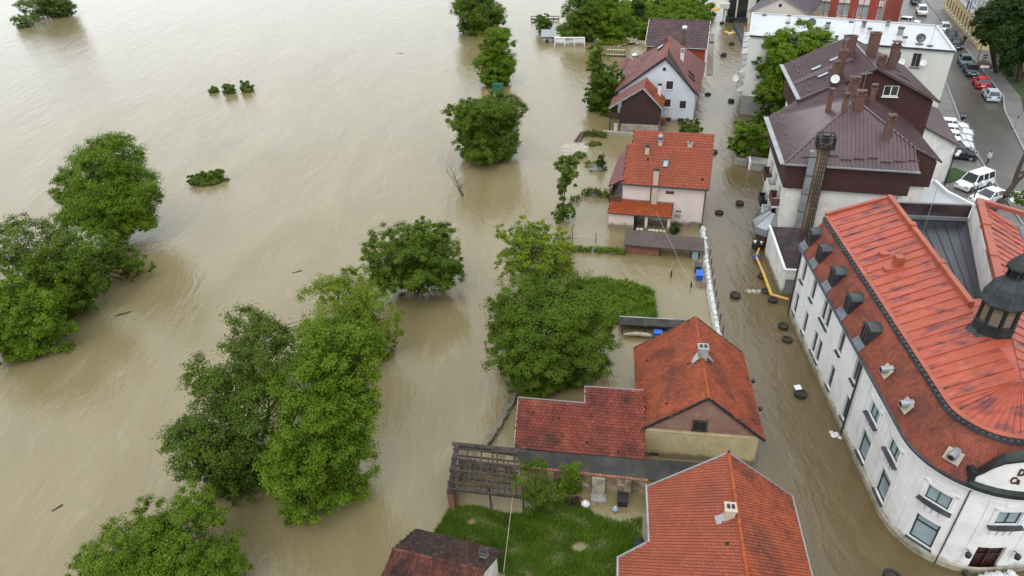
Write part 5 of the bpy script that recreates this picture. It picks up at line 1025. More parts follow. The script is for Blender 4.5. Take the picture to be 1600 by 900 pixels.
for o in clo + [m for m in more if m[2] < 3]: window(h, cp, *o, .22, glass='glass_blue', frame_m='dark_metal', fw=.08, mull=0, trans=1, sill='dark_zinc', sill_o=.16, sill_x=.08, sill_h=.06)
dw = window(h, cp, *door, .22, glass='door_red', frame_m='door_red', fw=.12, mull=1, trans=1, sill=None, name='entrance_door')
sweep([(.08, -.6), (.1, .42), (.0, .5)], 0, cp.L, 'plinth', 'plinth', h)
sweep([(0, 6.55), (.1, 6.6), (.16, 6.85), (.42, 6.98), (.42, 7.1), (0, 7.1)], 0, cp.L, 'cornice', 'stucco_white', h, True)
for s in (17.75, 21.0, 24.85, 28.45, 32.2, 36.0):   # ledges, aprons and raised surrounds
    sweep([(0, 4.2), (.26, 4.2), (.27, 4.26), (.0, 4.34)], s - .92, s + .92, 'window_ledge', 'dark_zinc', h, True, .3)
    for k in (-.55, -.18, .18, .55): sweep([(0, 3.55), (.1, 3.6), (.14, 4.02), (0, 4.05)], s + k - .12, s + k + .12, 'apron_block', 'stucco_white', h, True, .2)
    for a, b, z0, z1 in ((-.95, -.78, 4.4, 5.75), (.78, .95, 4.4, 5.75), (-.95, .95, 5.62, 5.8), (-.5, .5, 5.9, 6.08)): sweep([(0, z0), (.06, z0), (.06, z1), (0, z1)], s + a, s + b, 'window_surround', 'stucco_white', h, True, .3)
    for a, b, z0, z1 in ((-1.35, -1.28, 1.0, 6.2), (1.28, 1.35, 1.0, 6.2), (-1.35, 1.35, 6.2, 6.28)): sweep([(0, z0), (.04, z0), (.04, z1), (0, z1)], s + a, s + b, 'panel_moulding', 'stucco_white', h, True, .3)
for s in (0.05, 14.75): MB().tube([cp.P(s, 7.0, .4), cp.P(s, 6.6, .12), cp.P(s + .05, .0, .12)], .07, 6).build('downpipe', 'dark_metal', h)
MB().tube([cp.P(26.05, 7.0, .45), cp.P(26.05, 6.6, .1), cp.P(26.05, 0, .1)], .035, 6).build('lightning_rod_cable', 'dark_metal', h)
for s in (27.2, 29.75):
    lmp = MB().tube([cp.P(s, 2.0, 0), cp.P(s, 2.15, .35)], .03, 5).build('lamp_bracket', 'dark_metal', h); q_ = cp.P(s, 1.75, .38); MB().lathe(q_, [(.04, .45), (.17, .3), (.15, .05), (.05, 0)], 8).build('wall_lantern', 'dark_metal', lmp)
# mansard
curb0 = cp.P(0, 9.9, -1.25)
sweep([(.36, 7.12), (.50, 7.14), (.52, 7.28), (.36, 7.3)], 0, cp.L, 'gutter', 'dark_zinc', h, True)
mz = lambda t: (.32 - 1.55 * t, 7.26 + 2.45 * (t ** 0.9))
man = sweep([mz(k / 6) for k in range(7)], 0, cp.L, 'mansard_roof', 'mansard', h)
mb = MB(); rows = 13
for r_ in range(rows):
    t0, t1 = r_ / rows, (r_ + 1.05) / rows; (o0, z0), (o1, z1) = mz(t0), mz(min(1, t1)); s = (r_ % 2) * .11
    while s < S4 + 4:
        w_ = .215; j = random.uniform(-.01, .01)
        mb.add([cp.P(s + .01, z0, o0 + .05 + j), cp.P(s + w_ / 2, z0 - .05, o0 + .07 + j), cp.P(s + w_, z0, o0 + .05 + j), cp.P(s + w_, z1, o1 + .015), cp.P(s + .01, z1, o1 + .015)], [(0, 1, 2, 3, 4)]); s += .225
mb.build('mansard_tiles', 'mansard', man, kind='stuff')
MB().poly([cp.P(0, 6.9), E_ + (6.9,), E_ + (11.1,), tuple(curb0)] + [cp.P(0, z_, o_) for o_, z_ in [mz(k / 6) for k in range(6, -1, -1)]]).build('end_wall', 'tar', h)
sweep([(-1.12, 9.62), (-1.02, 9.66), (-1.05, 9.86), (-1.3, 9.9)], 0, cp.L, 'curb_rail', 'dark_zinc', h)
cr_ = MB(); s = 0
while s < S4: cr_.obox(cp.P(s, 9.9, -1.12), (.05, 0, 0), (0, .05, 0), (0, 0, .06)); s += .45
cr_.build('curb_brackets', 'dark_metal', h, kind='stuff')
# red metal roof, sheet by sheet
APX = V3((27.8, 27.5, 11.4)); RA, RB_ = V3((31.3, 49.75, 11.15)), V3((38.0, 48.2, 11.15))
def ridge(s):
    if s <= S1: t = s / S1; return RA * (1 - t) + APX * t
    if s >= S4: t = min(1, (s - S4) / 22); return APX * (1 - t) + RB_ * t
    return APX
def curb(s): return V3(cp.P(s, 9.9, -1.25))
seams = [k * S1 / 25 for k in range(26)] + [S1 + (S4 - S1) * k / 22 for k in range(1, 23)] + [S4 + 22 * k / 24 for k in range(1, 25)]
rb = MB()
for a, b in zip(seams, seams[1:]):
    for t in ((curb(a), curb(b), ridge(b)), (curb(a), ridge(b), ridge(a))):
        if np.linalg.norm(np.cross(t[1] - t[0], t[2] - t[0])) > 1e-4: rb.poly([p - V3((0, 0, .05)) for p in t])
red = rb.build('roof', 'red_coping', h)
for i, (a, b) in enumerate(zip(seams, seams[1:])):
    ca, cb_, ra, rb2 = curb(a), curb(b), ridge(a), ridge(b); mb = MB(); up_ = V3((0, 0, .0 + .008 * (i % 3)))
    if np.linalg.norm(ra - rb2) < 1e-3: mb.poly([ca + up_, cb_ + up_, ra + up_])
    else: mb.poly([ca + up_, cb_ + up_, (cb_ + rb2) / 2 + up_, (ca + ra) / 2 + up_]); mb.poly([(ca + ra) / 2 + up_, (cb_ + rb2) / 2 + up_, rb2 + up_, ra + up_])
    e1_ = ra if np.linalg.norm(ra - rb2) > 1e-3 else ca * .08 + ra * .92
    mb.bar(ca + V3((0, 0, .03)), e1_ + V3((0, 0, .03)), .035, .075); mb.build('roof_sheet', 'red_sheet', red)
sweep([(-1.2, 9.92), (-1.45, 9.98), (-1.45, 10.04), (-1.2, 9.98)], 0, S4 + 5, 'snow_rail', 'red_coping', red, True)
# ridge upstands, courtyard roof
dA = nrm(APX - RA); dB = nrm(APX - RB_); kA, kB = RA + dA * 15.6, RB_ + dB * 15.2; pA = V3((dA[1], -dA[0], 0)) * -1; pA = pA if pA[0] > 0 else -pA; pB = V3((dB[1], -dB[0], 0)); pB = pB if pB[0] < 0 else -pB
up1 = MB().bar(RA + pA * .12 + V3((0, 0, .12)), kA + pA * .12 + V3((0, 0, .2)), .34, .4).build('ridge_upstand', 'red_coping', h)
for k in (.33, .68): c_ = RA * (1 - k) + kA * k; MB().obox(c_ + pA * .12 + V3((0, 0, .2)), dA * .25, pA * .24, V3((0, 0, .24))).build('coping_step', 'red_coping', up1)
up2 = MB().bar(RB_ + pB * .05 + V3((0, 0, .12)), kB + pB * .05 + V3((0, 0, .2)), .5, .4).build('ridge_upstand', 'red_coping', h)
for k in (.3, .62): c_ = RB_ * (1 - k) + kB * k; MB().obox(c_ + pB * .05 + V3((0, 0, .2)), dB * .25, pB * .3, V3((0, 0, .24))).build('coping_step', 'red_coping', up2)
MB().bar(RA + V3((-4.9, -.1, -1.15)), RA + V3((0, 0, .05)), .3, .25).build('end_coping', 'red_coping', h)
MB().bar(RB_ + V3((0, 0, .1)), RB_ + V3((5.5, -2.6, -1.1)), .4, .3).build('end_coping', 'red_coping', h)
MB().poly([kA - dA * .8 - pA * .05 - V3((0, 0, .03)), APX - V3((0, 0, .03)), kB - dB * .8 - pB * .05 - V3((0, 0, .03))]).build('roof_infill', 'red_sheet', red)
MB().poly([(kA[0], kA[1], 9.0), (kB[0], kB[1], 9.0), tuple(kB), tuple(kA)]).build('court_end', 'red_coping', h)
zc = 9.3; wA0, wA1 = RA + pA * .3, kA + pA * .3; wB0, wB1 = RB_ + pB * .32, kB + pB * .32
cw = MB()
for a, b in ((wA0, wA1),): cw.poly([(a[0], a[1], zc - .2), (b[0], b[1], zc - .2), (b[0], b[1], 11.2), (a[0], a[1], 11.1)])
cw.build('court_wall', 'red_coping', h); MB().poly([(wB0[0], wB0[1], zc - .2), (wB1[0], wB1[1], zc - .2), (wB1[0], wB1[1], 11.2), (wB0[0], wB0[1], 11.1)]).build('court_wall', 'white_wall', h)
court = MB().poly([(wA0[0], wA0[1], zc - .06), (wA1[0], wA1[1], zc - .06), (wB1[0], wB1[1], zc - .06), (wB0[0], wB0[1], zc - .06)]).build('court_roof', 'slate_sheet', h)
for k in range(7):
    t0, t1 = k / 7, (k + 1) / 7; f = lambda t, e: (wA0 * (1 - t) + wB0 * t) if e else (wA1 * (1 - t) + wB1 * t)
    a, b, c_, d_ = f(t0, 1), f(t1, 1), f(t1, 0), f(t0, 0); zz_ = zc + .004 * (k % 2); mb = MB().poly([(a[0], a[1], zz_), (d_[0], d_[1], zz_), (c_[0], c_[1], zz_), (b[0], b[1], zz_)]); mb.bar((a[0], a[1], zz_ + .03), (d_[0], d_[1], zz_ + .03), .04, .07); mb.build('court_sheet', 'slate_sheet', court)
MB().obox((wA0 + wB0) / 2 * V3((1, 1, 0)) + V3((.1, .3, 9.9)), (wB0 - wA0) * V3((.5, .5, 0)), V3((.05, .12, 0)), V3((0, 0, .75))).build('court_end_wall', 'tar_brown', h)
MB().obox((wA0 + wB0) / 2 * V3((1, 1, 0)) + V3((0, .0, 9.5)), (wB0 - wA0) * V3((.49, .49, 0)), V3((.03, .12, 0)), V3((0, 0, .14))).build('court_flashing', 'zinc', h)
antenna(h, (33.3, 47.0, zc), 4.2, 6, 1.0); antenna(h, (37.2, 47.4, 11.0), 1.6, 0, name='thin_mast')
for x, y, z, a_, b_, c_ in ((27.75, 40.7, 10.55, .28, .28, .75), (27.15, 40.45, 10.35, .45, .28, .22), (27.6, 42.3, 10.45, .3, .25, .2)): MB().obox((x, y, z), V3((a_, -.03, 0)), V3((.03, b_, 0)), V3((0, 0, c_))).build('sheet_clad_chimney', 'red_coping', h)
# dormers and small vents
for i, s in enumerate((.75, 3.45, 6.8, 10.3, 13.8)):
    W2, zb, zt_ = .62, 7.7, 8.95; prof = [(-W2, zb), (W2, zb), (W2, zt_)] + [(W2 * math.cos(t), zt_ + .3 * math.sin(t)) for t in [math.pi * k / 8 for k in range(1, 8)]] + [(-W2, zt_)]
    mb = MB(); n_ = len(prof); vs = [cp.P(s + a, z, .02) for a, z in prof] + [cp.P(s + a, z, -1.75) for a, z in prof]
    mb.add(vs, [(k, n_ + k, n_ + (k + 1) % n_, (k + 1) % n_) for k in range(n_)] + [tuple(range(n_))]); dm = mb.build('dormer', 'dark_zinc', h)
    g = [(a * .62, zb + .22 + (z - zb - .1) * .8) for a, z in prof]; MB().poly([cp.P(s + a, z, .045) for a, z in g]).build('dormer_window', 'glass_dark', dm)
    f = MB(); gg = g + [g[0]]
    for (a, z), (b, y) in zip(gg, gg[1:]): f.bar(cp.P(s + a, z, .06), cp.P(s + b, y, .06), .06, .07)
    f.bar(cp.P(s, g[0][1], .06), cp.P(s, zt_ + .1, .06), .04, .05); f.build('frame', 'dark_zinc' if i % 2 else 'old_wood', dm)
    e = MB(); 
    for a in (-1, 1): e.bar(cp.P(s + a * (W2 + .02), zt_ + .02, .1), cp.P(s + a * (W2 + .02), zt_ + .02, -1.7), .06, .06)
    e.build('dormer_eave', 'copper_dark', dm)
    MB().add([cp.P(s - .75, 7.33, .42), cp.P(s + .62, 7.33, .42), cp.P(s + .55, 7.8, .1), cp.P(s - .65, 7.8, .1)], [(0, 1, 2, 3)]).build('lead_apron', 'lead', dm)
for s in (17.4, 20.5, 24.7):
    b0_ = V3(cp.P(s, 8.25, -.12)); n_ = V3((*(cp.at(s, 1) - cp.at(s, 0)), 0)); t_ = V3((-n_[1], n_[0], 0)); up_ = nrm(-n_ * .6 + V3((0, 0, 1)))
    vt = MB().obox(b0_ + n_ * .05, t_ * .42, up_ * .38, nrm(n_ + V3((0, 0, .6))) * .04).build('roof_vent', 'stone', h)
    MB().tube([b0_ + n_ * .42 + V3((0, 0, .12)), b0_ - n_ * .3 + V3((0, 0, .2))], [.24, .24], 9).build('vent_hood', 'zinc', vt); MB().tube([b0_ + n_ * .40 + V3((0, 0, .12)), b0_ + n_ * .44 + V3((0, 0, .12))], [.16, .16], 9).build('vent_mouth', 'black', vt)
# curved sign parapet
sc, hw = 29.5, 3.6; 
def ph_(t):
    t = abs(t); K = [(0, 10.2), (.35, 10.08), (.6, 9.85), (.75, 9.5), (.85, 9.0), (.93, 8.35), (1.0, 7.95)]
    for (a, x), (b, y) in zip(K, K[1:]):
        if t <= b: return x + (y - x) * (t - a) / (b - a)
    return 7.95
fb = MB(); cc = MB(); n_ = 48
for i in range(n_):
    t0, t1 = -1 + 2 * i / n_, -1 + 2 * (i + 1) / n_; a, b = sc + t0 * hw, sc + t1 * hw; za, zb_ = ph_(t0), ph_(t1)
    fb.add([cp.P(a, 7.3, .3), cp.P(b, 7.3, .3), cp.P(b, zb_, .3), cp.P(a, za, .3), cp.P(a, 7.3, -.05), cp.P(b, 7.3, -.05), cp.P(b, zb_, -.05), cp.P(a, za, -.05)], [(0, 1, 2, 3), (7, 6, 5, 4)])
    cc.add([cp.P(a, za - .02, .42), cp.P(b, zb_ - .02, .42), cp.P(b, zb_ + .13, .40), cp.P(a, za + .13, .40), cp.P(b, zb_ + .16, -.25), cp.P(a, za + .16, -.25), cp.P(b, zb_, -.25), cp.P(a, za, -.25)], [(0, 1, 2, 3), (3, 2, 4, 5), (5, 4, 6, 7)])
for t in (-1, 1): a = sc + t * hw; fb.poly([cp.P(a, 7.3, .3), cp.P(a, 7.95, .3), cp.P(a, 7.95, -.05), cp.P(a, 7.3, -.05)])
par = fb.build('sign_parapet', 'stucco_white', h); cc.build('parapet_coping', 'copper_dark', par); sweep([(.3, 7.28), (.56, 7.3), (.58, 7.5), (.32, 7.62)], sc - hw - .1, sc + hw + .1, 'parapet_gutter', 'copper_dark', par, True, .3)
for a in (-1, 1): s = sc + a * (hw + .12); MB().obox(cp.P(s, 7.75, .1), V3((.16, .0, 0)), V3((0, .3, 0)), V3((0, 0, .45))).build('parapet_end_block', 'copper_dark', par)
def lettering(txt, s, z, size):
    cu_ = bpy.data.curves.new('lettering', 'FONT'); cu_.body = txt; cu_.size = size; cu_.extrude = .03; cu_.offset = .012; cu_.space_character = 1.0
    to = bpy.data.objects.new('tmp_text', cu_); COL.objects.link(to); dg = bpy.context.evaluated_depsgraph_get(); me = bpy.data.meshes.new_from_object(to.evaluated_get(dg)); bpy.data.objects.remove(to)
    me.materials.clear(); me.materials.append(M['brown_clad']); o = bpy.data.objects.new('lettering', me); COL.objects.link(o); o.parent = par
    n_ = cp.at(s + .3, 1) - cp.at(s + .3, 0); rz = math.atan2(n_[0], -n_[1]); p_ = cp.P(s, z, .34)
    o.matrix_local = Matrix.Translation(Vector(p_) - h.location) @ Matrix.Rotation(rz, 4, 'Z') @ Matrix.Rotation(R(90), 4, 'X') @ Matrix.Diagonal((.82, 1.35, 1, 1)); return o
lettering('Do', 27.45, 8.80, .5); lettering('Ca', 27.30, 8.16, .5)
# cupola
cz = V3((29.0, 32.05, 10.9)); A8 = R(22.5)
KQ = .88
cup = MB().lathe(cz, [(r_ * KQ, z_) for r_, z_ in [(1.75, -.1), (1.62, .12), (1.30, .42), (1.24, .95)]], 8, A8).build('cupola_skirt', 'copper_dark', h)
MB().lathe(cz, [(r_ * KQ, z_) for r_, z_ in [(1.32, .95), (1.32, 1.06), (1.16, 1.1), (1.12, 1.15)]], 8, A8).build('cupola_base_moulding', 'copper_dark', h)
for k in range(8):
    t0, t1 = A8 + 2 * math.pi * k / 8, A8 + 2 * math.pi * (k + 1) / 8; p0_, p1_ = V3((math.cos(t0), math.sin(t0), 0)) * .95, V3((math.cos(t1), math.sin(t1), 0)) * .95
    pnl = MB(); a, b = p0_ * .87 + p1_ * .13, p0_ * .13 + p1_ * .87
    for j in range(9): 
        z = 1.18 + j * .155; pnl.add([cz + a * .97 + V3((0, 0, z + .14)), cz + b * .97 + V3((0, 0, z + .14)), cz + b * 1.03 + V3((0, 0, z)), cz + a * 1.03 + V3((0, 0, z)), cz + a * .97 + V3((0, 0, z)), cz + b * .97 + V3((0, 0, z))], [(0, 3, 2, 1), (3, 4, 5, 2)])
    pnl.build('louvre_panel', 'louvre_wood', h)
    MB().bar(cz + p0_ * 1.03 + V3((0, 0, 1.1)), cz + p0_ * 1.03 + V3((0, 0, 2.6)), .16, .16).build('cupola_post', 'copper_dark', h)
MB().lathe(cz, [(r_ * KQ, z_) for r_, z_ in [(.98, 1.1), (.98, 2.6)]], 8, A8).build('cupola_core', 'black', h)
dome = MB().lathe(cz, [(r_ * KQ, z_) for r_, z_ in [(1.12, 2.55), (1.5, 2.52), (1.52, 2.62), (1.36, 2.9), (1.22, 3.25), (1.02, 3.6), (.72, 3.9), (.56, 4.08), (.5, 4.2)]], 8, A8).build('cupola_dome', 'copper_dark', h)
rb3 = MB()
for k in range(8):
    t = A8 + 2 * math.pi * k / 8; rb3.tube([cz + V3((math.cos(t) * r_ * KQ, math.sin(t) * r_ * KQ, z)) for r_, z in ((1.52, 2.62), (1.37, 2.9), (1.23, 3.25), (1.03, 3.6), (.73, 3.9), (.52, 4.15))], .025, 4)
rb3.build('dome_ribs', 'dark_zinc', dome)
lan = MB().lathe(cz, [(r_ * KQ, z_) for r_, z_ in [(.58, 4.2), (.58, 4.3), (.5, 4.3), (.46, 4.32)]], 8, A8).build('lantern_base', 'copper_dark', h); MB().lathe(cz, [(r_ * KQ, z_) for r_, z_ in [(.33, 4.3), (.33, 4.85)]], 8, A8).build('lantern_core', 'black', lan)
for k in range(8): t = A8 + 2 * math.pi * k / 8; MB().bar(cz + V3((math.cos(t) * .4, math.sin(t) * .4, 4.3)), cz + V3((math.cos(t) * .4, math.sin(t) * .4, 4.85)), .12, .12).build('lantern_post', 'copper_dark', lan)
MB().lathe(cz, [(r_ * KQ, z_) for r_, z_ in [(.5, 4.83), (.74, 4.82), (.72, 4.92), (.52, 5.2), (.28, 5.5), (.1, 5.72), (.06, 5.85), (.16, 5.95), (.16, 6.05), (.05, 6.12), (.04, 6.7), (.005, 6.8)]], 8, A8).build('lantern_dome', 'copper_dark', h)
# ================================================================== trees and plants
def leaves(lobes, dens, L, Wd_, droop=0.0, clump=0.24, zmin=0.02, shell=0.55, rough=0.22):
    """numpy leaf cards gathered in clumps through the outer volume of the lobes"""
    out = []
    for (x, y, z, r, rz) in lobes:
        if r > 1.6: r *= .93; rz *= .95
        area = 4 * math.pi * ((r * r + 2 * r * rz) / 3); n_ = int(area * dens); ax = np.array((r, r, rz))
        # boughs: uneven sub-lobes round the outside, tufts on each bough, leaves in each tuft
        nb = max(9, int(11 + r * 3.5)); d = RNG.normal(size=(nb, 3)); d /= np.linalg.norm(d, axis=1)[:, None]
        bc = d * (shell + .22 * RNG.random(nb) + rough * .4 * RNG.normal(size=nb))[:, None]; br = .36 + .20 * RNG.random(nb) + .12 * (r < 1.6)
        nc = max(24, int(area * 1.5)); bi = RNG.integers(0, nb, nc); e = RNG.normal(size=(nc, 3)); e += d[bi] * .7 + np.array((0, 0, .35)); e /= np.linalg.norm(e, axis=1)[:, None]
        cen = bc[bi] + e * (br[bi] * (.55 + .45 * RNG.random(nc)))[:, None]
        cr_ = max(.22, min(.62, clump * .62 * (r * r * rz) ** (1 / 3)))
        ci = RNG.integers(0, nc, n_); off = RNG.normal(size=(n_, 3)) * .5; off[:, 2] *= .7
        scl = (cr_ * (0.6 + .8 * RNG.random(nc)))[ci][:, None]
        p = cen[ci] * ax + off * scl + np.array((x, y, z))
        nrm_ = e[ci] * .9 + off * .6 + np.array((0, 0, .6)) + RNG.normal(size=(n_, 3)) * .5
        out.append(np.hstack([p, nrm_]))
        m_ = n_ // 7; q = RNG.normal(size=(m_, 3)); q /= np.linalg.norm(q, axis=1)[:, None]; q *= (.62 * RNG.random(m_) ** .33)[:, None]; out.append(np.hstack([q * ax + np.array((x, y, z)), q + RNG.normal(size=(m_, 3)) * .6 + np.array((0, 0, .5))]))
    A = np.vstack(out); A = A[A[:, 2] > zmin]; p, nr = A[:, :3], A[:, 3:]; nr /= np.linalg.norm(nr, axis=1)[:, None]; n_ = len(p)
    t = RNG.normal(size=(n_, 3)); t[:, 2] -= droop; t -= (t * nr).sum(1)[:, None] * nr; t /= np.linalg.norm(t, axis=1)[:, None] + 1e-9; b = np.cross(nr, t)
    l = (L * (.55 + .7 * RNG.random(n_) + .6 * (RNG.random(n_) < .12)))[:, None]; w_ = (Wd_ * (.7 + .6 * RNG.random(n_)))[:, None]
    v = np.empty((n_, 4, 3)); v[:, 0] = p - t * l / 2; v[:, 1] = p + b * w_ / 2 + t * l * .05; v[:, 2] = p + t * l / 2; v[:, 3] = p - b * w_ / 2 + t * l * .05
    v[:, 1] += nr * w_ * .15; v[:, 3] += nr * w_ * .15
    return v.reshape(-1, 3), np.arange(n_ * 4).reshape(-1, 4)

def limb(mb, a, b, r0, r1, n=5, bend=.12, sides=6):
    a, b = V3(a), V3(b); L = np.linalg.norm(b - a); k = V3((random.uniform(-1, 1), random.uniform(-1, 1), random.uniform(-.2, .8))) * L * bend; pts = []
    for i in range(n + 1): t = i / n; pts.append(a * (1 - t) + b * t + k * math.sin(math.pi * t))
    mb.tube(pts, [r0 + (r1 - r0) * i / n for i in range(n + 1)], sides); return pts

def tree(name, label, base, lobes, leaf='leaf_mid', dens=92, L=0.217, Wd_=0.106, droop=.3, group=None, trunk=.22, bark='bark', cat='tree', zb=0.0, stems=1, clump=.24, shell=.55, twigs=7, rough=.22, skirt=False):
    root = thing(name, label, cat, (base[0], base[1], zb), group=group)
    if skirt:      # boughs hanging down to the water
        for (x, y, z, r, rz) in sorted(lobes, key=lambda q: q[2] - q[4])[:4]:
            g = z - rz
            if g > .3: lobes = lobes + [(x * .9 + base[0] * .1, y + .1 * r, g * .5 + .3, r * .84, max(.6, g * .5 + .4))]
    v, f = leaves(lobes, dens, L, Wd_, droop, clump, zb + .02, shell, rough); arrays_obj('crown', v, f, leaf, root)
    mb = MB(); b0 = V3((base[0], base[1], zb - .5))
    for i, (x, y, z, r, rz) in enumerate(lobes):
        st = b0 + V3((random.uniform(-.4, .4), random.uniform(-.4, .4), 0)) * (stems > 1); c = V3((x, y, max(z, zb + .3)))
        pts = limb(mb, st, c, trunk * (1 if i == 0 else .7), trunk * .25, 6, .08)
        for k in range(twigs):
            dd = RNG.normal(size=3); dd /= np.linalg.norm(dd); dd[2] = abs(dd[2]) * .8 + .1; e = c + dd * np.array((r, r, rz)) * random.uniform(.75, 1.0)
            limb(mb, pts[random.choice((3, 4, 5, 6))], e, trunk * .22, trunk * .05, 4, .1, 4)
    mb.build('trunk', bark, root); return root

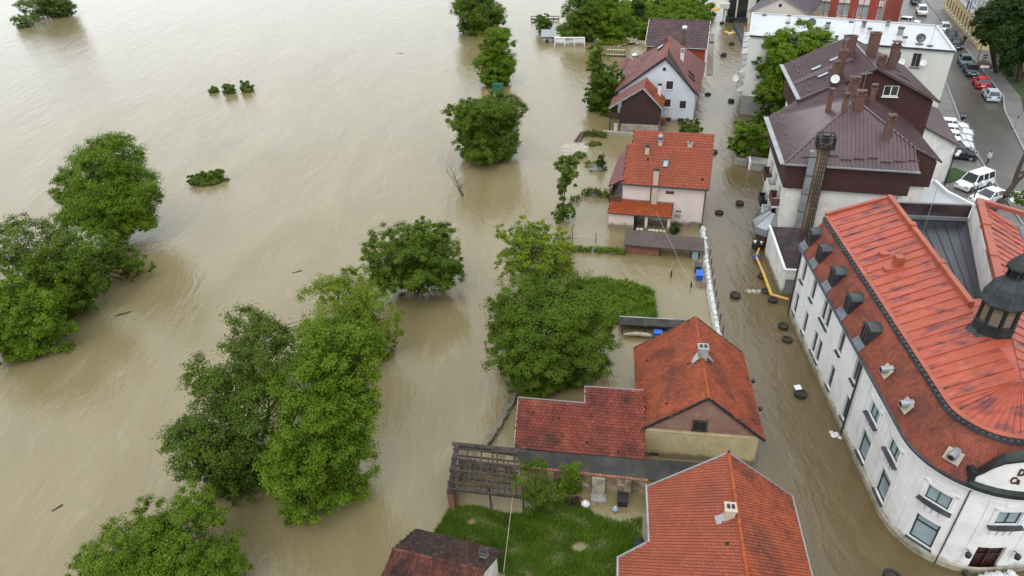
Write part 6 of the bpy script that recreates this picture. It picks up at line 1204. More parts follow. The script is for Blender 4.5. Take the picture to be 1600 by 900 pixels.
T = {
'far_left_tree': ((-124.9, 206.8), [(-126.7, 206.8, 4.2, 5.7, 2.8), (-121.8, 206.8, 2.9, 3.9, 2.3), (-123.4, 207.8, 5.5, 5.4, 2.4)]),
'far_left_bush': ((-125.5, 196.3), [(-125.7, 196.3, 1.3, 3.8, 2.2)]),
'islet_bush_a': ((-53.4, 127.4), [(-53.2, 127.4, 0.5, 1.1, 0.8)]),
'islet_bush_b': ((-50.1, 126.1), [(-49.8, 126.1, 1.1, 1.3, 1.3)]),
'islet_bush_c': ((-47.2, 126.6), [(-46.9, 126.6, 1.3, 1.4, 1.4)]),
'mid_bush': ((-41.1, 86.7), [(-41.7, 86.6, 0.8, 1.6, 1.1), (-39.6, 87.0, 1.0, 1.5, 1.1), (-40.7, 86.6, 0.8, 1.6, 1.0)]),
'back_left_tree': ((-46.3, 70.9), [(-44.2, 73.1, 9.2, 4.3, 2.7), (-45.4, 71.9, 5.9, 5.8, 3.8), (-42.0, 70.4, 5.6, 3.2, 3.7), (-49.0, 72.4, 5.9, 2.8, 2.8), (-45.0, 70.4, 3.2, 4.7, 2.3), (-42.6, 70.4, 2.8, 2.5, 1.3), (-48.5, 70.9, 3.4, 2.9, 2.1)]),
'left_edge_tree_a': ((-46.8, 56.7), [(-46.8, 58.7, 6.6, 3.1, 3.5), (-42.9, 57.7, 5.1, 3.4, 2.7), (-44.9, 56.7, 3.7, 3.7, 2.7), (-40.7, 56.7, 4.9, 1.8, 1.6), (-45.9, 55.7, 2.2, 3.7, 1.9), (-42.6, 55.9, 3.0, 2.5, 1.4)]),
'left_edge_tree_b': ((-46.6, 50.9), [(-45.0, 50.9, 3.4, 3.5, 2.7), (-45.5, 51.9, 5.6, 2.3, 2.3), (-42.2, 50.9, 4.7, 2.8, 2.1), (-45.4, 50.1, 2.3, 2.9, 1.5)]),
'left_edge_bush': ((-43.7, 56.7), [(-43.7, 56.7, 1.3, 1.5, 1.2)]),
'dark_big_tree': ((-19.1, 33.9), [(-16.9, 35.9, 10.6, 3.2, 1.8), (-19.4, 34.9, 8.1, 3.0, 2.5), (-20.7, 33.4, 4.9, 3.6, 2.1), (-22.5, 33.4, 4.8, 2.2, 1.3), (-16.7, 33.9, 6.5, 2.6, 3.4), (-19.1, 32.9, 3.1, 2.9, 1.4), (-21.3, 32.9, 3.0, 2.2, 1.1)]),
'bright_big_tree': ((-15.5, 31.4), [(-11.3, 33.4, 12.0, 3.2, 2.1), (-12.4, 32.4, 9.3, 3.4, 2.6), (-12.0, 31.4, 7.4, 3.0, 2.9), (-14.6, 30.4, 6.4, 2.6, 2.1), (-14.2, 29.9, 4.3, 1.8, 2.0), (-10.1, 32.4, 10.1, 1.8, 2.8)]),
'pale_back_tree': ((-13.0, 46.6), [(-14.4, 46.6, 6.0, 3.7, 2.0), (-11.5, 46.6, 4.1, 2.1, 2.7), (-13.4, 47.2, 7.5, 2.1, 1.1), (-13.3, 46.2, 2.6, 2.7, 1.5)]),
'bottom_tree': ((-22.3, 25.1), [(-21.0, 27.1, 4.7, 2.5, 1.3), (-23.9, 26.1, 3.5, 2.9, 1.8), (-20.1, 25.6, 3.9, 3.0, 1.5), (-18.1, 25.1, 3.2, 1.9, 1.3), (-22.5, 24.6, 2.5, 4.2, 2.1), (-25.7, 25.1, 2.6, 1.5, 1.0)]),
'round_bush': ((-9.3, 56.8), [(-10.6, 56.8, 4.2, 3.6, 2.9), (-6.9, 56.8, 4.3, 3.0, 3.1), (-9.1, 55.8, 2.9, 3.8, 2.0), (-9.0, 57.8, 5.3, 3.1, 1.6), (-11.0, 56.2, 2.5, 3.0, 1.6), (-6.9, 56.4, 2.4, 2.5, 1.3)]),
'pool_tree': ((-2.5, 88.3), [(-1.6, 88.3, 5.9, 4.8, 3.3), (-4.2, 88.3, 6.5, 3.2, 2.3), (0.1, 88.8, 6.9, 3.2, 2.5), (-2.8, 87.8, 2.3, 3.8, 2.2)]),
'willow': ((-0.7, 121.9), [(0.1, 122.4, 7.5, 3.1, 2.2), (-0.4, 121.9, 4.4, 3.6, 3.4), (-0.9, 121.4, 2.0, 3.2, 1.7)]),
'far_willow': ((-3.5, 160.1), [(-4.1, 160.1, 5.2, 5.7, 4.2), (-1.5, 160.1, 2.0, 3.6, 2.8), (-6.8, 160.1, 7.0, 3.1, 2.8)]),
'garden_big_tree': ((1.4, 42.7), [(2.5, 44.7, 5.8, 4.4, 2.4), (-0.2, 43.7, 5.5, 2.5, 2.7), (5.0, 44.2, 5.4, 3.9, 2.4), (1.2, 42.2, 3.6, 3.7, 2.1), (5.9, 42.7, 3.2, 2.8, 2.1), (2.2, 41.7, 2.7, 3.0, 1.7), (4.8, 41.9, 3.0, 2.5, 1.3)]),
'yellow_green_tree': ((2.7, 53.8), [(1.5, 54.3, 7.2, 2.6, 1.7), (3.1, 53.8, 5.0, 3.4, 2.5), (4.9, 53.8, 2.8, 2.1, 2.2), (0.7, 53.8, 4.5, 2.3, 2.1), (2.7, 53.3, 2.6, 3.0, 1.6)]),
'sapling_a': ((6.4, 69.6), [(7.0, 69.6, 6.6, 1.6, 1.6), (6.4, 69.6, 4.9, 1.1, 1.3), (6.2, 69.6, 1.3, 1.2, 1.7)]),
'orchard_tree': ((15.9, 105.3), [(14.9, 105.3, 7.8, 1.6, 2.0), (15.8, 105.3, 4.8, 2.8, 2.8), (15.6, 105.3, 2.1, 2.6, 1.7), (17.6, 105.3, 4.2, 1.4, 2.7)]),
'grove_tree_a': ((18.8, 149.3), [(17.4, 149.3, 4.2, 4.0, 3.8), (20.8, 150.3, 4.8, 4.7, 4.3), (17.3, 148.8, 2.2, 4.7, 2.2)]),
'grove_tree_b': ((24.2, 149.1), [(24.0, 149.1, 3.6, 4.7, 4.3), (22.8, 150.1, 6.0, 4.0, 2.9), (24.6, 148.1, 1.5, 4.0, 1.9)]),
'grove_conifer': ((31.8, 158.6), [(31.7, 158.6, 2.2, 2.0, 2.3), (31.4, 158.6, 4.1, 1.4, 1.7)]),
'hut_tree': ((10.4, 156.8), [(10.5, 156.8, 2.0, 2.3, 2.0)]),
'block_tree': ((43.8, 96.9), [(43.1, 97.9, 10.4, 4.0, 3.2), (39.8, 96.9, 9.1, 3.6, 3.4), (45.0, 97.4, 8.0, 3.7, 3.5), (42.2, 96.9, 5.8, 4.8, 3.8), (39.6, 96.4, 4.0, 3.0, 2.4)]),
'street_bush': ((32.7, 84.0), [(32.0, 84.0, 3.7, 2.3, 1.4), (31.7, 83.7, 2.1, 2.2, 1.6), (33.9, 84.0, 1.8, 1.5, 1.9)]),
'park_tree_a': ((82.6, 111.2), [(79.7, 111.2, 8.9, 3.7, 3.5), (77.9, 110.2, 7.7, 2.6, 2.2), (82.6, 112.2, 7.5, 3.1, 4.4)]),
'park_tree_b': ((82.5, 105.7), [(79.7, 105.7, 9.2, 3.3, 6.5), (82.3, 105.7, 7.1, 3.9, 6.0), (79.3, 106.7, 11.7, 2.7, 3.5)]),
'pergola_bush': ((1.2, 29.4), [(0.8, 29.4, 3.2, 1.2, 1.2), (1.3, 29.2, 1.9, 1.2, 1.0), (0.5, 29.4, 1.0, 0.8, 0.8)]),
'wall_bush': ((3.2, 30.8), [(3.1, 30.9, 2.0, 0.7, 0.8), (3.2, 30.8, 0.8, 0.9, 0.8)]),
}
for _k in ('islet_bush_a', 'islet_bush_b', 'islet_bush_c', 'mid_bush'):
    T[_k] = (T[_k][0], [(x, y, z * .45, r * 1.05, rz * 1.05) for x, y, z, r, rz in T[_k][1]] + [(x + .3 * r, y - .3 * r, .1, r * .9, rz * .8) for x, y, z, r, rz in T[_k][1]])
G1 = 'trees standing in the river'
def tr(k, name, label, **kw): return tree(name, label, T[k][0], T[k][1], **kw)
tr('far_left_tree', 'river_tree', 'hazy spreading tree at the top left of the river', leaf='leaf_far', dens=44, L=0.361, Wd_=0.194, group=G1, skirt=True)
tr('far_left_bush', 'river_bush', 'rounded bush beside the spreading tree at the top left of the river', leaf='leaf_far', dens=48, L=0.325, Wd_=0.162, cat='bush', trunk=.1, skirt=True)
GI = 'small bushes poking out of mid river'
tr('islet_bush_a', 'drowned_bush', 'smallest and leftmost of three tiny bushes poking out mid river', leaf='leaf_far', dens=212, L=0.289, Wd_=0.114, cat='bush', trunk=.05, group=GI, twigs=3, shell=.3)
tr('islet_bush_b', 'drowned_bush', 'middle one of three tiny bushes poking out mid river', leaf='leaf_far', dens=212, L=0.289, Wd_=0.114, cat='bush', trunk=.05, group=GI, twigs=3, shell=.3)
tr('islet_bush_c', 'drowned_bush', 'tallest and rightmost of three tiny bushes poking out mid river', leaf='leaf_far', dens=212, L=0.289, Wd_=0.114, cat='bush', trunk=.05, group=GI, twigs=3, shell=.3)
tr('mid_bush', 'drowned_bush', 'low dark leafy bush alone in the river above the left trees', leaf='leaf_dark', dens=238, L=0.217, Wd_=0.129, cat='bush', trunk=.06, twigs=3, shell=.3)
tr('back_left_tree', 'willow_tree', 'tall rounded willow with airy pale top, standing behind the left edge trees', leaf='leaf_bright', dens=105, L=0.245, Wd_=0.106, group=G1, stems=3)
tr('left_edge_tree_a', 'willow_tree', 'loose willow with dark open branches at the left edge of the picture', leaf='leaf_mid', dens=88, L=0.245, Wd_=0.106, group=G1, skirt=True, stems=3)
tr('left_edge_tree_b', 'willow_tree', 'low yellow green willow cut by the left edge', leaf='leaf_bright', dens=105, L=0.245, Wd_=0.106, group=G1, skirt=True, stems=3)
tree('willow_bush', 'leafy willow bush joining the two groups of trees at the left edge', (-41.2, 62.5), [(-41.6, 63.0, 2.4, 2.2, 2.4), (-39.9, 62.6, 1.5, 1.5, 1.5), (-43.2, 61.5, 2.2, 2.2, 2.2)], 'leaf_mid', 80, .27, .1, cat='bush', trunk=.12, stems=3)
tr('left_edge_bush', 'willow_bush', 'small dark willow bush at the foot of the left edge trees', leaf='leaf_dark', dens=118, L=0.217, Wd_=0.0968, cat='bush', trunk=.07, skirt=True)
tr('dark_big_tree', 'maple_tree', 'big dark feathery tree with visible limbs, left half of the central river clump', leaf='leaf_dark', dens=105, L=0.195, Wd_=0.0968, group=G1, skirt=True, trunk=.3, stems=2, shell=.5, clump=.27)
tr('bright_big_tree', 'maple_tree', 'big bright green dense tree, right half of the central river clump', leaf='leaf_bright', dens=149, L=0.159, Wd_=0.106, group=G1, skirt=True, trunk=.32, stems=2, clump=.24)
tr('pale_back_tree', 'willow_tree', 'pale airy willow behind the bright dense tree of the central clump', leaf='leaf_yellow', dens=74, L=0.202, Wd_=0.081, group=G1, skirt=True, trunk=.16, stems=3)
tr('bottom_tree', 'willow_tree', 'fine leaved willow crown rising at the bottom left edge', leaf='leaf_bright', dens=152, L=0.173, Wd_=0.0607, droop=.5, group=G1, skirt=True, trunk=.25, stems=3)
tr('round_bush', 'river_bush', 'dense round dark green bush alone in mid river', leaf='leaf_mid', dens=160, L=0.188, Wd_=0.106, cat='bush', trunk=.14, stems=3, clump=.2, shell=.6)
tr('pool_tree', 'willow_tree', 'broad willow standing in the water left of the white gabled house', leaf='leaf_mid', dens=105, L=0.303, Wd_=0.114, group=G1, skirt=True, stems=3, droop=.6)
tr('willow', 'weeping_willow', 'drooping rounded willow with a green net below, left of the orchard', leaf='leaf_bright', dens=101, L=0.361, Wd_=0.121, droop=1.4, group=G1, skirt=True, stems=2)
tr('far_willow', 'weeping_willow', 'tall drooping willow cut by the top edge above the rounded willow', leaf='leaf_mid', dens=58, L=0.433, Wd_=0.162, droop=1.4, group=G1, skirt=True, stems=2)
tr('garden_big_tree', 'garden_tree', 'wide dark green tree leaning over the water beside the annex', leaf='leaf_mid', dens=144, L=0.173, Wd_=0.0968, trunk=.3, stems=2, clump=.24, skirt=True)
tr('yellow_green_tree', 'walnut_tree', 'airy yellow green tree with bare inner twigs above the wide dark garden tree', leaf='leaf_yellow', dens=58, L=0.217, Wd_=0.121, trunk=.2, bark='bark_grey', twigs=16, shell=.45, clump=.2, rough=.35)
tr('sapling_a', 'young_tree', 'slender young tree in the flooded garden left of the pink house', leaf='leaf_mid', dens=126, L=0.231, Wd_=0.121, trunk=.09, rough=.3)
tree('garden_bush', 'bright yellow green bush between the slender young tree and the airy walnut', (5.4, 63.0), [(5.4, 63.0, 1.2, .9, 1.4), (5.0, 61.0, .9, 1.1, 1.0), (5.0, 59.2, .9, 1.3, 1.0)], 'leaf_yellow', 90, .24, .12, cat='bush', trunk=.06)
tr('orchard_tree', 'fruit_tree', 'leafy fruit tree left of the timber barn', leaf='leaf_mid', dens=111, L=0.26, Wd_=0.137, stems=2, skirt=True)
tree('fruit_bush', 'dark bush under the leafy fruit tree beside the timber barn', (18.6, 104), [(18.3, 104, 1.5, 1.7, 1.8), (16.6, 102.5, .8, 1.3, 1.1)], 'leaf_dark', 70, .34, .16, cat='bush', trunk=.08)
GG = 'trees of the riverside grove'
tr('grove_tree_a', 'grove_tree', 'broad olive green tree on the left of the riverside grove', leaf='leaf_mid', dens=85, L=0.361, Wd_=0.162, group=GG)
tr('grove_tree_b', 'grove_tree', 'broad olive green tree on the right of the riverside grove', leaf='leaf_bright', dens=85, L=0.361, Wd_=0.162, group=GG)
tr('grove_conifer', 'conifer', 'dark conifer behind the riverside grove at the top edge', leaf='leaf_park', dens=101, L=0.325, Wd_=0.129, droop=.8, group=GG)
tr('hut_tree', 'small_tree', 'small tree in the water behind the tiny white hut', leaf='leaf_mid', dens=85, L=0.361, Wd_=0.162, trunk=.1)
tr('block_tree', 'courtyard_tree', 'broad leaved tree against the wall of the flat white block', leaf='leaf_bright', dens=105, L=0.318, Wd_=0.21, trunk=.25)
tr('street_bush', 'street_bush', 'bright leafy shrub over concrete planters beside the brown hip roof block', leaf='leaf_bright', dens=135, L=0.217, Wd_=0.146, cat='bush', trunk=.08)
tr('park_tree_a', 'park_tree', 'dark park tree in front of the yellow town building', leaf='leaf_park', dens=105, L=0.361, Wd_=0.21, zb=.4, trunk=.4)
tr('park_tree_b', 'park_tree', 'tall dark park tree at the right edge', leaf='leaf_park', dens=105, L=0.361, Wd_=0.21, zb=.4, trunk=.4)
tr('pergola_bush', 'elder_bush', 'leafy elder bush growing beside the ruined timber frame', leaf='leaf_mid', dens=202, L=0.123, Wd_=0.0729, cat='bush', trunk=.06)
tr('wall_bush', 'wall_bush', 'upright bright topped bush against the ochre garden wall', leaf='leaf_bright', dens=270, L=0.116, Wd_=0.0729, cat='bush', trunk=.05)
tree('gate_bush', 'round bush between the white gabled house and the pink house', (27.6, 94.6), [(27.6, 94.6, .6, 1.7, .8)], 'leaf_mid', 110, .26, .14, cat='bush', trunk=.05)
tree('porch_shrub', 'dark potted shrub beside the porch of the pink house', (18.3, 65.0), [(18.3, 65.0, .6, .55, .7)], 'leaf_park', 130, .2, .1, cat='bush', trunk=.05)
tree('cypress_shrub', 'small dark cone shaped conifer beside the floating bench', (12.75, 83.0), [(12.75, 83, .8, .62, 1.0), (12.75, 83, 1.5, .4, .8)], 'leaf_park', 170, .2, .08, cat='shrub', trunk=.05)
tree('reed_tuft', 'small pale green tuft beside the floating bench', (11.6, 84.6), [(11.6, 84.6, .15, .9, .3)], 'leaf_yellow', 110, .3, .08, cat='plant', trunk=.03, twigs=2)
tree('water_weed', 'leafy tuft drifting below the clipped hedge', (12.5, 91.5), [(12.5, 91.5, .15, .9, .35)], 'leaf_mid', 90, .4, .12, cat='plant', trunk=.03, twigs=2)
tree('water_weed', 'leafy tuft drifting beside the foam', (10.6, 87.4), [(10.6, 87.4, .3, .6, .55)], 'leaf_mid', 90, .4, .12, cat='plant', trunk=.03, twigs=2)
tree('wall_shrub', 'narrow shrub growing at the grey base of the flat white block', (37.8, 95.6), [(37.8, 95.6, .9, .9, 1.6)], 'leaf_mid', 80, .35, .16, cat='bush', trunk=.06)
def hedge(label, a, b, hgt, dp, leaf, name='hedge', dens=140, L=.16):
    a, b = V3((*a, 0)), V3((*b, 0)); n_ = max(2, int(np.linalg.norm(b - a) / (dp * .8))); lob = [(*(a + (b - a) * (i + .5) / n_)[:2], hgt * .5, dp * .62, hgt * .6) for i in range(n_)]
    tree(name, label, tuple(((a + b) / 2)[:2]), lob, leaf, dens, L, .09, cat='hedge', trunk=.04, twigs=2)
hedge('clipped dark hedge at the stone terrace beside the timber barn', (11.9, 95.2), (15.0, 93.9), .8, .7, 'leaf_dark')
hedge('untidy flowering hedge left of the pink house', (9.4, 75.9), (13.0, 74.7), .9, .75, 'leaf_mid')
hedge('small rounded hedge stub beside the slender young tree', (7.6, 74.6), (9.0, 74.3), .6, .6, 'leaf_mid')
hedge('bright low hedge left of the low brick shed', (9.0, 62.3), (12.2, 61.5), .55, .6, 'leaf_bright')
hedge('thin weedy hedge along the wire fence', (5.9, 63.1), (8.8, 62.3), .5, .5, 'leaf_dark')
# bare and pollarded trees
def bare(name, label, base, zb, hgt, n_, spread, m_, seed):
    random.seed(seed); root = thing(name, label, 'tree', (*base, zb)); mb = MB(); b0 = V3((*base, zb - .4))
    for i in range(n_):
        e = b0 + V3((random.uniform(-1, .6) * spread, random.uniform(-.5, .5) * spread, hgt * random.uniform(.6, 1.05))); pts = limb(mb, b0, e, .07, .02, 6, .1, 5)
        for k in range(6):
            p_ = random.choice(pts[2:]); limb(mb, p_, p_ + V3((random.uniform(-1, 1), random.uniform(-.6, .6), random.uniform(.3, 1.4))) * hgt * .22, .025, .008, 3, .1, 4)
    mb.build('branches', m_, root); random.seed(7); return root
bare('dead_tree', 'bare dead sapling sticking out of the river', (-5.4, 77.6), 0, 4.6, 3, 2.6, 'bark', 3)
pt = thing('pollarded_tree', 'dark pollarded street tree with few leaves beside the parked white sedan', 'tree', (53.5, 65.6, .3)); mb = MB()
P0 = V3((53.5, 65.6, .2)); fk = V3((55.0, 65.8, 3.2)); limb(mb, P0, fk, .38, .26, 5, .04, 8); limb(mb, fk, V3((55.6, 66.4, 7.6)), .26, .14, 5, .05, 7); limb(mb, fk, V3((58.2, 65.9, 6.4)), .2, .1, 5, .12, 6); limb(mb, V3((55.2, 66, 4.4)), V3((57.2, 66.6, 5.2)), .16, .08, 4, .1, 6); mb.build('trunk', 'bark', pt)
v_, f_ = leaves([(56.6, 66.2, 5.6, .9, .7), (55.6, 65.4, 2.0, .9, .6), (57.9, 66, 6.3, .4, .4), (56.6, 65.2, 1.2, .6, .4)], 45, .3, .16, .3); arrays_obj('crown', v_, f_, 'leaf_mid', pt)

# stuff: lawn, overgrown patch, undergrowth
def blades(poly, dens, hgt, z, name, label, m_='grass', lean=.5, w_=.035, holes=(), tuft=1.0):
    xs = [p[0] for p in poly]; ys = [p[1] for p in poly]; area = (max(xs) - min(xs)) * (max(ys) - min(ys)); n_ = int(area * dens)
    p = np.column_stack([RNG.uniform(min(xs), max(xs), n_), RNG.uniform(min(ys), max(ys), n_)]); keep = np.zeros(n_, bool); x, y = p[:, 0], p[:, 1]; j = len(poly) - 1
    for i in range(len(poly)):
        xi, yi = poly[i]; xj, yj = poly[j]
        c = ((yi > y) != (yj > y)) & (x < (xj - xi) * (y - yi) / (yj - yi + 1e-12) + xi); keep ^= c; j = i
    nf = np.sin(x * 1.7 + np.sin(y * 1.3) * 2) * np.cos(y * 1.9 + x * .6); k2 = (RNG.random(n_) < .75 + .3 * nf * tuft)
    for hx, hy, hr in holes: k2 &= ((x - hx) ** 2 + ((y - hy) * 1.4) ** 2 > (hr * (0.55 + .6 * RNG.random(n_))) ** 2)
    keep &= k2; p = p[keep]; nf = nf[keep]; n_ = len(p); hh = hgt * (.5 + .7 * RNG.random(n_)) * (1 + .35 * nf); a = RNG.uniform(0, 2 * math.pi, n_); l = RNG.uniform(.1, lean, n_) * hh
    v = np.zeros((n_, 3, 3)); dx, dy = np.cos(a), np.sin(a); ww = w_ * (.6 + .8 * RNG.random(n_))
    v[:, 0] = np.column_stack([p[:, 0] - dy * ww, p[:, 1] + dx * ww, np.full(n_, z)]); v[:, 1] = np.column_stack([p[:, 0] + dy * ww, p[:, 1] - dx * ww, np.full(n_, z)]); v[:, 2] = np.column_stack([p[:, 0] + dx * l, p[:, 1] + dy * l, z + hh])
    o = arrays_obj(name, v.reshape(-1, 3), np.arange(n_ * 3).reshape(-1, 3), m_, kind='stuff'); o['label'] = label; o['category'] = 'grass'; return o
lawn = [(-5.0, 30.3), (-3.2, 30.15), (-1.3, 29.4), (.4, 29.3), (1.8, 30.4), (4.0, 29.9), (4.6, 28.8), (7.6, 28.4), (7.0, 24.7), (5.6, 24.3), (4.6, 21.5), (-1.3, 21.5), (-1.4, 25.0), (-6.6, 27.0), (-5.9, 28.4)]

blades(lawn, 1500, .34, -.06, 'lawn_grass', 'long wet grass of the half flooded lawn by the ruined frame', holes=((3.3, 26.6, .7), (-3.6, 28.9, .45), (6.2, 29.0, 1.6), (2.0, 24.0, .5)), w_=.03)
patch = [(6.4, 56.3), (8.2, 56.9), (10.2, 56.2), (13.0, 54.6), (13.5, 53.6), (13.0, 49.3), (9.2, 49.4), (5.6, 49.9)]
struct(MB().prism(patch, -.5, .12).build('garden_mound', 'lawn_soil'))
blades(patch, 380, .55, .08, 'garden_weeds', 'bright overgrown weeds on the dry patch beside the wide garden tree', w_=.05, lean=.8)
lob = [(6.5 + (i * 2.37) % 6.6, 50 + (i * 1.71) % 5.6, .35, .55 + .3 * ((i * .37) % 1), .35) for i in range(26)]; v_, f_ = leaves(lob, 60, .22, .12, 0, .3, .1); o = arrays_obj('weed_leaves', v_, f_, 'leaf_bright', kind='stuff'); o['label'] = 'broad leaved weeds in the dry garden patch'; o['category'] = 'weeds'
ug = [(29.4 + 2.2 * i + (j % 2), 146.5 + 3.4 * j + i * .1, .9, 2.0, 1.7) for i in range(9) for j in range(9) if (29.4 + 2.2 * i) > 28 + j * .3]
ug = [(x + .6 * math.sin(x * 3 + y), y + .7 * math.cos(y * 2 + x), z, r * (.8 + .4 * abs(math.sin(x * y))), rz * (.7 + .5 * abs(math.cos(x + y)))) for x, y, z, r, rz in ug if not (x > 44 + (y - 148) * .3)]
v_, f_ = leaves(ug, 26, .5, .24, .2, .3); o = arrays_obj('undergrowth', v_, f_, 'leaf_bright', kind='stuff'); o['label'] = 'mass of green undergrowth behind the dark roofed house'; o['category'] = 'undergrowth'
mw = [(20.8 + i * .9, 143.2 + .5 * math.sin(i), .35, .9, .55) for i in range(7)]; v_, f_ = leaves(mw, 60, .35, .15, .2, .3); o = arrays_obj('bank_weeds', v_, f_, 'leaf_yellow', kind='stuff'); o['label'] = 'yellow green weeds on the bank beside the rubble heap'; o['category'] = 'weeds'
rh = MB()
for i in range(110):
    x, y = random.gauss(27.2, 1.4), random.gauss(143.2, .7); s_ = random.uniform(.12, .4); a_ = random.uniform(0, 3); z_ = max(.05, .9 - abs(x - 27.2) * .3) * random.uniform(.4, 1)
    rh.obox((x, y, z_), V3((math.cos(a_), math.sin(a_), random.uniform(-.3, .3))) * s_, V3((-math.sin(a_), math.cos(a_), .1)) * s_ * .5, V3((0, 0, s_ * .35)))
o = rh.build('rubble_heap', 'stone', kind='stuff'); o['label'] = 'heap of rubble and planks on the bank beside the dark lean-to'; o['category'] = 'rubble'
# ================================================================== small things in the street and gardens
# tyre planters
ty = thing('tyre_planter', 'x', 'tyre', (0, 0, 0), group='tyre planters standing in the flooded street')
prof = [(.34, .30), (.36, .42), (.44, .46), (.52, .40), (.545, .26), (.52, .06), (.46, -.1), (.40, -.3)]
MB().lathe((0, 0, 0), prof, 22, cap=False).build('tyre_wall', 'rubber', ty, smooth=True)
tl = MB()
for k in range(22): t = 2 * math.pi * k / 22; tl.obox((math.cos(t) * .535, math.sin(t) * .535, .22), V3((-math.sin(t), math.cos(t), 0)) * .035, V3((math.cos(t), math.sin(t), 0)) * .025, V3((0, 0, .16)))
tl.build('tread', 'rubber', ty, kind='stuff'); MB().lathe((0, 0, 0), [(.001, .26), (.36, .28)], 16, cap=False).build('soil', 'soil', ty)
TY = [((21.1, 52.6), 1, 'tyre planter alone in mid street opposite the low flat annex'), ((24.3, 69.13), 1, 'tyre planter in mid street beside the pink house, nearer the sandbags'), ((27.24, 71.01), .95, 'tyre planter near the metal bay canopy, right one of the pair by the pink house'),
 ((23.81, 47.51), .92, 'upper one of two tyre planters close to the white facade'), ((23.5, 45.7), .92, 'lower one of two tyre planters close to the white facade'), ((22.04, 38.91), .98, 'tyre planter with a white paper on its rim beside the brick gabled house'),
 ((24.65, 55.57), .85, 'half hidden tyre under the middle of the yellow pipe'), ((24.2, 53.1), .9, 'tyre under the pipe where water gushes out'), ((24.3, 51.5), .9, 'tyre at the bend of the orange pipe by the corner building'),
 ((28.41, 86.11), 1, 'tyre planter off the street corner of the pink house'), ((34.01, 109.59), 1, 'tyre planter in the bright water by the white gabled house'), ((36.62, 105.63), 1, 'tyre planter in the bright water by the flat white block'),
 ((42.75, 130.8), 1.15, 'largest tyre planter in the brown far street'), ((42.94, 139.86), 1.05, 'tyre planter next to the dark roofed house wall'), ((46.46, 138.08), 1.05, 'tyre planter right of the yellow raft pair in the far street'),
 ((49.33, 154.85), 1.0, 'tyre planter next to the green bins at the far street end'), ((50.2, 163.66), .95, 'farthest tyre planter at the top of the flooded street'), ((21.43, 23.2), .95, 'tyre planter cut off at the bottom edge by the rounded facade')]
for i, (p, s, lb) in enumerate(TY):
    o = ty if i == 0 else copy_tree(ty); o.location = (p[0], p[1], .02 - .12 * (i % 3 == 1)); o.rotation_euler = (R(random.uniform(-6, 6)), R(random.uniform(-6, 6)), random.uniform(0, 6)); o.scale = (s * .88, s * .88, s * .8); o['label'] = lb
tag(MB().obox((21.9, 39.25, .55), V3((.26, .03, 0)), V3((-.03, .2, .06)), V3((0, 0, .015))).build('paper_notice', 'white_paint'), 'white paper lying on the rim of a tyre planter', 'paper')
# pump pipes
pp_ = thing('drain_pipe_line', 'orange and yellow pump pipe running along the low flat annex', 'pipe', (24.8, 55, 0)); PT = [(25.9, 60.3), (25.1, 58.8), (24.79, 55.67), (24.29, 52.05), (25.55, 51.1)]
for i, (a, b) in enumerate(zip(PT, PT[1:])):
    mid_ = ((a[0] + b[0]) / 2, (a[1] + b[1]) / 2)
    if i == 2: MB().tube([(*a, .42), (*b, .42)], .15, 8).build('pipe_section', 'yellow', pp_)
    else: MB().tube([(*a, .42), (*b, .42)], .12, 8).build('pipe_section', 'orange_pipe', pp_)
MB().obox((25.1, 58.8, .42), V3((.3, 0, 0)), V3((0, .12, 0)), V3((0, 0, .16))).build('pipe_joint', 'blue_plastic', pp_)
pu = thing('pump_unit', 'black water pump with white canisters by the wall at the pipe end', 'pump', (26.0, 61.0, 0)); MB().obox((25.95, 60.9, .35), V3((.4, .1, 0)), V3((-.1, .4, 0)), V3((0, 0, .35))).build('motor', 'black', pu)
for dx, dy in ((-.25, .2), (.3, -.1)): MB().lathe((25.95 + dx, 60.9 + dy, .65), [(.12, 0), (.14, .1), (.14, .28), (.05, .34)], 9).build('canister', 'white_paint', pu)
MB().tube([(25.6, 60.6, .3), (25.6, 60.6, .8), (26.2, 60.7, .85)], .05, 6).build('pump_handle', 'dark_metal', pu)
fo = MB()
for i in range(70): a_ = random.uniform(0, 6.3); r_ = random.random() ** .7; x, y = 22.9 + 1.1 * r_ * math.cos(a_) + .3, 53.3 + .35 * r_ * math.sin(a_); fo.lathe((x, y, -.03), [(.02, .0), (random.uniform(.04, .13), .03), (.02, random.uniform(.05, .12))], 6)
o = fo.build('gushing_foam', 'foam', kind='stuff'); o['label'] = 'white foam where the pump pipe gushes into the street'; o['category'] = 'foam'
fo = MB()
for i in range(240):
    a_ = random.uniform(0, 6.3); r_ = random.random() ** .6; x, y = 9.9 + 1.9 * r_ * math.cos(a_), 90.2 + 3.0 * r_ * math.sin(a_); fo.lathe((x, y, -.04), [(.05, .0), (random.uniform(.1, .36), .03), (.05, random.uniform(.05, .13))], 6)
o = fo.build('river_foam', 'foam', kind='stuff'); o['label'] = 'patch of foaming rapids between the clipped hedge and the slender young tree'; o['category'] = 'foam'
lg = thing('stranded_planks', 'weathered planks stranded at the edge of the foaming rapids', 'planks', (10.9, 94, 0))
for k in range(4): MB().bar((10.1 + k * .28, 92.6 - k * .05, .12 + .03 * k), (11.5 + k * .22, 96.0, .2), .16, .08).build('plank', 'old_wood' if k % 2 else 'tile_wine', lg)
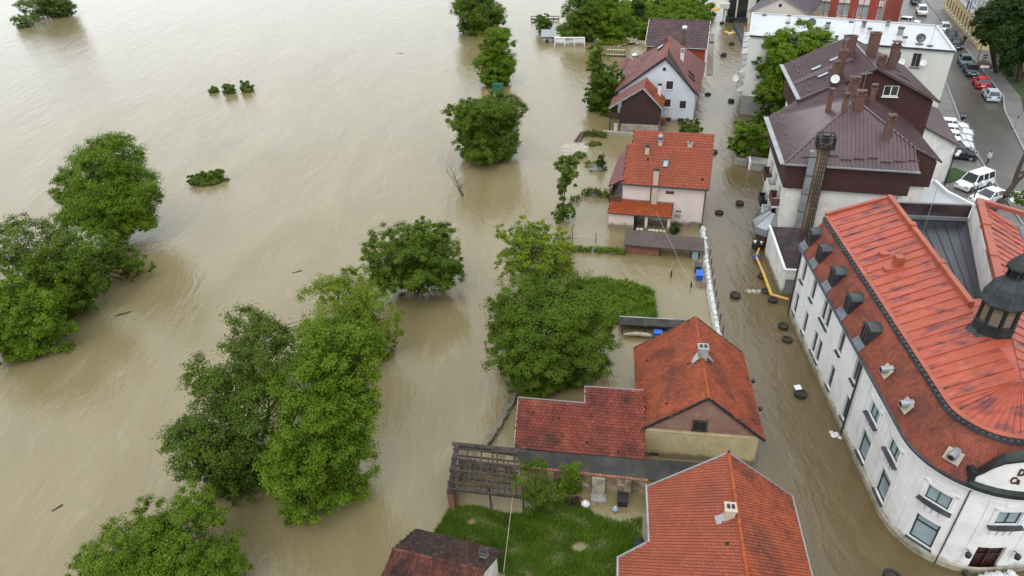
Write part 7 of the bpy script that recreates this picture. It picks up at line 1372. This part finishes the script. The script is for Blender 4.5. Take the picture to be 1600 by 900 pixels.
# sandbag line along the street
bl = [(21.35, 65.3), (20.9, 63.0), (20.1, 59.35), (19.55, 56.5), (19.14, 54.4), (18.5, 51.0), (17.95, 47.8), (17.55, 45.0), (17.4, 42.8)]
sbw = thing('sandbag_barrier', 'long white plastic wrapped sandbag barrier along the flooded street', 'sandbag barrier', (19, 54, 0)); bp = Path(bl); vs = []; ns = 150
for i in range(ns + 1):
    s = bp.L * i / ns; jj = lambda k: .05 * math.sin(i * 1.3 + k * 2.1) * .5 + .03 * math.sin(i * 2.9 + k) + random.uniform(-.05, .05)
    for k, (o_, z_) in enumerate(((-.27, -.1), (-.23, .3), (-.16, .6), (0, .68), (.13, .58), (.21, .3), (.28, -.1))): vs.append(bp.P(s, z_ + (jj(k) if z_ > 0 else 0), o_ + jj(k + 3)))
n_ = 7; mb = MB().add(vs, [(i * n_ + k, i * n_ + k + 1, (i + 1) * n_ + k + 1, (i + 1) * n_ + k) for i in range(ns) for k in range(n_ - 1)]); mb.build('plastic_sheet', 'plastic_white', sbw)
for i in range(12): s = .8 + i * (bp.L - 1.6) / 11; MB().obox(bp.P(s, .70, random.uniform(-.12, .1)), V3((.14, .0, 0)), V3((0.04, .24, 0)), V3((0, 0, .05))).build('sandbag', 'plastic_white', sbw)
for i in range(9): s = 5 + i * 1.9; MB().bar(bp.P(s, -.3, -.5), bp.P(s, .75, -.5), .07, .07).build('stake', 'dark_metal', sbw)
# bins, posts, poles in the yard
def bin_(label, x, y, rz, m_, z=0.0, lid=None, tilt=0):
    o = thing('wheelie_bin', label, 'bin', (x, y, z), rz); o.rotation_euler = (tilt, 0, rz)
    MB().add([(-.26, -.3, -.3), (.26, -.3, -.3), (.26, .3, -.3), (-.26, .3, -.3), (-.32, -.38, .75), (.32, -.38, .75), (.32, .38, .75), (-.32, .38, .75)], [(0, 3, 2, 1), (4, 5, 6, 7), (0, 1, 5, 4), (1, 2, 6, 5), (2, 3, 7, 6), (3, 0, 4, 7)]).build('bin_body', m_, o, local=True)
    MB().box(-.35, .35, -.42, .42, .752, .85).build('lid', lid or m_, o, local=True); MB().tube([(-.3, .45, .78), (.3, .45, .78)], .03, 5).build('handle', 'black', o, local=True); return o
bin_('dark lidded bin beside the bright blue one at the sandbag barrier', 18.75, 57.3, R(-12), 'navy', 0, 'dark_zinc'); bin_('bright blue bin leaning at the sandbag barrier', 18.55, 56.0, R(-12), 'blue_plastic', .0, 'blue_plastic', R(12))
bin_('green rounded bin at the far end of the flooded street', 51.0, 157.6, R(20), 'dark_zinc', .2); bin_('black bin beside the green one at the far street end', 51.5, 155.4, R(20), 'black', .1)
bin_('black bin against the ochre garden wall', 6.55, 29.75, R(-10), 'black', -.25)
wd = thing('broken_crate', 'broken wooden crate floating below the bright blue bin', 'crate', (18.7, 54.6, 0))
for k in range(4): MB().bar((18.3 + k * .2, 54.3, .15), (18.5 + k * .22, 55.0, .25), .1, .05).build('slat', 'tile_wine', wd)
for x, y, hh, lb in ((15.9, 56.6, 1.0, 'short dark post with a gush of clear water above it'), (17.4, 54.6, .9, 'short dark post in the flooded yard near the bins')): tag(MB().bar((x, y, -.2), (x + .02, y, hh * .75), .12, .12).build('yard_post', 'dark_metal'), lb, 'post')
sp = MB()
for k in range(26): z_ = .6 + k * .045; r_ = .05 + .25 * abs(math.sin(k * 1.1)) * (1.6 - z_) * .5; sp.lathe((16.1 + random.uniform(-.1, .1), 57.3 + random.uniform(-.1, .1), z_ - .5), [(.01, 0), (max(.03, r_ * .4), .05), (.01, .12)], 6)
o = sp.build('water_spout', 'foam', kind='stuff'); o['label'] = 'small white spout of water in the flooded yard'; o['category'] = 'water'
tag(MB().tube([(14.95, 61.0, 5.2), (15.3, 52, 4.6), (15.8, 44, 5.0)], .018, 4).build('yard_cable', 'kerb'), 'thin cable crossing above the flooded yard', 'cable')
fw_ = thing('wire_fence', 'thin wire fence standing in the water left of the bright low hedge', 'fence', (7, 64.3, 0))
for x, y, hh in ((5.0, 64.8, 1.0), (6.9, 64.6, 1.9), (9.4, 64.1, 1.3)): MB().bar((x, y, -.3), (x, y, hh), .06, .06).build('fence_post', 'dark_metal', fw_)
for k in range(16): x = 5 + k * .3; MB().tube([(x, 64.8 - (x - 5) * .16, -.1), (x, 64.8 - (x - 5) * .16, .8)], .012, 4).build('wire', 'grey_metal', fw_)
MB().tube([(5, 64.8, .8), (9.4, 64.1, .8)], .015, 4).build('top_wire', 'grey_metal', fw_)
bn_ = thing('floating_bench', 'grey bench afloat beside the small cone shaped conifer', 'bench', (11.95, 82.6, 0))
for k in range(4): MB().bar((11.05, 82.55 + k * .17, .3), (12.75, 82.25 + k * .17, .3), .14, .05).build('seat_slat', 'grey_metal', bn_)
for k in range(2): MB().bar((11.1, 83.2, .5 + k * .2), (12.8, 82.9, .5 + k * .2), .05, .15).build('back_slat', 'grey_metal', bn_)
for x in (11.25, 12.55): MB().bar((x, 82.4, -.2), (x, 82.4, .28), .07, .07).build('leg', 'dark_metal', bn_); MB().bar((x + .05, 83.1, -.2), (x + .05, 83.1, .8), .07, .07).build('leg', 'dark_metal', bn_)
# stone river wall and low wall by the weeds
rw = thing('rubble_river_wall', 'low crumbling stone wall running from the wide garden tree to the ruined frame', 'wall', (-1.2, 39, 0)); wp_ = Path([(.75, 43.8), (.1, 41.8), (-.51, 40.05), (-1.2, 38.4), (-1.82, 37.0), (-2.4, 35.9), (-2.95, 34.9), (-3.2, 34.0)])
for i in range(66):
    for j in range(2):
        s = wp_.L * (i + .5 * j) / 66.5; a_ = random.uniform(-.3, .3); MB().obox(wp_.P(s, -.05 + j * .3, random.uniform(-.08, .08)), V3((.2 * math.cos(a_), .2 * math.sin(a_), 0)), V3((-.13 * math.sin(a_), .13 * math.cos(a_), .02)), V3((0, 0, .17 + .05 * random.random()))).build('stone', 'rubble', rw)
lw = thing('boat_shelter', 'long dark felt roofed shelter with clutter below, between the weeds and the brick gabled house', 'shelter', (12, 48, 0))
MB().slab([(9.5, 49.3, 1.0), (15.2, 48.2, 1.0), (14.9, 47.2, .9), (9.4, 48.2, .9)], .1).build('roof', 'tar', lw); MB().bar((9.5, 49.3, .4), (15.2, 48.2, .4), .15, 1.2).build('back_wall', 'concrete', lw)
for x in (9.6, 11.6, 13.4): MB().bar((x, 48.1 - (x - 9.6) * .18, -.3), (x, 48.1 - (x - 9.6) * .18, .9), .1, .1).build('post', 'old_wood', lw)
ro = tag(MB().tube([(9.7, 47.5, .3), (10.6, 47.4, .38), (11.6, 47.2, .34), (12.0, 47.1, .3)], [.1, .18, .2, .1], 8).build('wrapped_roll', 'stone'), 'pale wrapped roll lying in front of the dark felt shelter', 'roll')
tag(MB().obox((12.6, 47.2, .35), V3((.35, -.08, 0)), V3((.05, .3, 0)), V3((0, 0, .3))).build('blue_tub', 'blue_plastic'), 'dark blue tub beside the pale wrapped roll', 'tub'); tag(MB().lathe((13.4, 47.0, -.2), [(.3, 0), (.33, .7), (.28, .75)], 12).build('water_barrel', 'navy'), 'navy barrel under the dark felt shelter', 'barrel')
cpn = thing('concrete_planter', 'tall stained concrete planter box with pale end, under the bright street shrub', 'planter', (32, 79.6, 0)); MB().prism([(31.3, 80.3), (33.6, 79.0), (34.2, 81.0), (31.9, 82.2)], -.5, 1.0).build('box', 'concrete', cpn); MB().prism([(31.2, 80.25), (31.4, 80.15), (32.0, 82.2), (31.8, 82.3)], -.5, 1.08).build('end_slab', 'white_paint', cpn)
cpn = thing('concrete_planter', 'darker concrete planter box set back beside the tall stained one', 'planter', (30.9, 82.6, 0)); MB().prism([(30.0, 82.0), (31.4, 81.4), (32.2, 84.0), (30.8, 84.6)], -.5, .95).build('box', 'concrete', cpn); MB().prism([(30.1, 82.2), (31.35, 81.65), (31.9, 83.8), (30.9, 84.3)], .95, .98).build('soil', 'soil', cpn)
# pavement slab and far street objects
struct(MB().prism([(36.6, 120.0), (37.6, 119.6), (45.4, 146.5), (44.3, 147)], -.3, .12).build('side_pavement', 'white_render'))
rf_ = thing('yellow_raft', 'small yellow inflatable raft with red and white bags in the far flooded street', 'raft', (48.5, 146.6, 0))
for s_ in (-1, 1): MB().tube([(47.6, 146.6 + s_ * .5, .2), (49.4, 146.2 + s_ * .5, .2)], .26, 8).build('float_tube', 'yellow', rf_)
MB().box(47.8, 49.2, 146.0, 146.8, .1, .2).build('raft_floor', 'yellow', rf_); MB().obox((48.5, 146.3, .4), V3((.25, 0, 0)), V3((0, .2, 0)), V3((0, 0, .15))).build('red_bag', 'door_red', rf_); MB().obox((48.4, 145.7, .2), V3((.4, 0, 0)), V3((0, .25, 0)), V3((0, 0, .15))).build('white_bag', 'white_paint', rf_)
nb2 = thing('curved_barrier', 'long dark curved flood barrier beside the flat white block', 'barrier', (49.7, 143, 0)); bpp = Path([(50.9, 150.6), (50.6, 148), (50.0, 144.6), (49.2, 140.5), (48.3, 136.3)]); mb = MB(); vs = []
for i in range(25): vs += [bpp.P(bpp.L * i / 24, z_, o_) for o_, z_ in ((-.5, -.1), (-.3, .7), (.3, .75), (.5, -.1))]
mb.add(vs, [(i * 4 + k, i * 4 + k + 1, i * 4 + 5 + k, i * 4 + 4 + k) for i in range(24) for k in range(3)]); mb.build('barrier_sheet', 'navy', nb2)
yc = thing('striped_canopy', 'small yellow and white parasol by the street end house', 'parasol', (49.5, 161, 0)); MB().lathe((49.5, 161, 1.6), [(1.1, 0), (.6, .35), (.05, .55)], 10).build('canopy', 'yellow', yc); MB().tube([(49.5, 161, 0), (49.5, 161, 2.1)], .04, 5).build('pole', 'grey_metal', yc)
# bags at the door, debris
sbg = thing('sandbag_pile', 'pile of white sandbags against the entrance door of the corner building', 'sandbags', (27.6, 22.8, 0))
for i in range(20): x = 26.1 + (i % 7) * .36; j = i // 7; MB().lathe((x + j * .15, 22.75 + random.uniform(-.15, .2), -.05 + j * .17), [(.05, 0), (.22, .05), (.24, .13), (.1, .2)], 7).build('sandbag', 'plastic_white', sbg)
MB().obox((25.75, 23.0, .15), V3((.12, 0, 0)), V3((0, .25, 0)), V3((0, 0, .2))).build('wood_block', 'old_wood', sbg)
rbg = thing('rubbish_bag', 'torn white rubbish bag caught at the foot of the downpipe', 'rubbish', (23.3, 34.6, 0))
for k in range(6): MB().lathe((23.0 + random.uniform(-.3, .3), 34.6 + random.uniform(-.3, .3), -.05), [(.02, 0), (random.uniform(.1, .24), .08), (.03, .22)], 6).build('bag', 'plastic_white', rbg)
tag(MB().bar((-33.0, 31.9, .02), (-32.5, 32.4, .06), .09, .06).build('driftwood', 'bark'), 'small dark stick drifting on the brown water at lower left', 'driftwood'); tag(MB().tube([(-39.2, 55.6, .0), (-38.5, 55.75, .08), (-37.9, 56.2, .0)], .07, 5).build('driftwood', 'bark'), 'curved driftwood near the left edge trees', 'driftwood')
tag(MB().bar((-23.2, 61.6, .0), (-22.2, 62.0, .05), .1, .06).build('driftwood', 'bark'), 'dark driftwood between the round bush and the left trees', 'driftwood'); tag(MB().bar((-21.2, 146.5, .0), (-19.8, 146.1, .06), .1, .06).build('driftwood', 'bark'), 'long driftwood log in the pale upper river', 'driftwood')
gnet = tag(MB().obox((-.4, 117.6, .6), V3((.9, -.2, 0)), V3((.05, .3, .1)), V3((0, 0, .8))).build('green_net', mat('green_cloth', (.01, .09, .06), .7)), 'dark green cloth hanging under the drooping rounded willow', 'cloth')
for lb, x, y, m_, s_ in (('white and blue bag on the weeds by the dark compost heap', 4.05, 29.75, 'plastic_white', .3), ('pale green bag beside the black bin at the ochre wall', 6.0, 29.2, 'glass_blue', .22)):
    b_ = MB(); b_.lathe((x, y, -.02), [(.05, 0), (s_, .06), (s_ * 1.1, .2), (s_ * .5, .38), (.04, .42)], 9); tag(b_.build('plastic_bag', m_), lb, 'bag')
ch_ = MB()
for i in range(120): x, y = random.gauss(3.2, .5), random.gauss(29.9, .25); ch_.bar((x, y, .1 + .35 * max(0, 1 - abs(x - 3.2))), (x + random.uniform(-.25, .25), y + random.uniform(-.2, .2), .1 + random.uniform(0, .35)), .03, .03)
o = ch_.build('compost_heap', 'door_red', kind='stuff'); o['label'] = 'dark reddish heap of twigs below the bright topped bush'; o['category'] = 'compost'
tag(MB().tube([(-.75, 29.0, 2.3), (-1.45, 23.4, 2.6)], .015, 4).build('washing_line', 'beige'), 'pale washing line stretched over the lawn', 'line')

# ================================================================== vehicles
def car(label, x, y, rz, paint, kind='hatch', z=.31, light=None, group='cars parked and driving along the street'):
    Lc, Wc_, Hc = {'hatch': (4.1, 1.74, 1.46), 'sedan': (4.5, 1.78, 1.42), 'van': (4.5, 1.82, 1.82), 'suv': (4.4, 1.82, 1.62)}[kind]
    o = thing('parked_car', label, 'van' if kind == 'van' else 'car', (x, y, z), rz, group); l2 = Lc / 2
    hb, bl_ = (.92, .98) if kind != 'van' else (1.0, 1.06)
    low_ = [(-l2, .42), (-l2 + .03, .75), (-l2 + .12, bl_), (-l2 + .3, bl_ + .02), (l2 - 1.15, hb), (l2 - .35, hb - .13), (l2 - .06, .66), (l2, .4), (l2 - .05, .22), (-l2 + .05, .22)]
    mb = MB(); k = len(low_); vs = []
    for yy, f in ((-Wc_ / 2 + .1, .97), (-Wc_ / 2, 1), (Wc_ / 2, 1), (Wc_ / 2 - .1, .97)):
        for px_, pz in low_: vs.append((px_ * f, yy, pz if abs(yy) < Wc_ / 2 - .05 or pz < .8 else pz - .04))
    fs = [tuple(range(k)), tuple(range(4 * k - 1, 3 * k - 1, -1))]
    for s_ in range(3): fs += [(s_ * k + i, (s_ + 1) * k + i, (s_ + 1) * k + (i + 1) % k, s_ * k + (i + 1) % k) for i in range(k)]
    body = mb.add(vs, fs).build('body', paint, o, smooth=False, local=True)
    cab = {'hatch': [(-l2 + .12, bl_), (-l2 + .5, Hc - .05), (-l2 + 1.0, Hc), (.35, Hc - .03), (l2 - 1.2, hb)], 'sedan': [(-l2 + .75, bl_), (-l2 + 1.35, Hc - .02), (-.2, Hc), (.3, Hc - .03), (l2 - 1.25, hb)],
           'van': [(-l2 + .08, bl_), (-l2 + .2, Hc - .06), (-l2 + .6, Hc), (.7, Hc - .04), (l2 - 1.0, hb)], 'suv': [(-l2 + .1, bl_), (-l2 + .35, Hc - .05), (-l2 + .9, Hc), (.35, Hc - .03), (l2 - 1.25, hb)]}[kind]
    def cabm(sc_, yb, yt, z0_=0): 
        m2 = MB(); n_ = len(cab); cx = sum(p[0] for p in cab) / n_; v2_ = []
        for sg_ in (-1, 1):
            for px_, pz in cab: t_ = (pz - bl_) / (Hc - bl_); v2_.append((cx + (px_ - cx) * sc_, sg_ * (yb + (yt - yb) * max(0, t_)), pz + z0_))
        return m2.add(v2_, [tuple(range(n_)), tuple(range(2 * n_ - 1, n_ - 1, -1))] + [(i, n_ + i, n_ + (i + 1) % n_, (i + 1) % n_) for i in range(n_)])
    cabm(1, Wc_ / 2 - .06, Wc_ / 2 - .26).build('windows', 'glass_dark', o, local=True)
    rf2 = MB(); top = [p for p in cab if p[1] > Hc - .1]; x0_, x1_ = top[0][0] + .02, top[-1][0] - .05; wt = Wc_ / 2 - .24; rf2.box(x0_, x1_, -wt, wt, Hc - .03, Hc + .025)
    for sg_ in (-1, 1):
        for a, b in ((cab[0], top[0]), (cab[-1], top[-1]), ((0.0 - .15, bl_), (-.1, Hc - .02))) + ((((-l2 + 1.25, bl_), (-l2 + 1.2, Hc - .03)),) if kind in ('van', 'suv') else ()):
            rf2.bar((a[0], sg_ * (Wc_ / 2 - .05), a[1] + .02), (b[0], sg_ * (Wc_ / 2 - .25), b[1]), .09, .07)
    rf2.build('roof', paint, o, local=True)
    for sx in (-1, 1):
        for sy in (-1, 1):
            wx, wy = sx * (l2 - .8), sy * (Wc_ / 2 - .1); wh_ = MB().tube([(wx, wy - .1 * sy, .31), (wx, wy + .11 * sy, .31)], .32, 14).build('wheel', 'rubber', o, local=True); MB().tube([(wx, wy + .1 * sy, .31), (wx, wy + .125 * sy, .31)], .19, 10).build('rim', 'grey_metal', wh_, local=True)
            MB().obox((sx * (l2 - .04), sy * (Wc_ / 2 - .28), .68 if sx > 0 else .8), (.06, 0, 0), (0, .2, 0), (0, 0, .09)).build('headlight' if sx > 0 else 'tail_light', 'glass_sky' if sx > 0 else 'door_red', o, local=True)
    for sy in (-1, 1): MB().obox((l2 - 1.55, sy * (Wc_ / 2 + .08), 1.0), (.07, 0, 0), (0, .09, 0), (0, 0, .07)).build('mirror', paint, o, local=True)
    MB().box(l2 - .03, l2 + .02, -.28, .28, .42, .54).build('number_plate', 'white_paint', o, local=True); MB().box(-l2 - .02, -l2 + .03, -.28, .28, .5, .62).build('number_plate', 'white_paint', o, local=True)
    if light:
        lb_ = MB().box(-.2, .05, -.5, .5, Hc + .03, Hc + .16).build('light_bar', light, o, local=True)
    return o
def paint(n_, c): return mat('paint_' + n_, c, .25, spec=.6, var=.04, scale=1)
PW, PB, PR_, PS, PD, PG = paint('white', (.75, .76, .77)), paint('black', (.015, .016, .02)), paint('red', (.50, .015, .02)), paint('silver', (.42, .47, .52)), paint('dark', (.05, .06, .075)), paint('bluegrey', (.13, .19, .22))
bl_m = bpy.data.materials.new('blue_beacon'); bl_m.use_nodes = True; b_ = bl_m.node_tree.nodes['Principled BSDF']; b_.inputs['Base Color'].default_value = (.05, .25, 1, 1); b_.inputs['Emission Color'].default_value = (.1, .4, 1, 1); b_.inputs['Emission Strength'].default_value = 4
rd = math.atan2(-.93, -.36)                     # facing down the street
car('grey blue hatchback parked at the kerb, first of the four near the park', 80.0, 116.4, rd, PG); car('dark blue sedan parked behind the red car', 78.2, 111.6, rd, PD, 'sedan')
car('bright red hatchback parked by the park', 76.0, 105.3, rd + math.pi, PR_); car('silver blue hatchback parked nearest below the red one', 74.1, 99.6, rd + math.pi, PS)
car('white patrol car with blue light bar driving at the top of the street', 91.5, 152.0, rd, PW, 'suv', light=bl_m); car('dark car at the very top of the street', 95.4, 161.8, rd, PB, 'suv'); car('white car half hidden behind the flat white roof', 84.6, 143.9, rd + R(70), PW)
car('white hatchback parked along the yellow building', 88.4, 137.6, rd, PW); car('dark car parked below the white one along the yellow building', 86.2, 131.6, rd, PD, 'suv'); car('black car parked lowest along the yellow building', 84.3, 126.6, rd, PB, 'sedan')
pk = math.atan2(-.42, .9); GPk = 'cars parked in a row behind the brown block'
for x, y, m_, lb, kd in ((61.9, 88.6, PW, 'farthest white car of the parked row behind the brown block', 'hatch'), (61.0, 86.5, PW, 'second white car from the far end of the parked row', 'sedan'), (59.9, 84.4, PW, 'third white car from the far end of the parked row', 'hatch'), (58.8, 82.2, PW, 'white hatchback next to the black car in the parked row', 'hatch'), (57.6, 79.6, PB, 'black hatchback at the near end of the parked row', 'suv')): car(lb, x, y, pk, m_, kd, group=GPk)
car('silver white people carrier van parked by the three globe lamp', 54.8, 71.4, R(203), PW, 'van'); car('white sedan parked beside the van under the pollarded tree', 54.3, 67.7, R(200), PW, 'sedan')

# ================================================================== street furniture
def globe_lamp(label, x, y, n_, hgt=3.6):
    o = thing('globe_street_lamp', label, 'street lamp', (x, y, .3)); MB().tube([(x, y, .3), (x, y, hgt)], [.08, .05], 7).build('post', 'dark_metal', o); arm = MB()
    for k in range(n_): t = 2 * math.pi * k / n_ + .3; c = (x + .5 * math.cos(t), y + .5 * math.sin(t), hgt - (.0 if n_ > 2 else .1)); arm.tube([(x, y, hgt - .25), (c[0], c[1], hgt - .25), (c[0], c[1], hgt - .05)], .03, 5); MB().lathe((c[0], c[1], hgt - .08), [(.04, 0), (.19, .1), (.24, .25), (.19, .4), (.05, .48)], 12).build('globe', 'white_paint', o, smooth=True)
    arm.build('arm', 'dark_metal', o)
globe_lamp('dark street lamp with three white globes on the grass verge', 52.0, 72.3, 3, 4.2); globe_lamp('street lamp with two white globes in front of the van', 52.3, 67.4, 2, 2.6)
tl_ = thing('tall_street_lamp', 'tall thin street lamp with flat white head in front of the park trees', 'street lamp', (83.2, 117.9, .4)); MB().tube([(83.2, 117.9, .4), (82.9, 117.8, 8.8)], [.12, .07], 7).build('post', 'grey_metal', tl_); MB().tube([(82.9, 117.8, 8.8), (82.0, 117.2, 9.2)], .05, 6).build('arm', 'grey_metal', tl_); MB().obox((81.7, 117.0, 9.2), V3((.5, .3, 0)), V3((-.12, .2, 0)), V3((0, 0, .07))).build('lamp_head', 'white_paint', tl_)
sg_ = thing('striped_sign_post', 'pole with red and white striped board at the park corner', 'sign', (80.6, 113.0, .3)); MB().tube([(80.9, 113.2, .3), (80.9, 113.2, 3.2)], .05, 6).build('post', 'grey_metal', sg_)
for k in range(6): MB().obox((80.9, 113.05, 1.9 + k * .2), V3((.3, -.1, 0)), V3((.01, .03, 0)), V3((0, 0, .1))).build('stripe', 'white_paint' if k % 2 else 'brick_red', sg_)
ws = thing('road_sign', 'blank white road sign on a post beside the parked dark sedan', 'sign', (77.2, 107.5, .3)); MB().tube([(77.4, 107.6, .3), (77.4, 107.6, 2.8)], .04, 6).build('post', 'grey_metal', ws); MB().obox((77.4, 107.5, 2.6), V3((.6, -.2, 0)), V3((.01, .03, 0)), V3((0, 0, .2))).build('board', 'white_paint', ws)
bnk = thing('red_kiosk_bench', 'low reddish brick planter at the park corner', 'planter', (82.4, 113, .4)); MB().prism([(80.9, 113.8), (82.6, 112.9), (83.4, 115.0), (81.8, 115.8)], .3, .95).build('planter_wall', 'brick_red', bnk); MB().prism([(81.1, 113.95), (82.5, 113.2), (83.2, 114.9), (81.9, 115.6)], .95, .98).build('soil', 'soil', bnk)
for x, y, lb in ((66.8, 83.5, 'grey post standing at the kerb on the right edge of the road'), (53.0, 77.6, 'thin dark pole beside the black parked car')):
    p_ = thing('street_pole', lb, 'pole', (x, y, .3)); MB().tube([(x, y, .3), (x, y, 3.6)], .05, 6).build('post', 'grey_metal', p_); MB().lathe((x, y, 3.6), [(.1, 0), (.12, .1), (.03, .2)], 8).build('pole_cap', 'dark_metal', p_)
bo = thing('bollard', 'small dark bollard on the pavement right of the pollarded tree', 'bollard', (57.3, 65.5, .3)); MB().lathe((57.3, 65.5, .3), [(.12, 0), (.1, .7), (.14, .75), (.1, .95), (.02, 1.0)], 9).build('bollard_body', 'dark_metal', bo)
gr = thing('street_railing', 'long metal railing between the parking row and the road', 'railing', (61, 80, .3)); rl = Path([(63.2, 90.5), (60.9, 83.5), (58.6, 77.2)])
for k in range(12): s = rl.L * k / 11; MB().bar(rl.P(s, .3), rl.P(s, 1.2), .05, .05).build('baluster', 'grey_metal', gr)
for z_ in (.75, 1.2): MB().tube([rl.P(0, z_), rl.P(rl.s[1], z_), rl.P(rl.L, z_)], .03, 5).build('rail', 'grey_metal', gr)

# ================================================================== people
def person(label, x, y, rz, top, bottom, z=.31, stride=.18, umb=False):
    o = thing('person', label, 'person', (x, y, z), rz); me = bpy.data.meshes.new('body')
    J = {'pel': (0, 0, .95), 'ch': (.02, 0, 1.3), 'nk': (.03, 0, 1.5), 'hd': (.06, 0, 1.66), 'top': (.06, 0, 1.76), 'sl': (.02, .2, 1.42), 'sr': (.02, -.2, 1.42), 'el': (-.06, .27, 1.15), 'er': (.05, -.27, 1.15), 'wl': (.06, .27, .92), 'wr': (.22, -.25, .98), 'hl': (0, .1, .9), 'hr': (0, -.1, .9),
         'kl': (stride * .8, .1, .5), 'kr': (-stride * .3, -.1, .5), 'al': (stride, .1, .09), 'ar': (-stride * 1.2, -.1, .12), 'tl': (stride + .16, .1, .04), 'tr': (-stride * 1.2 + .15, -.1, .05)}
    rad = {'pel': .16, 'ch': .18, 'nk': .065, 'hd': .11, 'top': .07, 'sl': .09, 'sr': .09, 'el': .055, 'er': .055, 'wl': .04, 'wr': .04, 'hl': .11, 'hr': .11, 'kl': .075, 'kr': .075, 'al': .05, 'ar': .05, 'tl': .04, 'tr': .04}
    K = list(J); E_ = [('pel', 'ch'), ('ch', 'nk'), ('nk', 'hd'), ('hd', 'top'), ('ch', 'sl'), ('ch', 'sr'), ('sl', 'el'), ('sr', 'er'), ('el', 'wl'), ('er', 'wr'), ('pel', 'hl'), ('pel', 'hr'), ('hl', 'kl'), ('hr', 'kr'), ('kl', 'al'), ('kr', 'ar'), ('al', 'tl'), ('ar', 'tr')]
    me.from_pydata([J[k] for k in K], [(K.index(a), K.index(b)) for a, b in E_], []); bo_ = bpy.data.objects.new('body', me); COL.objects.link(bo_); bo_.parent = o
    sm_ = bo_.modifiers.new('skin', 'SKIN'); sk = me.skin_vertices[0].data if me.skin_vertices else None
    if sk is None: me.skin_vertices.new() if hasattr(me.skin_vertices, 'new') else None; sk = me.skin_vertices[0].data if me.skin_vertices else None
    if sk:
        for i, k in enumerate(K): sk[i].radius = (rad[k], rad[k]); sk[i].use_root = (k == 'pel')
    bo_.modifiers.new('sub', 'SUBSURF').levels = 1; bo_.modifiers['sub'].render_levels = 2; me.materials.append(bottom)
    MB().lathe((.02, 0, 0), [(.19, .82), (.2, 1.0), (.2, 1.2), (.215, 1.38), (.12, 1.5), (.08, 1.52)], 10).build('jacket', top, o, local=True)
    for s_, a, b, c in ((1, 'sl', 'el', 'wl'), (-1, 'sr', 'er', 'wr')): MB().tube([J[a], J[b], J[c]], [.1, .075, .06], 8).build('sleeve', top, o, local=True)
    MB().lathe((.06, 0, 1.55), [(.05, 0), (.1, .05), (.115, .12), (.1, .2), (.04, .235)], 10).build('face', 'skin', o, local=True); MB().lathe((.045, 0, 1.66), [(.118, 0), (.122, .06), (.09, .125), (.02, .15)], 10).build('hair', 'black', o, local=True)
    for s_ in (.25, -.28): MB().obox((J['wl' if s_ > 0 else 'wr'][0] + .02, J['wl' if s_ > 0 else 'wr'][1], J['wl' if s_ > 0 else 'wr'][2] - .06), (.03, 0, 0), (0, .02, 0), (0, 0, .07)).build('hand', 'skin', o, local=True)
    return o
c_navy, c_pale, c_dark = mat('cloth_navy', (.015, .02, .05), .9), mat('cloth_pale', (.5, .55, .55), .9), mat('cloth_dark', (.02, .02, .022), .9)
person('person in a navy jacket and pale trousers walking beside the parked row', 63.9, 89.6, R(60), c_navy, c_pale); person('person in a pale jacket standing by the railing near the road', 60.0, 77.2, R(160), c_pale, c_navy, stride=.08); person('person in dark clothes walking below the yellow building', 86.3, 127.6, R(250), c_dark, c_dark, z=.41)
